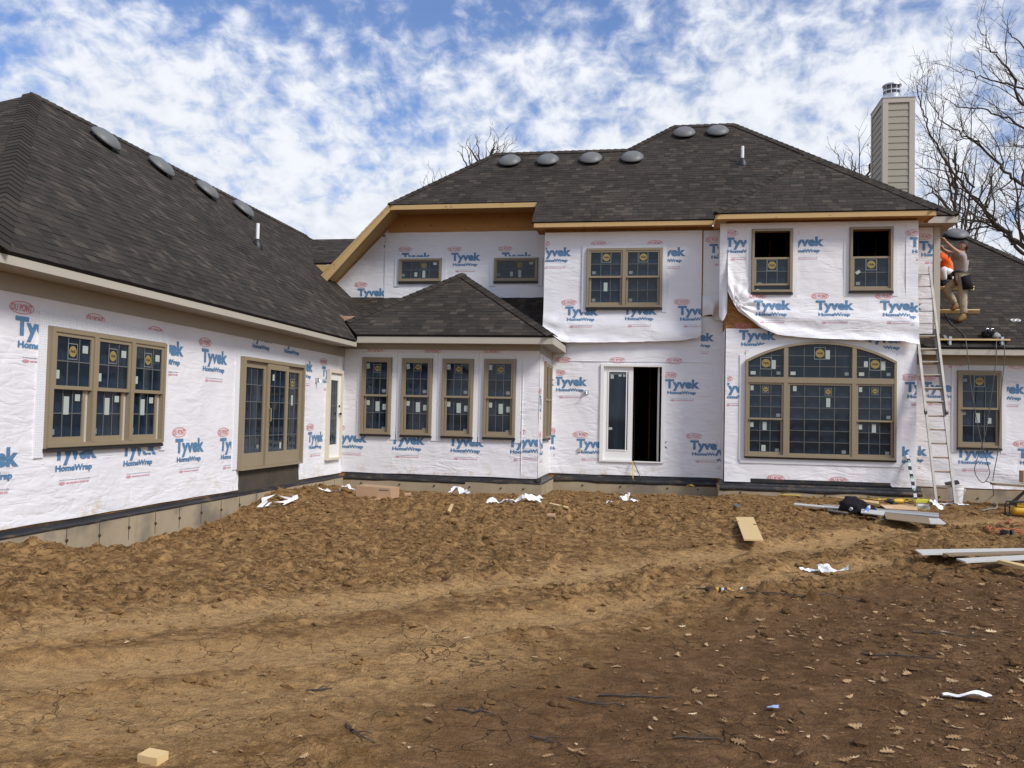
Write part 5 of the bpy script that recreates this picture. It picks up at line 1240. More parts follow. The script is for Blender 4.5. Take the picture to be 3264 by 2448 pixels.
def pipe(x, y, z, nrm, hh):
    mm = MB(); mm.tube([(x, y, z-0.05), (x, y, z+hh)], 0.04, 14); o_ = part(mm, 'vent_pipe', MT['pipe'], True); smooth_angle(o_)
    mm = MB(); mm.lathe((x, y, z), (0, 0, 1), [(0.125, -0.08), (0.12, 0.02), (0.06, 0.13), (0.043, 0.15)], 16); mm.obox(Vector((x, y, z))+nrm*0.014, nrm.cross(Vector((0.3, .2, .1))).normalized()*0.12, nrm.cross(nrm.cross(Vector((0.3, .2, .1)))).normalized()*0.12, nrm*0.004); o2 = mm.build('pipe_boot', MT['black'], o_); smooth_angle(o2)
v = ray(*c11(2150, 262)); v = v/v[1]; Y = (4.68-PM*20.08)/(v[2]-PM); pipe(v[0]*Y, Y, Y*v[2], nM, 0.46)
v = ray(*c1(1577, 1025)); v = v/v[1]; Y = (1.6-0.9*6.65)/(v[2]+0.9*v[0]); pipe(v[0]*Y, Y, Y*v[2], nL, 0.50)
# --- chimney with lap siding
CX0, CX1, CY0, CY1, CZ0, CZ1 = 6.06, 6.90, 25.0, 26.35, 2.0, 9.18
m = MB(); m.box(CX0+0.03, CY0+0.03, CZ0, CX1-0.03, CY1-0.03, CZ1); CH_ = part(m, 'chimney', MT['siding'])
bd = MB(); W_ = (CX1-CX0)-0.28; bd.hexa([(0, 0.005, 0), (W_, 0.005, 0), (W_, 0.03, 0), (0, 0.03, 0), (0, 0.022, 0.205), (W_, 0.022, 0.205), (W_, 0.03, 0.205), (0, 0.03, 0.205)]); bdm = bd.mesh('siding_board', MT['siding'])
D_ = (CY1-CY0)-0.22; bl = MB(); bl.hexa([(0.005, 0, 0), (0.03, 0, 0), (0.03, D_, 0), (0.005, D_, 0), (0.022, 0, 0.205), (0.03, 0, 0.205), (0.03, D_, 0.205), (0.022, D_, 0.205)]); blm = bl.mesh('siding_board', MT['siding'])
bo = MB(); bo.hexa([(-.03, 0, 0), (-.005, 0, 0), (-.005, D_, 0), (-.03, D_, 0), (-.03, 0, .205), (-.022, 0, .205), (-.022, D_, .205), (-.03, D_, .205)]); bom = bo.mesh('siding_board', MT['siding'])
ex = 0.187
for i in range(16):
    z = CZ1-0.14-0.205-i*ex
    sub('siding_board', bdm, CH_, Matrix.Translation((CX0+0.14, CY0, z))); sub('siding_board', blm, CH_, Matrix.Translation((CX0, CY0+0.11, z))); sub('siding_board', bom, CH_, Matrix.Translation((CX1, CY0+0.11, z)))
for q in ((CX0-0.006, CY0-0.012, CZ0, CX0+0.14, CY0+0.029, CZ1-0.14), (CX1-0.14, CY0-0.012, CZ0, CX1+0.006, CY0+0.029, CZ1-0.14), (CX0-0.012, CY0+0.0295, CZ0, CX0+0.029, CY0+0.11, CZ1-0.14), (CX0-0.012, CY1-0.11, CZ0, CX0+0.029, CY1, CZ1-0.14), (CX0-0.008, CY0-0.014, CZ1-0.139, CX1+0.008, CY0+0.03, CZ1), (CX0-0.012, CY0+0.031, CZ1-0.139, CX0+0.03, CY1, CZ1)):
    mm = MB(); mm.box(*q); mm.build('corner_board', MT['trim'], CH_)
mm = MB(); mm.box(CX0-0.03, CY0-0.03, CZ1+0.002, CX1+0.03, CY1+0.03, CZ1+0.03); mm.build('chimney_cap', MT['galv'], CH_)
fx, fy, fz_ = (CX0+CX1)/2-0.08, (CY0+CY1)/2-0.25, CZ1+0.15; mm = MB(); mm.lathe((fx, fy, CZ1+0.03), (0, 0, 1), [(0.30, 0), (0.27, 0.06), (0.235, 0.10), (0.235, 0.20), (0.0, 0.20)], 24)
mm.lathe((fx, fy, fz_+0.17), (0, 0, 1), [(0.24, 0), (0.24, 0.03), (0.22, 0.03)], 24); mm.lathe((fx, fy, fz_+0.32), (0, 0, 1), [(0.24, 0), (0.26, 0.015), (0.25, 0.05), (0.05, 0.08)], 24)
for k_ in range(10): t = 2*math.pi*k_/10; mm.tube([(fx+.233*math.cos(t), fy+.233*math.sin(t), fz_+.06), (fx+.233*math.cos(t), fy+.233*math.sin(t), fz_+.33)], 0.011, 6)
mm.build('flue_cap', MT['galv'], CH_)
mm = MB(); mm.lathe((fx, fy, fz_+0.07), (0, 0, 1), [(0.19, 0), (0.19, 0.25)], 20); mm.build('flue_pipe', MT['vent'], CH_)

# ================================================================== THINGS ON THE SITE
def bounds_base(mb_):
    return Vector((sum(v[0] for v in mb_.v)/len(mb_.v), sum(v[1] for v in mb_.v)/len(mb_.v), min(v[2] for v in mb_.v)))
def single(mb_, name, mats, label, cat, group=None, smooth=False, tint=False):
    """one thing that is one mesh, origin at its base"""
    b = bounds_base(mb_); mb_.v = [(v[0]-b.x, v[1]-b.y, v[2]-b.z) for v in mb_.v]
    o_ = mb_.build(name, mats, None, smooth, tint); o_.location = b; return tag(o_, label, cat, group)
def onR(px, py):
    v = ray(px, py); v = v/v[1]; Y = (1.72-0.667*19.97)/(v[2]-0.667); return Vector((v[0]*Y, Y, v[2]*Y))
def gboard(name, label, cat, cr, pts, th, m_, lift=0.0, group=None, top=None):
    """flat board lying on the ground, its four top corners seen at pts"""
    q = [ghit(*cr(*p), 0.03+lift) for p in pts]
    ss = [(i/7, j/7) for i in range(8) for j in range(8)]; px_2 = [q[0].lerp(q[1], a).lerp(q[3].lerp(q[2], a), b) for a, b in ss]
    zz = np.sort(gheight(np.array([p.x for p in px_2]), np.array([p.y for p in px_2]))); zm = float(zz[-1])+th*0.5+0.016+lift*0.6
    q = [Vector((ray(*cr(*p))*(zm/ray(*cr(*p))[2])).tolist()) for p in pts]
    a = (q[1]-q[0]).cross(q[2]-q[1]).z
    if a < 0: q = q[::-1]
    mm = MB(); mm.prism([p-Vector((0, 0, th*0.5)) for p in q], [p+Vector((0, 0, th*0.5)) for p in q])
    return single(mm, name, m_, label, cat, group)
# loose sheathing board and wood block
gboard('wood_board', 'pale yellow sheathing offcut lying flat on the open dirt', 'board', c8, [(207, 1330), (330, 1331), (400, 1490), (265, 1484)], 0.02, MT['palewood'])
p = gpt(*cD(330, 1646)); mm = MB(); mm.obox(p+Vector((0, 0, 0.02)), Vector((0.055, -0.009, 0.0)), Vector((0.008, 0.034, 0.004)), Vector((0, 0, 0.019)))
single(mm, 'wood_block', MT['palewood'], 'small sawn pine block on the dirt nearest the camera', 'wood block')
# siding boards at the right edge
G1 = 'siding boards stacked on the dirt'
gboard('siding_board_length', 'pale grey siding board, topmost of the stack beside the dark dirt', 'board', c8, [(1452, 1556), (2330, 1545), (2330, 1562), (1502, 1588)], 0.016, MT['boardgrey'], 0.05, G1)
gboard('siding_board_length', 'brownish board lying under the pale grey siding board', 'board', c8, [(1640, 1580), (2330, 1562), (2330, 1578), (1690, 1596)], 0.016, MT['boardbrown'], 0.025, G1)
gboard('siding_board_length', 'pale grey siding board lying apart in front of the stack', 'board', c8, [(1742, 1620), (2330, 1588), (2330, 1614), (1808, 1642)], 0.018, MT['boardgrey'], 0.01, G1)
gboard('lumber_offcut', 'yellow pine stud end poking in beside the grey siding boards', 'board', c8, [(2030, 1637), (2055, 1632), (2330, 1690), (2300, 1706)], 0.038, MT['palewood'], 0.02)
# pile of boards in front of the bay
G2 = 'boards in the pile below the ladder'
gboard('trim_board', 'long white primed board reaching furthest left in the pile', 'board', cG, [(130, 262), (150, 240), (900, 312), (880, 335)], 0.02, MT['boardgrey'], 0.03, G2)
gboard('trim_board', 'long grey board at the back of the pile by the yellow cord', 'board', cG, [(545, 275), (560, 262), (2180, 385), (2160, 405)], 0.02, mat('grey_primed_board', (0.30, 0.30, 0.30), 0.6), 0.03, G2)
gboard('trim_board', 'grey board with a sawn notch on the right end of the pile', 'board', cG, [(560, 300), (1100, 320), (2180, 410), (2170, 436)], 0.02, mat('grey_coated_board', (0.36, 0.36, 0.355), 0.6), 0.012, G2)
gboard('trim_board', 'short pale board lying across the middle of the pile', 'board', cG, [(1090, 325), (1420, 352), (1400, 415), (1080, 375)], 0.015, MT['boardgrey'], 0.045, G2)
gboard('trim_board', 'white pointed board end at the right front of the pile', 'board', cG, [(2030, 440), (2180, 455), (2290, 535), (2060, 528)], 0.015, MT['boardgrey'], 0.01, G2)
gboard('trim_board', 'grey board under the black jacket at the front of the pile', 'board', cG, [(610, 330), (900, 370), (900, 392), (600, 345)], 0.02, MT['boarddark'], 0.0, G2)
gboard('trim_board', 'dark grey notched strip in front of the black jacket', 'board', cG, [(1250, 420), (1450, 440), (1390, 478), (1240, 445)], 0.012, mat('notched_strip', (0.24, 0.235, 0.23), 0.6), 0.0, G2)
o = gboard('backer_board', 'brown paper faced board with a small white sticker', 'board', cG, [(1400, 372), (2030, 440), (2062, 537), (1440, 462)], 0.012, MT['boardbrown'], 0.03)
q = ghit(*cG(1467, 415)); q = Vector((q.x, q.y, o.location.z+0.013)); mm = MB(); mm.box(-0.075, -0.035, 0, 0.075, 0.035, 0.002); s2 = mm.build('sticker', MT['paper'], o); s2.location = q-o.location
gboard('pine_stud', 'clean yellow pine stud lying behind the board pile', 'stud', cG, [(722, 163), (740, 160), (1335, 226), (1335, 262)], 0.04, MT['palewood'], 0.03)
gboard('plywood_sheet', 'pale plywood offcut under the power drill', 'board', cG, [(1350, 262), (1870, 265), (1880, 340), (1430, 315)], 0.012, mat('peach_plywood', (0.62, 0.40, 0.22), 0.7), 0.02)
# black jacket heaped on the boards
p = gpt(*cG(1000, 430)); mm = MB()
bmj = bmesh.new(); bmesh.ops.create_icosphere(bmj, subdivisions=4, radius=1)
for v in bmj.verts:
    c_ = v.co.copy(); n_ = 1+0.28*mnoise.noise(c_*1.7+Vector((3, 1, 2)))+0.12*mnoise.noise(c_*5)
    x_, y_, z_ = c_.x*0.24*n_, c_.y*0.17*n_, max(-0.02, c_.z*0.27*n_)
    if c_.x > 0.35: x_ += 0.16*(c_.x-0.35)/0.65; z_ *= 1-0.75*(c_.x-0.35)/0.65
    v.co = (x_, y_, z_+0.03)
me_ = bpy.data.meshes.new('jacket'); bmj.to_mesh(me_); bmj.free(); me_.materials.append(MT['cloth']); me_.polygons.foreach_set('use_smooth', [True]*len(me_.polygons))
o = link(bpy.data.objects.new('jacket', me_)); o.location = p+Vector((-.02, 0.05, 0.06)); tag(o, 'black jacket heaped on the grey boards', 'jacket')
for (a, b, lab, st) in (((1010, 345), (925, 430), 'clear caulk tube leaning on the left of the black jacket', 0), ((1195, 335), (1120, 470), 'clear tube with a blue label leaning right of the black jacket', 1)):
    q = gpt(*cG(*b)); t_ = q+Vector(((a[0]-b[0])*0.0015, 0.14, 0.13)); q = q+Vector((0, -0.05, 0.11)); t_ = t_+Vector((0, 0, 0.07)); e = empty('caulk_tube', q, lab, 'tube')
    d = t_-q; mm = MB(); mm.tube([Vector(), d], 0.03, 14); o2 = mm.build('barrel', MT['clear'], e); smooth_angle(o2)
    if st: mm = MB(); mm.tube([d*.25, d*.75], 0.0315, 14); o2 = mm.build('paper_band', MT['bluelabel'], e); smooth_angle(o2)
    mm = MB(); mm.tube([d*1.0, d*1.06, d*1.3], [0.031, 0.012, 0.005], 10); mm.build('nozzle', MT['paper'], e)
# cordless drill lying on the plywood
p = gpt(*cG(1560, 290), 0.05); e = empty('power_drill', p, 'yellow power drill with black grip lying on plywood', 'drill')
mm = MB(); mm.lathe((-0.02, 0, 0.05), (1, 0.1, 0.05), [(0.03, -0.02), (0.05, 0.0), (0.055, 0.10), (0.045, 0.16), (0.02, 0.19)], 14); smooth_angle(mm.build('motor_body', MT['yellow'], e))
mm = MB(); mm.lathe((-0.04, 0, 0.05), (-1, -0.1, -0.05), [(0.045, 0), (0.05, 0.05), (0.03, 0.10), (0.012, 0.16)], 14); smooth_angle(mm.build('chuck', MT['black'], e))
mm = MB(); mm.tube([(0.03, 0, 0.03), (-0.03, -0.09, 0.0), (-0.10, -0.15, 0.01)], [0.03, 0.028, 0.035], 10); smooth_angle(mm.build('grip', MT['black'], e))
mm = MB(); mm.tube([(0.17, 0, 0.05), (0.24, 0.0, 0.03), (0.34, -0.05, 0.0), (0.42, 0.02, 0.0)], 0.008, 6); mm.build('cable', MT['black'], e)
# yellow nail box, plastic bag
p = gpt(*cG(1940, 340)); e = empty('nail_box', p, 'clear nail box with a yellow lid beside the level', 'box')
mm = MB(); mm.box(-0.125, -0.08, 0, 0.125, 0.08, 0.15); mm.build('box_body', mat('smoky_plastic', (0.40, 0.40, 0.26), 0.35), e)
mm = MB(); mm.box(-0.135, -0.09, 0.15, 0.135, 0.09, 0.20); mm.box(-0.10, -0.05, 0.20, 0.10, 0.05, 0.215); mm.build('lid', mat('lime_plastic', (0.60, 0.56, 0.06), 0.4), e)
mm = MB(); mm.box(-0.10, -0.084, 0.085, 0.10, -0.0805, 0.125); mm.build('paper_band', MT['paper'], e)
def crumple(name, label, cat, p, lx, ly, hgt, rot, seed, m_, nx=22, ny=12, group=None, curl=0.0, ridge=1.0):
    """a crumpled thin sheet resting on the ground"""
    vs = []; mm = MB()
    for i in range(nx+1):
        for j in range(ny+1):
            a = i/nx-0.5; b = j/ny-0.5; e_ = 1+0.35*mnoise.noise((a*3, b*3, seed))
            x_ = a*lx*e_; y_ = b*ly*(1+0.4*mnoise.noise((a*4, seed, 1)))+0.18*lx*mnoise.noise((a*2.2, seed*1.7, 5))
            f_ = max(0.0, 0.25+mnoise.noise((a*lx*5+seed*3, b*ly*6, seed+2)))*1.0+0.35*abs(mnoise.noise((a*lx*9+b*2, b*ly*12, seed+4)))
            z_ = hgt*f_*1.5+curl*hgt*max(0, abs(b)*2-0.5)**2
            c_, s__ = math.cos(rot), math.sin(rot); X_, Y_ = x_*c_-y_*s__, x_*s__+y_*c_
            vs.append((p.x+X_, p.y+Y_, gz(p.x+X_, p.y+Y_)+0.008+z_))
    k = ny+1; mm.add(vs, [(i*k+j, (i+1)*k+j, (i+1)*k+j+1, i*k+j+1) for i in range(nx) for j in range(ny)])
    return single(mm, name, m_, label, cat, group)
crumple('plastic_bag', 'crumpled clear plastic bag beside the yellow lidded box', 'bag', ghit(*cG(2090, 345)), 0.34, 0.28, 0.16, 0.5, 3.1, mat('milky_plastic', (0.62, 0.64, 0.66), 0.25, 0.6))
GS = 'torn white wrap scraps on the dirt'
def scr(px, lx, ly, h_, rot, seed, label, **k): crumple('wrap_scrap', label, 'scrap', ghit(*px), lx, ly, h_, rot, seed, MT['paper'], group=GS, **k)
scr(cG(2030, 185), 0.62, 0.16, 0.05, -0.25, 1.3, 'white wrap strip lying behind the ladder foot')
scr(cR(480, 1010), 0.30, 0.26, 0.16, 0.2, 2.2, 'folded white wrap scrap propped beside the bucket')
scr(cR(470, 1080), 0.75, 0.12, 0.04, -0.1, 4.4, 'dirty white strip under the ladder feet')
scr(c4(840, 1408), 1.05, 0.42, 0.13, 0.05, 5.6, 'largest heap of white wrap along the sunroom foundation')
scr(c4(1045, 1408), 0.24, 0.26, 0.14, 0.4, 6.1, 'white scrap at the right end of the largest wrap heap')
scr(c4(665, 1408), 0.26, 0.10, 0.05, 0.0, 6.9, 'small white scrap between the cardboard box and the wrap heap')
scr(c4(1228, 1395), 0.18, 0.42, 0.10, 0.25, 7.7, 'upright white flap of wrap against a dirt clump')
scr(c4(1290, 1455), 0.46, 0.20, 0.12, -0.35, 8.3, 'curled white scrap lying in front of the upright flap')
scr(c4(1378, 1412), 0.28, 0.16, 0.12, 0.5, 9.2, 'small folded white scrap near the sunroom corner')
scr(c4(210, 1450), 0.72, 0.16, 0.07, 0.0, 10.4, 'white strip left of the cardboard box')
scr(c4(1640, 1545), 0.48, 0.09, 0.08, 0.1, 11.8, 'twisted white strip, left part, in the open dirt')
scr(c4(1860, 1530), 0.62, 0.16, 0.10, 0.15, 12.5, 'twisted white strip with raised end right of its twin')
scr(c6(845, 1540), 0.26, 0.12, 0.05, 0.3, 13.3, 'curved white scrap in front of the french door')
scr(c6(942, 1508), 0.17, 0.16, 0.10, -0.2, 14.9, 'square white scrap standing up in front of the french door')
scr(c6(1020, 1522), 0.16, 0.10, 0.04, -0.5, 15.5, 'tiny white scrap right of the standing scrap')
scr(cD(1800, 1238), 0.30, 0.13, 0.09, -0.2, 16.1, 'crinkled white scrap at the edge of the dark dirt', ridge=1.6)
scr(cD(1752, 1231), 0.20, 0.10, 0.05, 0.1, 17.7, 'grey white scrap left of the crinkled scrap', ridge=1.6)
scr(cD(1607, 1278), 0.10, 0.08, 0.03, 0.2, 18.1, 'small white paper bit right of the caulk tube')
scr(cD(1662, 1282), 0.09, 0.05, 0.03, -0.5, 19.4, 'narrow white paper bit near the dark dirt edge')
scr(cD(2088, 1512), 0.26, 0.075, 0.03, -0.28, 20.5, 'bright white paper strip on dark leafy dirt', curl=1.2)
crumple('wrapper', 'blue and white wrapper on the dark leafy dirt', 'wrapper', ghit(*cD(1668, 1533)), 0.065, 0.035, 0.022, -0.1, 21.2, mat('blue_white_foil', (0.36, 0.45, 0.68), 0.35))
# looped strap of wrap near the left wall
pts = [ghit(*cD(*q)) for q in ((560, 1103), (572, 1093), (570, 1084), (598, 1078), (628, 1085), (612, 1092), (585, 1094), (575, 1099), (612, 1095), (638, 1090), (636, 1080))]
mm = MB(); L_ = []
for i, q in enumerate(pts):
    d = (pts[min(i+1, len(pts)-1)]-pts[max(i-1, 0)]).normalized(); nrm = Vector((-d.y, d.x, 0))*0.05; z_ = gz(q.x, q.y)+0.02+0.05*abs(math.sin(i*1.9)); L_ += [Vector((q.x, q.y, z_))+nrm, Vector((q.x, q.y, z_+0.03*math.sin(i*2.7)))-nrm]
mm.add(L_, [(2*i, 2*i+2, 2*i+3, 2*i+1) for i in range(len(pts)-1)]); single(mm, 'wrap_strap', MT['paper'], 'looped white wrap strap on dirt near the patio door', 'strap')
# cardboard box and bits of wood
p = gpt(*c4(560, 1492)); e = empty('cardboard_box', p, 'brown cardboard box turned over on its flaps by the sunroom', 'box')
mm = MB(); mm.hexa([(-0.36, -0.16, .02), (0.30, -0.13, .02), (0.34, 0.26, .02), (-0.31, 0.25, .02), (-0.36, -0.16, .245), (0.30, -0.13, .215), (0.34, 0.26, .215), (-0.31, 0.25, .245)]); mm.build('box_body', MT['cardboard'], e)
mm = MB(); mm.hexa([(-0.36, -.34, .005), (0.42, -.28, .005), (0.31, -.13, .02), (-0.36, -.16, .02), (-0.36, -.34, .011), (0.42, -.28, .011), (0.31, -.13, .028), (-0.36, -.16, .028)]); mm.build('flap', MT['cardboard'], e)
mm = MB(); mm.hexa([(-0.52, -.12, .01), (-0.365, -.16, .02), (-0.315, .25, .02), (-0.47, .25, .01), (-0.52, -.12, .016), (-0.365, -.16, .028), (-0.315, .25, .028), (-0.47, .25, .016)]); mm.build('flap', MT['cardboard'], e)
mm = MB(); mm.hexa([(-0.3645, -.07, .08), (-0.3645+.012, 0.03, .08), (-0.3645+.0125, .03, .08), (-0.364, -.07, .08), (-0.3655, -.07, .2), (-0.3655+.012, .03, .2), (-0.3645+.0125, .03, .2), (-0.364, -.07, .2)]); mm.build('paper_label', MT['paper'], e)
mm = MB(); mm.hexa([(0.08, -.144, .17), (0.26, -.136, .165), (0.26, -.132, .165), (0.08, -.138, .17), (0.08, -.144, .19), (0.26, -.136, .185), (0.26, -.132, .185), (0.08, -.138, .19)]); mm.build('print_strip', MT['boarddark'], e)
p = gpt(*c4(830, 1490)); mm = MB(); mm.lathe(p+Vector((-0.06, 0, 0.035)), (1, 0.15, 0.1), [(0.04, 0), (0.042, 0.12), (0.036, 0.12), (0.036, 0.01)], 14); single(mm, 'cardboard_tube', MT['cardboard'], 'short cardboard core right of the cardboard box', 'tube')
p = gpt(*cD(1190, 1160) if False else c4(2095, 1680)); mm = MB(); mm.lathe(p+Vector((-0.06, 0, 0.035)), (1, -0.1, 0.0), [(0.04, 0), (0.042, 0.13), (0.036, 0.13), (0.036, 0.01)], 14); single(mm, 'cardboard_tube', MT['cardboard'], 'brown core half sunk in the open dirt', 'tube')
gboard('wood_scrap', 'upright leaning pale stick in front of the wrap heap', 'wood scrap', c4, [(1178, 1605), (1205, 1612), (1232, 1545), (1210, 1540)], 0.02, MT['palewood'], 0.02)
gboard('wood_scrap', 'long thin pale plank piece right of the twisted white strips', 'wood scrap', c6, [(275, 1537), (285, 1530), (450, 1566), (440, 1578)], 0.02, MT['palewood'], 0.02)
gboard('wood_scrap', 'short pale wedge of wood near the sunroom corner', 'wood scrap', c4, [(1515, 1412), (1540, 1398), (1615, 1390), (1612, 1412)], 0.02, MT['palewood'], 0.03)
gboard('shingle_scrap', 'dark shingle offcut by the yellow cord, left one', 'shingle', c6, [(1130, 1410), (1160, 1395), (1280, 1410), (1240, 1424)], 0.012, MT['deck'], 0.02)
gboard('shingle_scrap', 'dark shingle offcut by the yellow cord, right one', 'shingle', c6, [(1245, 1420), (1280, 1408), (1400, 1412), (1370, 1432)], 0.012, MT['deck'], 0.03)
gboard('shingle_scrap', 'small dark grey shingle bit alone on the dirt before the bay', 'shingle', c8, [(190, 1240), (225, 1236), (245, 1250), (215, 1258)], 0.012, MT['boarddark'], 0.02)
# construction adhesive tube
p = gpt(*cD(1548, 1275)); e = empty('adhesive_tube', p+Vector((0, 0, 0.028)), 'black adhesive tube with an orange end lying on bare dirt', 'tube'); ax = Vector((1, -0.12, 0)).normalized()
mm = MB(); mm.tube([ax*-0.10, ax*0.10], 0.024, 16); smooth_angle(mm.build('barrel', MT['black'], e))
mm = MB(); mm.tube([ax*0.10, ax*0.128], 0.0245, 16); smooth_angle(mm.build('end_cap', mat('orange_cap', (0.75, 0.28, 0.03), 0.45), e))
mm = MB(); mm.tube([ax*-0.01, ax*0.02], 0.0246, 16); smooth_angle(mm.build('printed_band', MT['yellow'], e)); mm = MB(); mm.tube([ax*0.045, ax*0.07], 0.0246, 16); smooth_angle(mm.build('printed_band', mat('pale_band', (0.45, 0.5, 0.6), 0.5), e))
mm = MB(); mm.tube([ax*-0.10, ax*-0.115, ax*-0.19], [0.02, 0.009, 0.004], 8); mm.build('nozzle', MT['black'], e)
# bucket
p = gpt(*cR(605, 1055)); e = empty('bucket', p, 'white plastic bucket with dark offcuts behind the ladder', 'bucket')
mm = MB(); mm.lathe((0, 0, 0), (0, 0, 1), [(0.125, 0), (0.132, 0.02), (0.150, 0.29), (0.158, 0.292), (0.158, 0.325), (0.152, 0.327), (0.154, 0.345), (0.162, 0.347), (0.162, 0.37), (0.150, 0.372), (0.128, 0.03)], 28); smooth_angle(mm.build('pail', MT['white'], e))
mm = MB(); mm.tube([(0.15*math.cos(t), -0.16*abs(math.sin(t))*0.4-0.10, 0.33-0.17*math.sin(t)) for t in [math.pi*i/12 for i in range(13)]], 0.004, 6); mm.build('wire_handle', MT['galv'], e)
mm = MB(); mm.obox((-0.07, 0, 0.42), (0.13, 0.01, 0.03), (0, 0.05, 0.01), (-0.01, 0, 0.03)); single_ = None
mm.v = [(v[0]+p.x, v[1]+p.y, v[2]+p.z) for v in mm.v]; mm.obox(p+Vector((-0.08, 0.02, 0.30)), (0.02, 0, 0.10), (0, 0.03, 0), (0.03, 0, -0.006)); single(mm, 'membrane_offcut', MT['flash'], 'dark membrane offcut sticking out of the white bucket', 'offcut')
# spirit level
b_ = gpt(*c8(1463, 1215)); b_ = at(*c8(1463, 1218), 1, 19.22); t_ = at(*c8(1402, 895), 1, 19.66); d = t_-b_; ln = d.length; d.normalize(); wv = Vector((1, 0, 0)); wv = (wv-d*wv.dot(d)).normalized(); nv_ = d.cross(wv)
e = empty('spirit_level', b_, 'long spirit level with white and black bands leaning on the bay corner', 'level')
for i in range(12):
    a, c_ = ln*i/12, ln*(i+1)/12; mm = MB(); mm.obox(d*((a+c_)/2), wv*0.032, nv_*0.012, d*((c_-a)/2-0.0005)); mm.build('level_bar' if i % 2 else 'grip_band', MT['paper'] if i % 2 else MT['black'], e)
for f_ in (0.25, 0.5, 0.85): mm = MB(); mm.obox(d*ln*f_-nv_*0.0, wv*0.018, nv_*0.014, d*0.03); mm.build('vial', mat('green_vial', (0.35, 0.55, 0.45), 0.2), e)
# ladder
Rb = gpt(*c8(1745, 1248)); Rt = at(*c9(440, 828), 1, 20.43); WL = 0.42
Lb = gpt(*c8(1606, 1243)); wx = Vector((Lb.x-Rb.x, 0, 0)); wx = Vector((-WL, 0, 0))
e = empty('extension_ladder', (Rb+Lb)/2, 'worn aluminium extension ladder leaning beside the bay', 'ladder'); B0 = (Rb+Lb)/2
d = Rt-Rb; ln = d.length; d.normalize(); n_ = Vector((1, 0, 0)).cross(d).normalized();   # n_ points out of the wall
if n_.y > 0: n_ = -n_
def rail(side_, s0, s1, off, inset):
    a = Rb+d*s0+n_*off+(Vector((0, 0, 0)) if side_ else wx)+Vector((-inset if side_ else inset, 0, 0)); mm = MB()
    mm.obox(a+d*((s1-s0)/2)-B0, Vector((0.014, 0, 0)), n_*0.036, d*((s1-s0)/2)); mm.obox(a+d*((s1-s0)/2)-B0+n_*0.036, Vector((0.024, 0, 0)), n_*0.004, d*((s1-s0)/2)); return mm.build('rail', MT['alu'], e)
f0 = 2.0
for sd_ in (0, 1): rail(sd_, 0.0, ln*0.72, 0.0, 0.03); rail(sd_, f0, ln, 0.075, 0.0)
for sd_ in (0, 1):
    a = Rb+(Vector() if sd_ else wx)-B0+Vector((-0.03 if sd_ else 0.03, 0, 0.03)); mm = MB(); mm.obox(a, (0.03, 0, 0), (0, 0.06, 0), (0, 0, 0.02)); mm.build('foot', MT['black'], e)
    a = Rb+d*f0+n_*0.075+(Vector() if sd_ else wx)-B0; mm = MB(); mm.obox(a, Vector((0.022, 0, 0)), n_*0.04, d*0.05); mm.build('rung_lock', MT['black'], e)
s0 = 0.10; 
while s0 < ln-0.05:
    fly = s0 > f0
    if s0 < ln*0.72: a = Rb+d*s0-B0; mm = MB(); mm.tube([a+Vector((-0.035, 0, 0)), a+wx+Vector((0.035, 0, 0))], 0.016, 8); mm.build('rung', MT['rung'], e)
    if fly: a = Rb+d*s0+n_*0.075-B0; mm = MB(); mm.tube([a+Vector((-0.004, 0, 0)), a+wx+Vector((0.004, 0, 0))], 0.016, 8); mm.build('rung', MT['alu'], e)
    s0 += 0.305
# saw bench with boards, compressor at the right edge
p0 = at(*cR(1095, 800), 1, 18.9); e = empty('saw_bench', (p0.x+0.9, 18.9, GB-0.03), 'low work bench of boards on a splayed stand at the frame edge', 'bench'); B1 = e.location.copy()
def bpart(nm, m_, fn): mm = MB(); fn(mm); mm.v = [(v[0]-B1.x, v[1]-B1.y, v[2]-B1.z) for v in mm.v]; return mm.build(nm, m_, e)
zt_ = p0.z
bpart('bench_board', MT['boardbrown'], lambda m_: m_.obox((p0.x+1.1, 18.9, zt_-0.03), (1.1, 0.0, -0.035), (0, 0.14, 0), (0, 0, 0.022)))
bpart('bench_board', MT['boardgrey'], lambda m_: m_.obox((p0.x+1.1, 19.0, zt_+0.005), (1.15, 0.03, -0.03), (0, 0.16, 0), (0, 0, 0.011)))
bpart('bench_board', MT['palewood'], lambda m_: m_.obox((p0.x+1.5, 19.02, zt_+0.03), (0.75, 0.02, -0.02), (0, 0.05, 0), (0, 0, 0.019)))
pl_ = at(*cR(1430, 1240), 1, 18.75)
for sx_, sy_ in ((0, -1), (0, 1), (1, -1), (1, 1)):
    bpart('leg', MT['boarddark'], lambda m_: m_.tube([(pl_.x+0.30+sx_*0.9, 18.9+sy_*0.08, zt_-0.05), (pl_.x+sx_*1.1, 18.9+sy_*0.35, gz(pl_.x, 18.9)-0.02)], [0.035, 0.045], 4))
mm = MB(); q = at(*cR(1485, 700), 1, 18.95); mm.obox(q+Vector((0.12, 0, -0.0)), (0.14, 0.0, 0), (0, 0.1, 0), (0, 0, 0.12)); single(mm, 'small_carton', MT['cardboard'], 'brown carton standing on the work bench at the frame edge', 'carton')
p = gpt(*cR(1400, 1215)); e = empty('air_compressor', p, 'yellow air compressor in a black frame under the work bench', 'compressor'); e.scale = (0.72, 0.72, 0.62); e.location.x += 0.12
mm = MB(); mm.lathe((-0.27, 0, 0.17), (1, 0, 0), [(0.02, 0), (0.10, 0.015), (0.135, 0.05), (0.14, 0.10), (0.14, 0.55), (0.13, 0.60), (0.02, 0.64)], 22); smooth_angle(mm.build('tank', MT['yellow'], e))
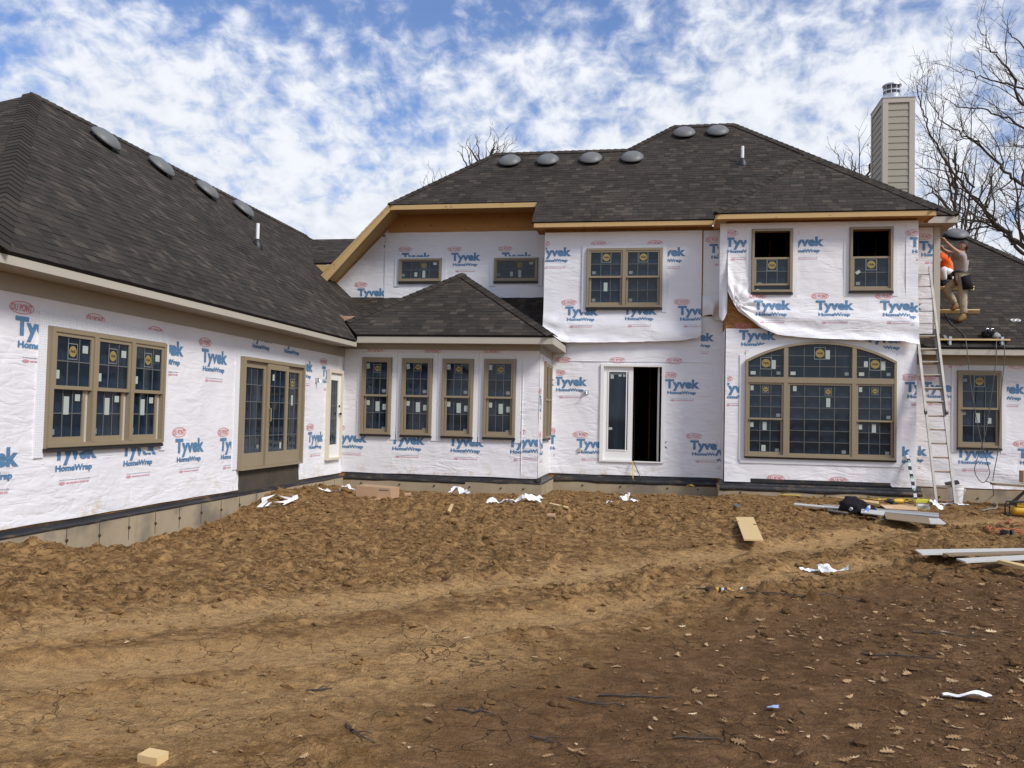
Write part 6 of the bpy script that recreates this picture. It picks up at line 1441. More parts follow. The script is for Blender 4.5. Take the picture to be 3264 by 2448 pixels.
mm = MB(); mm.obox((0.02, 0, 0.35), (0.20, 0, 0), (0, 0.12, 0), (0, 0, 0.05)); mm.build('motor_shroud', MT['yellow'], e)
mm = MB(); mm.obox((-0.13, -0.02, 0.37), (0.07, 0, 0), (0, 0.09, 0), (0, 0, 0.07)); mm.build('pump_head', MT['black'], e)
for sy_ in (-0.15, 0.15): mm = MB(); mm.tube([(-0.36, sy_, 0.02), (-0.37, sy_, 0.30), (-0.33, sy_, 0.42), (0.30, sy_, 0.44), (0.40, sy_, 0.36), (0.41, sy_, 0.02)], 0.018, 8); mm.build('roll_bar', MT['black'], e)
mm = MB(); mm.tube([(-0.33, -0.15, 0.42), (-0.33, 0.15, 0.42)], 0.018, 8); mm.tube([(-0.36, -0.15, 0.03), (-0.36, 0.15, 0.03)], 0.018, 8); mm.build('handle', MT['black'], e)
# cords and hoses
def curve_pts(pts, n=10):
    out = []
    P_ = [pts[0]]+list(pts)+[pts[-1]]
    for i in range(1, len(P_)-2):
        for k_ in range(n):
            t = k_/n; a, b, c_, d_ = P_[i-1], P_[i], P_[i+1], P_[i+2]
            out.append(0.5*((2*b)+(-a+c_)*t+(2*a-5*b+4*c_-d_)*t*t+(-a+3*b-3*c_+d_)*t**3))
    out.append(Vector(pts[-1])); return out
def gcord(cr, pts, r, name, m_, label, cat, lift=0.015, group=None):
    q = [ghit(*cr(*p)) for p in pts]; q = curve_pts(q, 8); q = [Vector((p.x, p.y, gz(p.x, p.y)+r+0.008+lift)) for p in q]
    mm = MB(); mm.tube(q, r, 7); return single(mm, name, m_, label, cat, group, smooth=True)
gcord(cG, [(-60, 145), (300, 152), (620, 130), (760, 150), (1000, 178), (1250, 205), (1500, 210), (1750, 215), (1900, 230), (2050, 250), (2110, 240), (2000, 215), (1850, 220), (1700, 235), (1600, 228), (1760, 205), (1950, 205), (2090, 235), (2000, 255), (1850, 245)], 0.011, 'extension_lead', MT['cordyellow'], 'yellow extension cord piled at the foot of the spirit level', 'cord')
gcord(cG, [(1320, 195), (1380, 165), (1460, 155), (1560, 185), (1660, 205), (1800, 180), (1850, 178), (1780, 205), (1600, 222), (1400, 205), (1330, 205)], 0.011, 'extension_lead', MT['cordyellow'], 'loop of yellow cord between the bay wall and the drill', 'cord', 0.02)
dz = at(*c6(1015, 1165), 1, YM-0.10)
q = [dz, at(*c6(1012, 1260), 1, YM-0.20), at(*c6(1020, 1330), 1, YM-0.3)]+[ghit(*c6(*t)) for t in ((1040, 1395), (985, 1412), (1030, 1390), (1100, 1388), (1140, 1400), (1220, 1412), (1280, 1395), (1400, 1420), (1450, 1400))]
q2 = [ghit(*c6(1450, 1400)), at(*c6(1500, 1375), 1, 19.9), at(*c6(1550, 1380), 1, 19.9), ghit(*c6(1582, 1425))]
mm = MB(); cc = curve_pts(q+q2[1:], 8); mm.tube([Vector((v.x, v.y, max(v.z, gz(v.x, v.y)+0.012))) for v in cc], 0.011, 7); single(mm, 'extension_lead', MT['cordyellow'], 'yellow cord running out of the french door', 'cord', smooth=True)
q = [at(*c6(1020, 1160), 1, YM-0.09), at(*c6(1050, 1230), 1, YM-0.18), at(*c6(1085, 1310), 1, YM-0.3), ghit(*c6(1130, 1392))]; mm = MB(); mm.tube(curve_pts(q, 8), 0.010, 7); single(mm, 'power_cable', MT['hose'], 'dark cable running out of the french door', 'cable', smooth=True)
gcord(cR, [(1520, 1500), (1420, 1492), (1330, 1490), (1230, 1488), (1130, 1478), (1040, 1455), (1080, 1440), (1170, 1432), (1300, 1437), (1520, 1445)], 0.008, 'extension_lead', MT['cordorange'], 'orange cord in a loop on the dirt at the right edge', 'cord')
gcord(cR, [(1520, 1410), (1380, 1400), (1280, 1370), (1180, 1300), (1250, 1290), (1350, 1270), (1270, 1245)], 0.007, 'extension_lead', mat('red_cord', (0.36, 0.07, 0.045), 0.5), 'red cord trailing from under the compressor', 'cord')
p = gpt(*cR(1292, 1495)); mm = MB()
for i in range(5): mm.obox(p+Vector(((i-2)*0.03, 0.012*(i % 2), 0.035+0.012*math.sin(i*2))), (0.022, 0.01*(i-2), 0), (-.005, 0.035, 0), (0, 0.01, 0.032))
single(mm, 'plug_block', MT['black'], 'black plug block on the orange cord', 'plug')
gcord(cR, [(815, 1010), (840, 1025), (860, 995), (960, 985), (1030, 1000), (1100, 1010), (1250, 1005), (1420, 1030), (1520, 1040)], 0.011, 'air_hose', MT['hose'], 'grey hose lying along the foundation right of the bucket', 'hose')
gcord(cR, [(1050, 1050), (1100, 1030), (1160, 1030), (1120, 1075), (1155, 1115), (1130, 1150), (1040, 1160), (960, 1175)], 0.011, 'air_hose', mat('pale_hose', (0.22, 0.24, 0.21), 0.5), 'pale curled hose end on the dirt before the compressor', 'hose')
hz = [onR(*cW(170, 985)), onR(*cW(210, 1060)), onR(*cW(290, 1200)), onR(*cW(440, 1335))]; hz = [v+Vector((0, 0, 0.03)) for v in hz]
drop = [at(*cW(468, 1420), 1, 19.93), at(*cW(490, 1630), 1, 19.90), at(*c8(1850, 460), 1, 19.95), at(*c8(1905, 760), 1, 20.0), at(*c8(1960, 960), 1, 20.05), at(*c8(1972, 1030), 1, 20.1), at(*c8(1925, 1088), 1, 20.1), at(*c8(1872, 1020), 1, 20.1), at(*c8(1880, 940), 1, 20.06), at(*c8(1940, 760), 1, 20.02), at(*c8(1985, 480), 1, 19.96), at(*c8(2018, 230), 1, 19.92), at(*cW(812, 1440), 1, 19.93), onR(*cW(830, 1370))+Vector((0, 0, .04))]
mm = MB(); mm.tube(curve_pts(hz+drop, 8), 0.009, 7); single(mm, 'air_hose', MT['hose'], 'grey hose from the workers hanging in a long loop over the window', 'hose', smooth=True)
drop = [onR(*cW(850, 1370))+Vector((0, 0, .04)), at(*cW(900, 1410), 1, 19.93), at(*cW(905, 1640), 1, 19.90), at(*c8(2050, 500), 1, 19.95), at(*c8(2035, 830), 1, 20.0), at(*c8(1998, 1050), 1, 20.1), at(*c8(2000, 1160), 1, 20.0)]+[ghit(*cR(*t))+Vector((0, 0, .02)) for t in ((1130, 1000), (1200, 1050), (1265, 1075))]
mm = MB(); mm.tube(curve_pts(drop, 8), 0.009, 7); single(mm, 'air_hose', MT['hose'], 'grey hose hanging straight down right of the window to the compressor', 'hose', smooth=True)
# ---- gear on the wing roof
def rbox(c_, hx, hs, hn):   # box aligned with the wing roof
    Sv = Vector((0, 1, 0.667)).normalized(); Nv = Vector((0, -0.667, 1)).normalized(); return c_, Vector((hx, 0, 0)), Sv*hs, Nv*hn
NR = Vector((0, -0.667, 1)).normalized()
def toe(xa, xb, py, name, label, hs, hn, stand=True):
    a = onR(*cW(xb, py)); x0 = 6.24; mm = MB(); c_ = Vector(((x0+a.x)/2, a.y, a.z))+NR*(hn+0.016); mm.obox(*rbox(c_, (a.x-x0)/2, hs, hn)); return single(mm, name, MT['palewood'], label, 'board')
toe(155, 615, 1082, 'toe_board', 'yellow toe board under the standing worker', 0.02, 0.045)
toe(155, 555, 812, 'toe_board', 'upper yellow toe board behind the standing worker', 0.02, 0.045)
a = onR(*cW(955, 1418)); b_ = onR(*cW(145, 1418)); x0 = max(6.05, b_.x); yy = a.y; zc_ = a.z+0.06
mm = MB(); mm.box(x0, yy-0.10, zc_-0.015, a.x, yy+0.09, zc_+0.022); single(mm, 'roof_plank', MT['palewood'], 'long yellow plank on roof brackets along the wing eave', 'plank')
for px, lab in ((262, 'steel roof bracket holding the plank near the ladder'), (855, 'steel roof bracket holding the plank at its right end')):
    q = onR(*cW(px, 1420)); mm = MB(); Sv = Vector((0, 1, 0.667)).normalized()
    mm.obox(q+Sv*0.10+NR*0.018, (0.03, 0, 0), Sv*0.24, NR*0.004); mm.box(q.x-0.028, q.y-0.14, zc_-0.026, q.x+0.028, q.y+0.10, zc_-0.016); mm.box(q.x-0.028, q.y-0.147, zc_-0.026, q.x+0.028, q.y-0.141, zc_+0.06); mm.obox(q+Vector((0, -0.07, -0.02)), (0.025, 0, 0), (0, 0.07, 0.004), (0, 0.0, 0.006)); mm.obox(q+Vector((0, -.12, 0.0)), (.025, 0, 0), (0, .004, 0), (0, 0, .05))
    single(mm, 'roof_bracket', MT['galv'], lab, 'bracket', 'roof brackets under the plank')
q = onR(*cW(715, 1350)); e = empty('tool_bag', q+NR*0.03, 'black bundle of tools lying behind the roof plank', 'tool bag')
bmj = bmesh.new(); bmesh.ops.create_icosphere(bmj, subdivisions=3, radius=1)
for v in bmj.verts: n_2 = 1+0.45*mnoise.noise(v.co*2.2+Vector((7, 1, 2))); v.co = Vector((v.co.x*0.13*n_2, v.co.y*0.10*n_2, v.co.z*0.085*n_2+0.05))
me_ = bpy.data.meshes.new('pouch'); bmj.to_mesh(me_); bmj.free(); me_.materials.append(MT['cloth']); inst('pouch', me_, e)
for k_ in range(5): mm = MB(); t = -0.10+k_*0.05; mm.tube([(t, -0.02, 0.06), (t+0.03, 0.03, 0.15+0.02*(k_ % 2)), (t+0.07, 0.03, 0.16)], 0.011, 6); mm.build('tool_handle', MT['galv'] if k_ % 2 else MT['black'], e)
q = onR(*cW(805, 1350)); mm = MB(); mm.lathe(q+NR*0.02, NR, [(0.10, 0), (0.09, 0.04), (0.05, 0.075), (0.01, 0.085)], 14); single(mm, 'work_cap', mat('grey_cloth', (0.28, 0.28, 0.28), 0.9), 'grey cap lying behind the roof plank', 'cap', smooth=True)
q = onR(*cW(1030, 1170)); mm = MB(); Sv = Vector((0, 1, 0.667)).normalized()
for cx_ in (-0.045, 0.05):
    ring = [q+NR*0.03+Vector((cx_+0.05*math.cos(t), 0, 0))+Sv*0.045*math.sin(t) for t in [2*math.pi*i/18 for i in range(19)]]; mm.tube(ring, 0.014, 6)
single(mm, 'tape_reel', MT['pipe'], 'white figure eight reel lying alone on the wing roof', 'reel', smooth=True)
Yc = 22.75; q = [at(*cW(*t), 1, Yc) for t in ((238, 392), (285, 450), (335, 525), (346, 655), (300, 690), (262, 640), (240, 560))]
mm = MB(); mm.prism([v+Vector((0, 0.015, 0)) for v in q], [v for v in q]); single(mm, 'siding_offcut', mat('tan_siding', (0.52, 0.38, 0.23), 0.7), 'tan siding offcut standing behind the crouching worker', 'offcut')

# ================================================================== PEOPLE
def skin(name, joints, edges, m_, parent, root=0, sub_=2):
    me_ = bpy.data.meshes.new(name); me_.from_pydata([tuple(j[0]) for j in joints], edges, []); ob = bpy.data.objects.new(name, me_); COL.objects.link(ob)
    sm = ob.modifiers.new('s', 'SKIN'); sm.use_smooth_shade = True; sm.branch_smoothing = 0.6
    for i, j in enumerate(joints):
        r_ = j[1]; r_ = r_ if isinstance(r_, tuple) else (r_, r_); me_.skin_vertices[0].data[i].radius = r_; me_.skin_vertices[0].data[i].use_root = (i == root)
    ss = ob.modifiers.new('u', 'SUBSURF'); ss.levels = sub_; ss.render_levels = sub_
    dg = bpy.context.evaluated_depsgraph_get(); me2 = bpy.data.meshes.new_from_object(ob.evaluated_get(dg)); bpy.data.objects.remove(ob); bpy.data.meshes.remove(me_)
    me2.name = name; me2.materials.clear(); me2.materials.append(m_); me2.polygons.foreach_set('use_smooth', [True]*len(me2.polygons)); return me2
def head_parts(c_, fwd, up):
    """shaped head: returns bmesh verts/faces in world orientation, plus hair"""
    fwd = fwd.normalized(); sd_ = up.cross(fwd).normalized(); up = fwd.cross(sd_).normalized()
    bm_ = bmesh.new(); bmesh.ops.create_icosphere(bm_, subdivisions=4, radius=1)
    hv_ = []; 
    for v in bm_.verts:
        x_, y_, z_ = v.co   # x forward, y side, z up
        X_, Y_, Z_ = x_*0.098, y_*0.076, z_*0.122
        if z_ < -0.2: k_ = (-0.2-z_)/0.8; Y_ *= 1-0.32*k_; X_ += 0.012*k_ if x_ > 0 else 0.03*k_
        if x_ > 0.55:
            X_ -= 0.010*math.exp(-((abs(y_)-0.36)/0.16)**2-((z_-0.06)/0.13)**2)          # eye sockets
            X_ += 0.028*math.exp(-(y_/0.12)**2-((z_+0.20)/0.15)**2)+0.012*math.exp(-(y_/0.10)**2-((z_+0.02)/0.16)**2)   # nose
            X_ += 0.007*math.exp(-(y_/0.28)**2-((z_+0.47)/0.06)**2)-0.004*math.exp(-(y_/0.3)**2-((z_+0.53)/0.03)**2)      # lips
            X_ += 0.012*math.exp(-(y_/0.25)**2-((z_+0.82)/0.12)**2)                          # chin
        if abs(y_) > 0.8 and abs(z_+0.05) < 0.28 and -0.35 < x_ < 0.1: Y_ *= 1.17          # ears
        v.co = (X_, Y_, Z_)
    vs = [c_+fwd*v.co.x+sd_*v.co.y+up*v.co.z for v in bm_.verts]; fs = [tuple(v.index for v in f.verts) for f in bm_.faces]
    hair = MB(); keep = []
    bm_.verts.ensure_lookup_table(); idx_ = {}
    def is_hair(v): 
        x_, z_ = v.co.x/0.098, v.co.z/0.122
        return z_ > 0.16+0.40*x_ or (x_ < 0.05 and z_ > -0.6+0.1*x_)
    for f in bm_.faces:
        if all(is_hair(v) for v in f.verts):
            ids = []
            for v in f.verts:
                if v.index not in idx_:
                    g_ = 1.17+0.07*mnoise.noise(v.co*60); idx_[v.index] = len(keep); keep.append(c_+fwd*v.co.x*g_+sd_*v.co.y*g_+up*v.co.z*g_)
                ids.append(idx_[v.index])
            hair.f.append(tuple(ids)); hair.m.append(0); hair.t.append(.5)
    hair.v = keep; bm_.free()
    eyes = MB()
    for s_2 in (-1, 1): eyes.lathe(c_+fwd*0.083+sd_*0.029*s_2+up*0.010, fwd, [(0.012, 0), (0.010, 0.004), (0.004, 0.007)], 10)
    mouth = MB(); mouth.obox(c_+fwd*0.092-up*0.066, fwd*0.004, sd_*0.021, up*0.0025)
    return vs, fs, hair, eyes, mouth
def hand(mm, wrist, palm_dir, nrm, s=1.0, curl=0.5):
    """palm, four unequal bent fingers and a thumb from the side of the palm"""
    pd = palm_dir.normalized(); sd_ = nrm.cross(pd).normalized(); nn_ = pd.cross(sd_).normalized()
    mm.tube([wrist-pd*0.02, wrist+pd*0.03, wrist+pd*0.075, wrist+pd*0.095], [0.026*s, 0.036*s, 0.040*s, 0.030*s], 8)
    for i, (off, l_) in enumerate(((-0.030, 0.068), (-0.010, 0.078), (0.011, 0.074), (0.030, 0.058))):
        b0 = wrist+pd*0.082+sd_*off; b1 = b0+(pd+nn_*0.25*curl)*l_*0.45; b2 = b1+(pd*(1-curl*.6)+nn_*curl)*l_*0.33; b3 = b2+(pd*(1-curl)+nn_*curl*1.2)*l_*0.25
        mm.tube([b0-pd*0.02, b0, b1, b2, b3], [0.0095, 0.0095, 0.009, 0.0082, 0.006], 6)
    t0 = wrist+pd*0.025+sd_*-0.030; t1 = t0+pd*0.025-sd_*0.028; t2 = t1+pd*0.032-sd_*0.006+nn_*0.012; mm.tube([t0, t1, t2], [0.013, 0.0115, 0.008], 6)
def add_to(me_, mm, m_idx=0):
    bm_ = bmesh.new(); bm_.from_mesh(me_); bv = [bm_.verts.new(v) for v in mm.v]
    for f in mm.f:
        try: bm_.faces.new([bv[i] for i in f]).smooth = True
        except ValueError: pass
    bm_.to_mesh(me_); bm_.free()
def folds(me_, a):
    for v in me_.vertices: c_ = v.co; v.co = c_+v.normal*a*(mnoise.noise((c_.x*9, c_.y*9, c_.z*16))+0.6*mnoise.noise((c_.x*20, c_.y*20, c_.z*30)))
def pw(x, y, Y): return at(*cW(x, y), 1, Y)
def person(base, label, J, hd, fwd, up, mats, hands, extras):
    e = empty('person', base, label, 'person'); T = Matrix.Translation(-base)
    ed = [('pelvis', 'spine'), ('spine', 'chest'), ('chest', 'neck0'), ('neck0', 'neck1')]
    for s_2 in 'NF': ed += [('chest', 'sh'+s_2), ('sh'+s_2, 'el'+s_2), ('el'+s_2, 'wr'+s_2), ('pelvis', 'hip'+s_2), ('hip'+s_2, 'kn'+s_2), ('kn'+s_2, 'an'+s_2), ('an'+s_2, 'toe'+s_2)]
    names = list(J); ix = {n_2: i for i, n_2 in enumerate(names)}
    body = skin('body', [J[n_2] for n_2 in names], [(ix[a], ix[b]) for a, b in ed], mats['skin'], e, ix['pelvis'])
    vs, fs, hair, eyes, mouth = head_parts(hd, fwd, up); mm = MB(); mm.v = vs; mm.f = fs; mm.m = [0]*len(fs); mm.t = [.5]*len(fs); add_to(body, mm)
    mm = MB()
    for s_2, (pd, nr) in hands.items(): hand(mm, J['wr'+s_2][0], pd, nr)
    add_to(body, mm); body.transform(T); inst('body', body, e)
    for nm, b_2, m_ in (('hair', hair, mats['hair']), ('eyes', eyes, MT['ink']), ('mouth', mouth, mat('lips', (0.30, 0.11, 0.09), 0.6))):
        b_2.v = [tuple(Vector(v)-base) for v in b_2.v]; b_2.build(nm, m_, e, True)
    def g(n_2, k_=1.0, add=0.0): 
        r_ = J[n_2][1]; r_ = r_ if isinstance(r_, tuple) else (r_, r_); return (J[n_2][0], tuple(x*k_+add for x in r_))
    # shirt: torso and half sleeves
    dn_ = J['pelvis'][0]+(J['pelvis'][0]-J['spine'][0])*0.65; js = [(dn_, tuple(x+0.02 for x in J['pelvis'][1])), g('spine', 1.05, 0.035), g('chest', 1.05, 0.036), g('neck0', 0.9, 0.02)]; es = [(0, 1), (1, 2), (2, 3)]
    for s_2 in 'NF':
        n_2 = len(js); m2 = J['sh'+s_2][0].lerp(J['el'+s_2][0], 0.55); js += [g('sh'+s_2, 1, 0.042), (m2, (J['el'+s_2][1]+0.045,)*2)]; es += [(2, n_2), (n_2, n_2+1)]
    me_ = skin('shirt', js, es, mats['shirt'], e, 1); folds(me_, 0.014); me_.transform(T); inst('shirt', me_, e)
    js = [(J['pelvis'][0]+(J['spine'][0]-J['pelvis'][0])*0.45, tuple(x+0.022 for x in J['pelvis'][1]))]; es = []
    for s_2 in 'NF':
        n_2 = len(js); an = J['kn'+s_2][0].lerp(J['an'+s_2][0], 0.93); js += [g('hip'+s_2, 1, 0.03), g('kn'+s_2, 1, 0.034), (an, (0.082, 0.082))]; es += [(0, n_2), (n_2, n_2+1), (n_2+1, n_2+2)]
    me_ = skin('trousers', js, es, mats['trousers'], e, 0); folds(me_, 0.016); me_.transform(T); inst('trousers', me_, e)
    for s_2 in 'NF':
        a, t_2 = J['an'+s_2][0], J['toe'+s_2][0]; d2 = (t_2-a); hl = Vector((a.x-d2.x*0.22, a.y-d2.y*0.22, t_2.z))
        me_ = skin('boot', [(a+Vector((0, 0, 0.10)), .072), (a+Vector((0, 0, -.01)), .072), (a.lerp(t_2, .5)+Vector((0, 0, -.012)), .070), (t_2+d2*0.12, .064), (hl, .066)], [(0, 1), (1, 2), (2, 3), (1, 4)], mats['boot'], e, 1, 1); me_.transform(T); inst('boot', me_, e)
    for nm, b_2, m_ in extras: b_2.v = [tuple(Vector(v)-base) for v in b_2.v]; b_2.build(nm, m_, e, True)
    return e
Yn, Yf, Ym = 20.90, 21.22, 21.06
J = {'pelvis': (pw(405, 655, Ym), (0.135, 0.155)), 'spine': (pw(408, 560, Ym), (0.115, 0.145)), 'chest': (pw(408, 455, Ym), (0.125, 0.175)), 'neck0': (pw(424, 388, Ym), (0.058, 0.065)), 'neck1': (pw(436, 345, Ym), 0.05),
     'shN': (pw(425, 408, Yn-0.03), 0.058), 'elN': (pw(322, 338, Yn-0.04), 0.043), 'wrN': (pw(228, 248, Yn), 0.029), 'shF': (pw(376, 404, Yf+0.03), 0.058), 'elF': (pw(258, 374, Yf), 0.043), 'wrF': (pw(203, 338, Yf-0.05), 0.029),
     'hipN': (pw(420, 700, Yn+0.02), 0.092), 'knN': (pw(432, 890, Yn), 0.062), 'anN': (pw(438, 1108, Yn+0.02), 0.042), 'toeN': (pw(372, 1162, Yn-0.02), 0.038),
     'hipF': (pw(385, 700, Yf-0.06), 0.092), 'knF': (pw(228, 795, Yf-0.02), 0.064), 'anF': (pw(352, 985, Yf+0.06), 0.042), 'toeF': (pw(300, 1038, Yf+0.06), 0.038)}
belt = MB(); c_ = pw(402, 622, Ym); belt.lathe(c_-Vector((0, 0, 0.045)), (0.05, 0, 1), [(0.185, 0), (0.192, 0.01), (0.190, 0.08), (0.182, 0.09)], 24)
bag = MB(); bag.obox(pw(470, 720, Yn-0.12), Vector((0.085, 0.0, 0.02)), Vector((0, 0.05, 0)), Vector((-0.02, 0, 0.15))); bag.obox(pw(500, 765, Yn-0.10), Vector((0.07, 0, 0)), Vector((0, 0.05, 0)), Vector((-0.01, 0, 0.07)))
bag2 = MB(); bag2.obox(pw(350, 700, Yn-0.12), Vector((0.03, 0, 0)), Vector((0, 0.035, 0)), Vector((-0.01, 0, 0.11)))
tools = MB(); tools.tube([pw(480, 700, Yn-0.15), pw(500, 650, Yn-0.15)], 0.014, 6); tools.tube([pw(455, 700, Yn-0.15), pw(450, 640, Yn-0.15)], 0.011, 6)
tp = MB(); tp.lathe(pw(540, 800, Yn-0.1), (0, 1, 0), [(0.03, -0.02), (0.032, 0), (0.03, 0.02)], 12)
mats1 = {'skin': MT['skin'], 'hair': MT['hair'], 'shirt': MT['tee'], 'trousers': MT['khaki'], 'boot': MT['leather']}
person(onR(*cW(410, 1170)), 'worker in grey shirt and khaki trousers reaching up on the wing roof', J, pw(440, 306, Ym-0.01), Vector((-1, -0.25, 0.12)), Vector((0.15, 0, 1)), mats1,
       {'N': (Vector((-0.7, 0, 0.7)), Vector((-0.7, 0, -0.6))), 'F': (Vector((-0.6, 0, 0.75)), Vector((-0.7, 0, -0.5)))},
       [('tool_belt', belt, MT['black']), ('tool_pouch', bag, MT['cloth']), ('tool_pouch', bag2, mat('brown_leather', (0.07, 0.035, 0.025), 0.7)), ('hammer_handle', tools, MT['black']), ('tape_measure', tp, mat('lime_case', (0.65, 0.68, 0.25), 0.4))])
Y2 = 22.25; base2 = onR(*cW(215, 775))
K = {'pelvis': (pw(262, 610, Y2+0.08), (0.13, 0.15)), 'spine': (pw(238, 530, Y2+0.06), (0.12, 0.14)), 'chest': (pw(200, 450, Y2), (0.13, 0.17)), 'neck0': (pw(165, 385, Y2), (0.058, 0.06)), 'neck1': (pw(148, 350, Y2), 0.05),
     'shN': (pw(190, 418, Y2-0.2), 0.058), 'elN': (pw(145, 500, Y2-0.25), 0.043), 'wrN': (pw(85, 470, Y2-0.2), 0.029), 'shF': (pw(180, 410, Y2+0.2), 0.058), 'elF': (pw(120, 480, Y2+0.2), 0.043), 'wrF': (pw(85, 440, Y2+0.1), 0.029),
     'hipN': (pw(255, 620, Y2-0.06), 0.09), 'knN': (pw(196, 570, Y2-0.28), 0.064), 'anN': (pw(218, 715, Y2-0.2), 0.045), 'toeN': (pw(185, 755, Y2-0.25), 0.04),
     'hipF': (pw(245, 615, Y2+0.18), 0.09), 'knF': (pw(175, 560, Y2+0.12), 0.064), 'anF': (pw(190, 700, Y2+0.15), 0.045), 'toeF': (pw(160, 730, Y2+0.12), 0.04)}
bag = MB(); bag.obox(pw(268, 640, Y2-0.13), Vector((0.05, 0, 0)), Vector((0, 0.05, 0)), Vector((-0.02, 0, 0.10)))
mats2 = {'skin': MT['skin'], 'hair': MT['hair'], 'shirt': MT['orange'], 'trousers': MT['whitecotton'], 'boot': MT['cloth']}
person(base2, 'worker in orange shirt and white trousers crouching behind the corner board', K, pw(118, 315, Y2), Vector((-1, 0, -0.1)), Vector((-0.2, 0, 1)), mats2,
       {'N': (Vector((-1, 0, 0.2)), Vector((0, 0, -1))), 'F': (Vector((-1, 0, 0.3)), Vector((0, 0, -1)))}, [('tool_pouch', bag, MT['cloth'])])

# ================================================================== TREES
def grow(mt_, mc_, pts, r0, r1, rnd, level, maxlev, dens, upb=0.25, lenk=0.55, rmin=0.007):
    """add one limb and let it branch"""
    L = sum((pts[i+1]-pts[i]).length for i in range(len(pts)-1)); n_ = len(pts)
    rad = [r0+(r1-r0)*i/(n_-1) for i in range(n_)]
    (mt_ if level == 0 else mc_).tube(pts, rad, 6 if level == 0 else (4 if level == 1 else 3), cap=False)
    if level >= maxlev: return
    cum = [0.0]
    for i in range(n_-1): cum.append(cum[-1]+(pts[i+1]-pts[i]).length)
    s_2 = L*(0.12 if level == 0 else 0.2)
    while s_2 < L:
        i = max(k_ for k_ in range(n_-1) if cum[k_] <= s_2+1e-6); t = (s_2-cum[i])/max(1e-6, cum[i+1]-cum[i]); p_ = pts[i].lerp(pts[i+1], t); d_2 = (pts[i+1]-pts[i]).normalized()
        ax_ = Vector((rnd.gauss(0, 1), rnd.gauss(0, 1), rnd.gauss(0, 1))); ax_ = (ax_-d_2*ax_.dot(d_2)).normalized()
        an = R(rnd.uniform(28, 62)); nd = (d_2*math.cos(an)+ax_*math.sin(an)+Vector((0, 0, upb))).normalized()
        rr = (rad[i]+(rad[i+1]-rad[i])*t)
        ln_ = max(0.35, L*lenk*(1-0.55*s_2/L)*rnd.uniform(0.45, 1.0)); ln_ = min(ln_, 60*rr+0.6)
        ns = max(3, int(ln_/0.28)); q = p_.copy(); cp = [q.copy()]; dd = nd.copy()
        for k_ in range(ns):
            dd = (dd+Vector((rnd.gauss(0, .16), rnd.gauss(0, .16), rnd.gauss(0.03, .13)))).normalized(); q = q+dd*ln_/ns; cp.append(q.copy())
        grow(mt_, mc_, cp, max(rmin, rr*0.55), rmin*0.7, rnd, level+1, maxlev, dens, upb, lenk, rmin)
        s_2 += dens[level]*rnd.uniform(0.6, 1.4)
def tree(base, limbs, label, seed, maxlev=3, dens=(0.55, 0.42, 0.30), group='bare trees behind the house', rmin=0.007):
    e = empty('bare_tree', base, label, 'tree', group); rnd = random.Random(seed); a, b = MB(), MB()
    for pts, r0, r1, lev in limbs:
        pp = curve_pts(pts, 5); pp = [p_+Vector((rnd.gauss(0, 1), rnd.gauss(0, 1), rnd.gauss(0, 1)))*0.04 for p_ in pp]
        if lev < 0:
            n_ = len(pp); a.tube(pp, [r0+(r1-r0)*i/(n_-1) for i in range(n_)], 10)
        else: grow(a, b, pp, r0, r1, rnd, lev, maxlev, dens, rmin=rmin)
    for m_ in (a, b): m_.v = [tuple(Vector(v)-Vector(base)) for v in m_.v]
    a.build('trunk', MT['bark'], e, True); b.build('crown', MT['bark'], e)
    return e
def T10(*q, Y=33.0, sw=0.0): return [at(*c10(x, y), 1, Y+sw*i) for i, (x, y) in enumerate(q)]
def T9(*q, Y=33.0): return [at(*c9(x, y), 1, Y) for x, y in q]
tb = at(*cD(2430, 900), 1, 33.0); tb = Vector((tb.x, 33.0, GB-0.1)); fork = at(*cD(2380, 640), 1, 33.0); fork2 = at(*cD(2370, 430), 1, 33.2); fork3 = at(*cD(2340, 230), 1, 33.2)
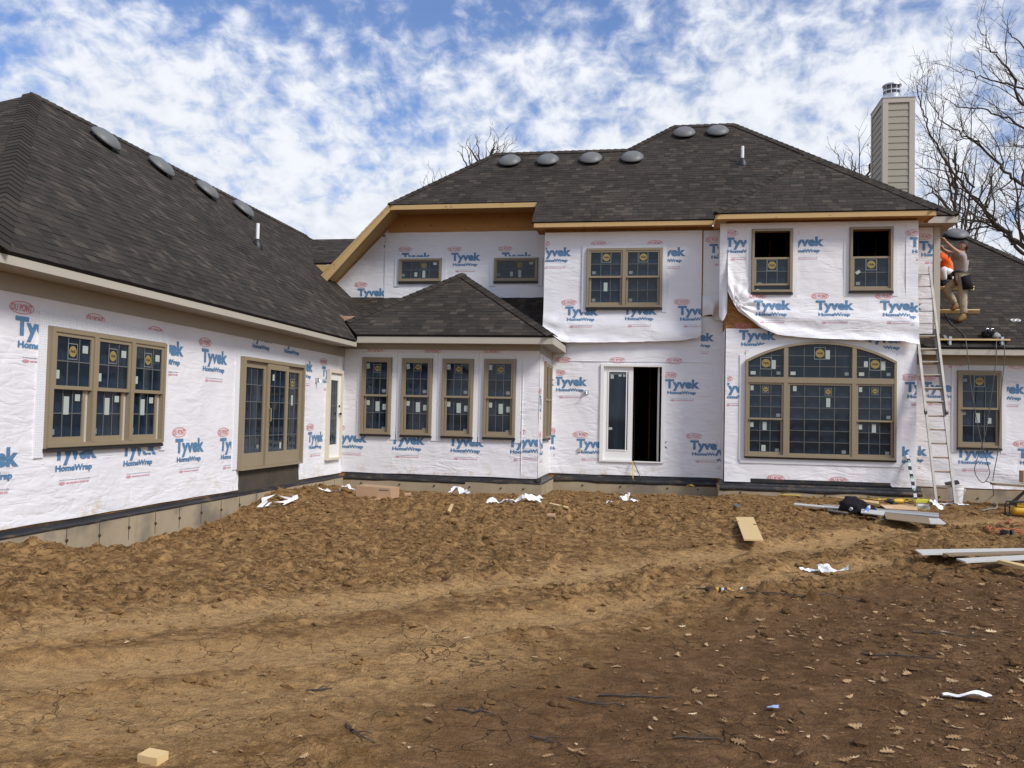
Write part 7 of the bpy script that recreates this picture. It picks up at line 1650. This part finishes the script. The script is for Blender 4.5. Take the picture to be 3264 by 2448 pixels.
limbs = [([tb, at(*cD(2415, 800), 1, 33), fork, fork2, fork3, at(*cD(2300, 20), 1, 33)], 0.34, 0.08, -1),
         ([fork]+T9((1675, 560), (1480, 380), (1250, 200))+T10((1100, 1640), (850, 1350), (640, 1020), (560, 800), (540, 640), sw=-0.25), 0.094, 0.010, 0),
         ([fork]+T9((1675, 640), (1500, 480), (1330, 310), (1190, 237), (1010, 232), (820, 236), Y=33.6), 0.076, 0.014, 0),
         (T9((1400, 330), (1150, 70), Y=33.2)+T10((1060, 1560), (900, 1440), (700, 1345), (520, 1245), Y=33.0, sw=0.2), 0.054, 0.009, 0),
         (T10((980, 1500), (860, 1480), (700, 1440), (600, 1480), (480, 1560), Y=33.4), 0.037, 0.006, 0),
         (T10((950, 1420), (830, 1250), (760, 1180), (700, 1060), (690, 920), Y=33.2, sw=-.2), 0.037, 0.006, 0),
         (T10((690, 1570), (690, 1400), (685, 1200), (660, 1000), Y=36), 0.025, 0.006, 0),
         ([fork2]+T10((1337, 1400), (1200, 1300), (1050, 1130), (880, 1010), (700, 900), (610, 730), Y=32.6, sw=-.2), 0.067, 0.008, 0),
         (T10((1000, 1080), (930, 1050), (800, 1060), (680, 1130), (560, 1140), Y=32.2), 0.026, 0.005, 0),
         ([fork2]+T10((1337, 980), (1100, 860), (850, 800), (690, 715), Y=33.0, sw=.3), 0.054, 0.006, 0),
         ([fork3]+T10((1337, 800), (1250, 560), (1130, 430), (1050, 320), (980, 170), Y=33, sw=-.3), 0.059, 0.006, 0),
         ([fork3]+T10((1337, 680), (1080, 590), (900, 545), (660, 480), Y=32.5), 0.045, 0.006, 0),
         ([fork3]+T10((1337, 380), (1230, 230), (1160, 120), Y=33.5), 0.037, 0.005, 0),
         ([fork]+T10((1337, 1610), (1250, 1500), (1120, 1430), (1000, 1300), Y=34), 0.031, 0.005, 0)]
tree(tb, limbs, 'big bare tree with long arching limbs right of the chimney', 5, dens=(0.46, 0.36, 0.24), rmin=0.0055)
def upright(x, y, hgt, seed, label, spread=0.35, n=9, rmin=0.010):
    rnd = random.Random(seed); b = Vector((x, y, GB-0.1)); top = b+Vector((rnd.uniform(-.3, .3), 0, hgt)); L_ = [([b, b.lerp(top, .35), b.lerp(top, .7), top], hgt*0.009, 0.014, 0)]
    for i in range(n):
        t = rnd.uniform(0.40, 0.92); p_ = b.lerp(top, t); an = rnd.uniform(0, 6.28); r_ = hgt*spread*rnd.uniform(0.5, 1)*(1-t*0.5); q = p_+Vector((math.cos(an)*r_, math.sin(an)*r_, hgt*(1-t)*rnd.uniform(0.6, 0.98))); L_.append(([p_, p_.lerp(q, .4)+Vector((0, 0, -0.1)), p_.lerp(q, .75), q], hgt*0.005, 0.010, 0))
    return tree(b, L_, label, seed, 2, (0.9, 0.6, 0.4), rmin=rmin)
def treetop(px, py, Y, seed, label, **k):
    t = at(*cD(px, py), 1, Y); return upright(t.x, Y, t.z-GB, seed, label, **k)
treetop(1052, 300, 48, 11, 'bare tree top showing above the lower left ridge', spread=0.20, n=26, rmin=0.012)
treetop(936, 374, 50, 12, 'small bare tree tip left of the main roof slope', spread=0.10, n=5)
treetop(1862, 292, 44, 13, 'thin bare tree just left of the chimney', spread=0.20, n=8)
treetop(2075, 300, 46, 14, 'thin bare tree between the chimney and the big tree', spread=0.2, n=9)
# twigs lying about
rt = random.Random(9); GT = 'twigs lying on the dirt'
LT = ['slanting twig on bare clay right of the pine block', 'forked twig at the left edge of the dark dirt', 'twig on dark dirt left of the blue wrapper', 'longest twig, lying level under the grey siding boards', 'short twig among the leaves before the blue wrapper', 'twig nearest the camera on the dark dirt', 'dark twig among the leaves above the white paper strip', 'shortest twig low on the dark dirt edge', 'thin twig at the right on leafy dark dirt', 'tiny twig alone on the pale packed clay']
for i, (x, y, ang, l_) in enumerate(((775, 1595, -0.75, 0.30), (1030, 1545, 0.1, 0.22), (1370, 1510, 0.06, 0.42), (1760, 1297, 0.0, 1.2), (1290, 1525, -0.2, 0.35), (1510, 1600, 0.2, 0.26), (1940, 1420, 0.05, 0.5), (1180, 1605, -0.4, 0.2), (2060, 1375, 0.1, 0.6), (690, 1480, 0.3, 0.15))):
    p = ghit(*cD(x, y)); q = []
    for k_ in range(6):
        t = (k_/5-0.5)*l_; a = ang+0.25*mnoise.noise((k_*0.7, i, 2)); X_, Y_ = p.x+t*math.cos(a), p.y+t*math.sin(a)*1.0+0.05*l_*mnoise.noise((k_*.9, i, 7)); q.append(Vector((X_, Y_, gz(X_, Y_)+0.012)))
    mm = MB(); mm.tube(q, [0.006, 0.006, 0.005, 0.005, 0.004, 0.003], 5); m2 = q[2]; mm.tube([m2, m2+Vector((0.04*math.cos(ang+.7), 0.04*math.sin(ang+.7), 0.01)), m2+Vector((0.09*math.cos(ang+.6), 0.09*math.sin(ang+.6), 0.006))], [0.004, 0.003, 0.002], 4)
    single(mm, 'twig', MT['bark'], LT[i], 'twig', GT)
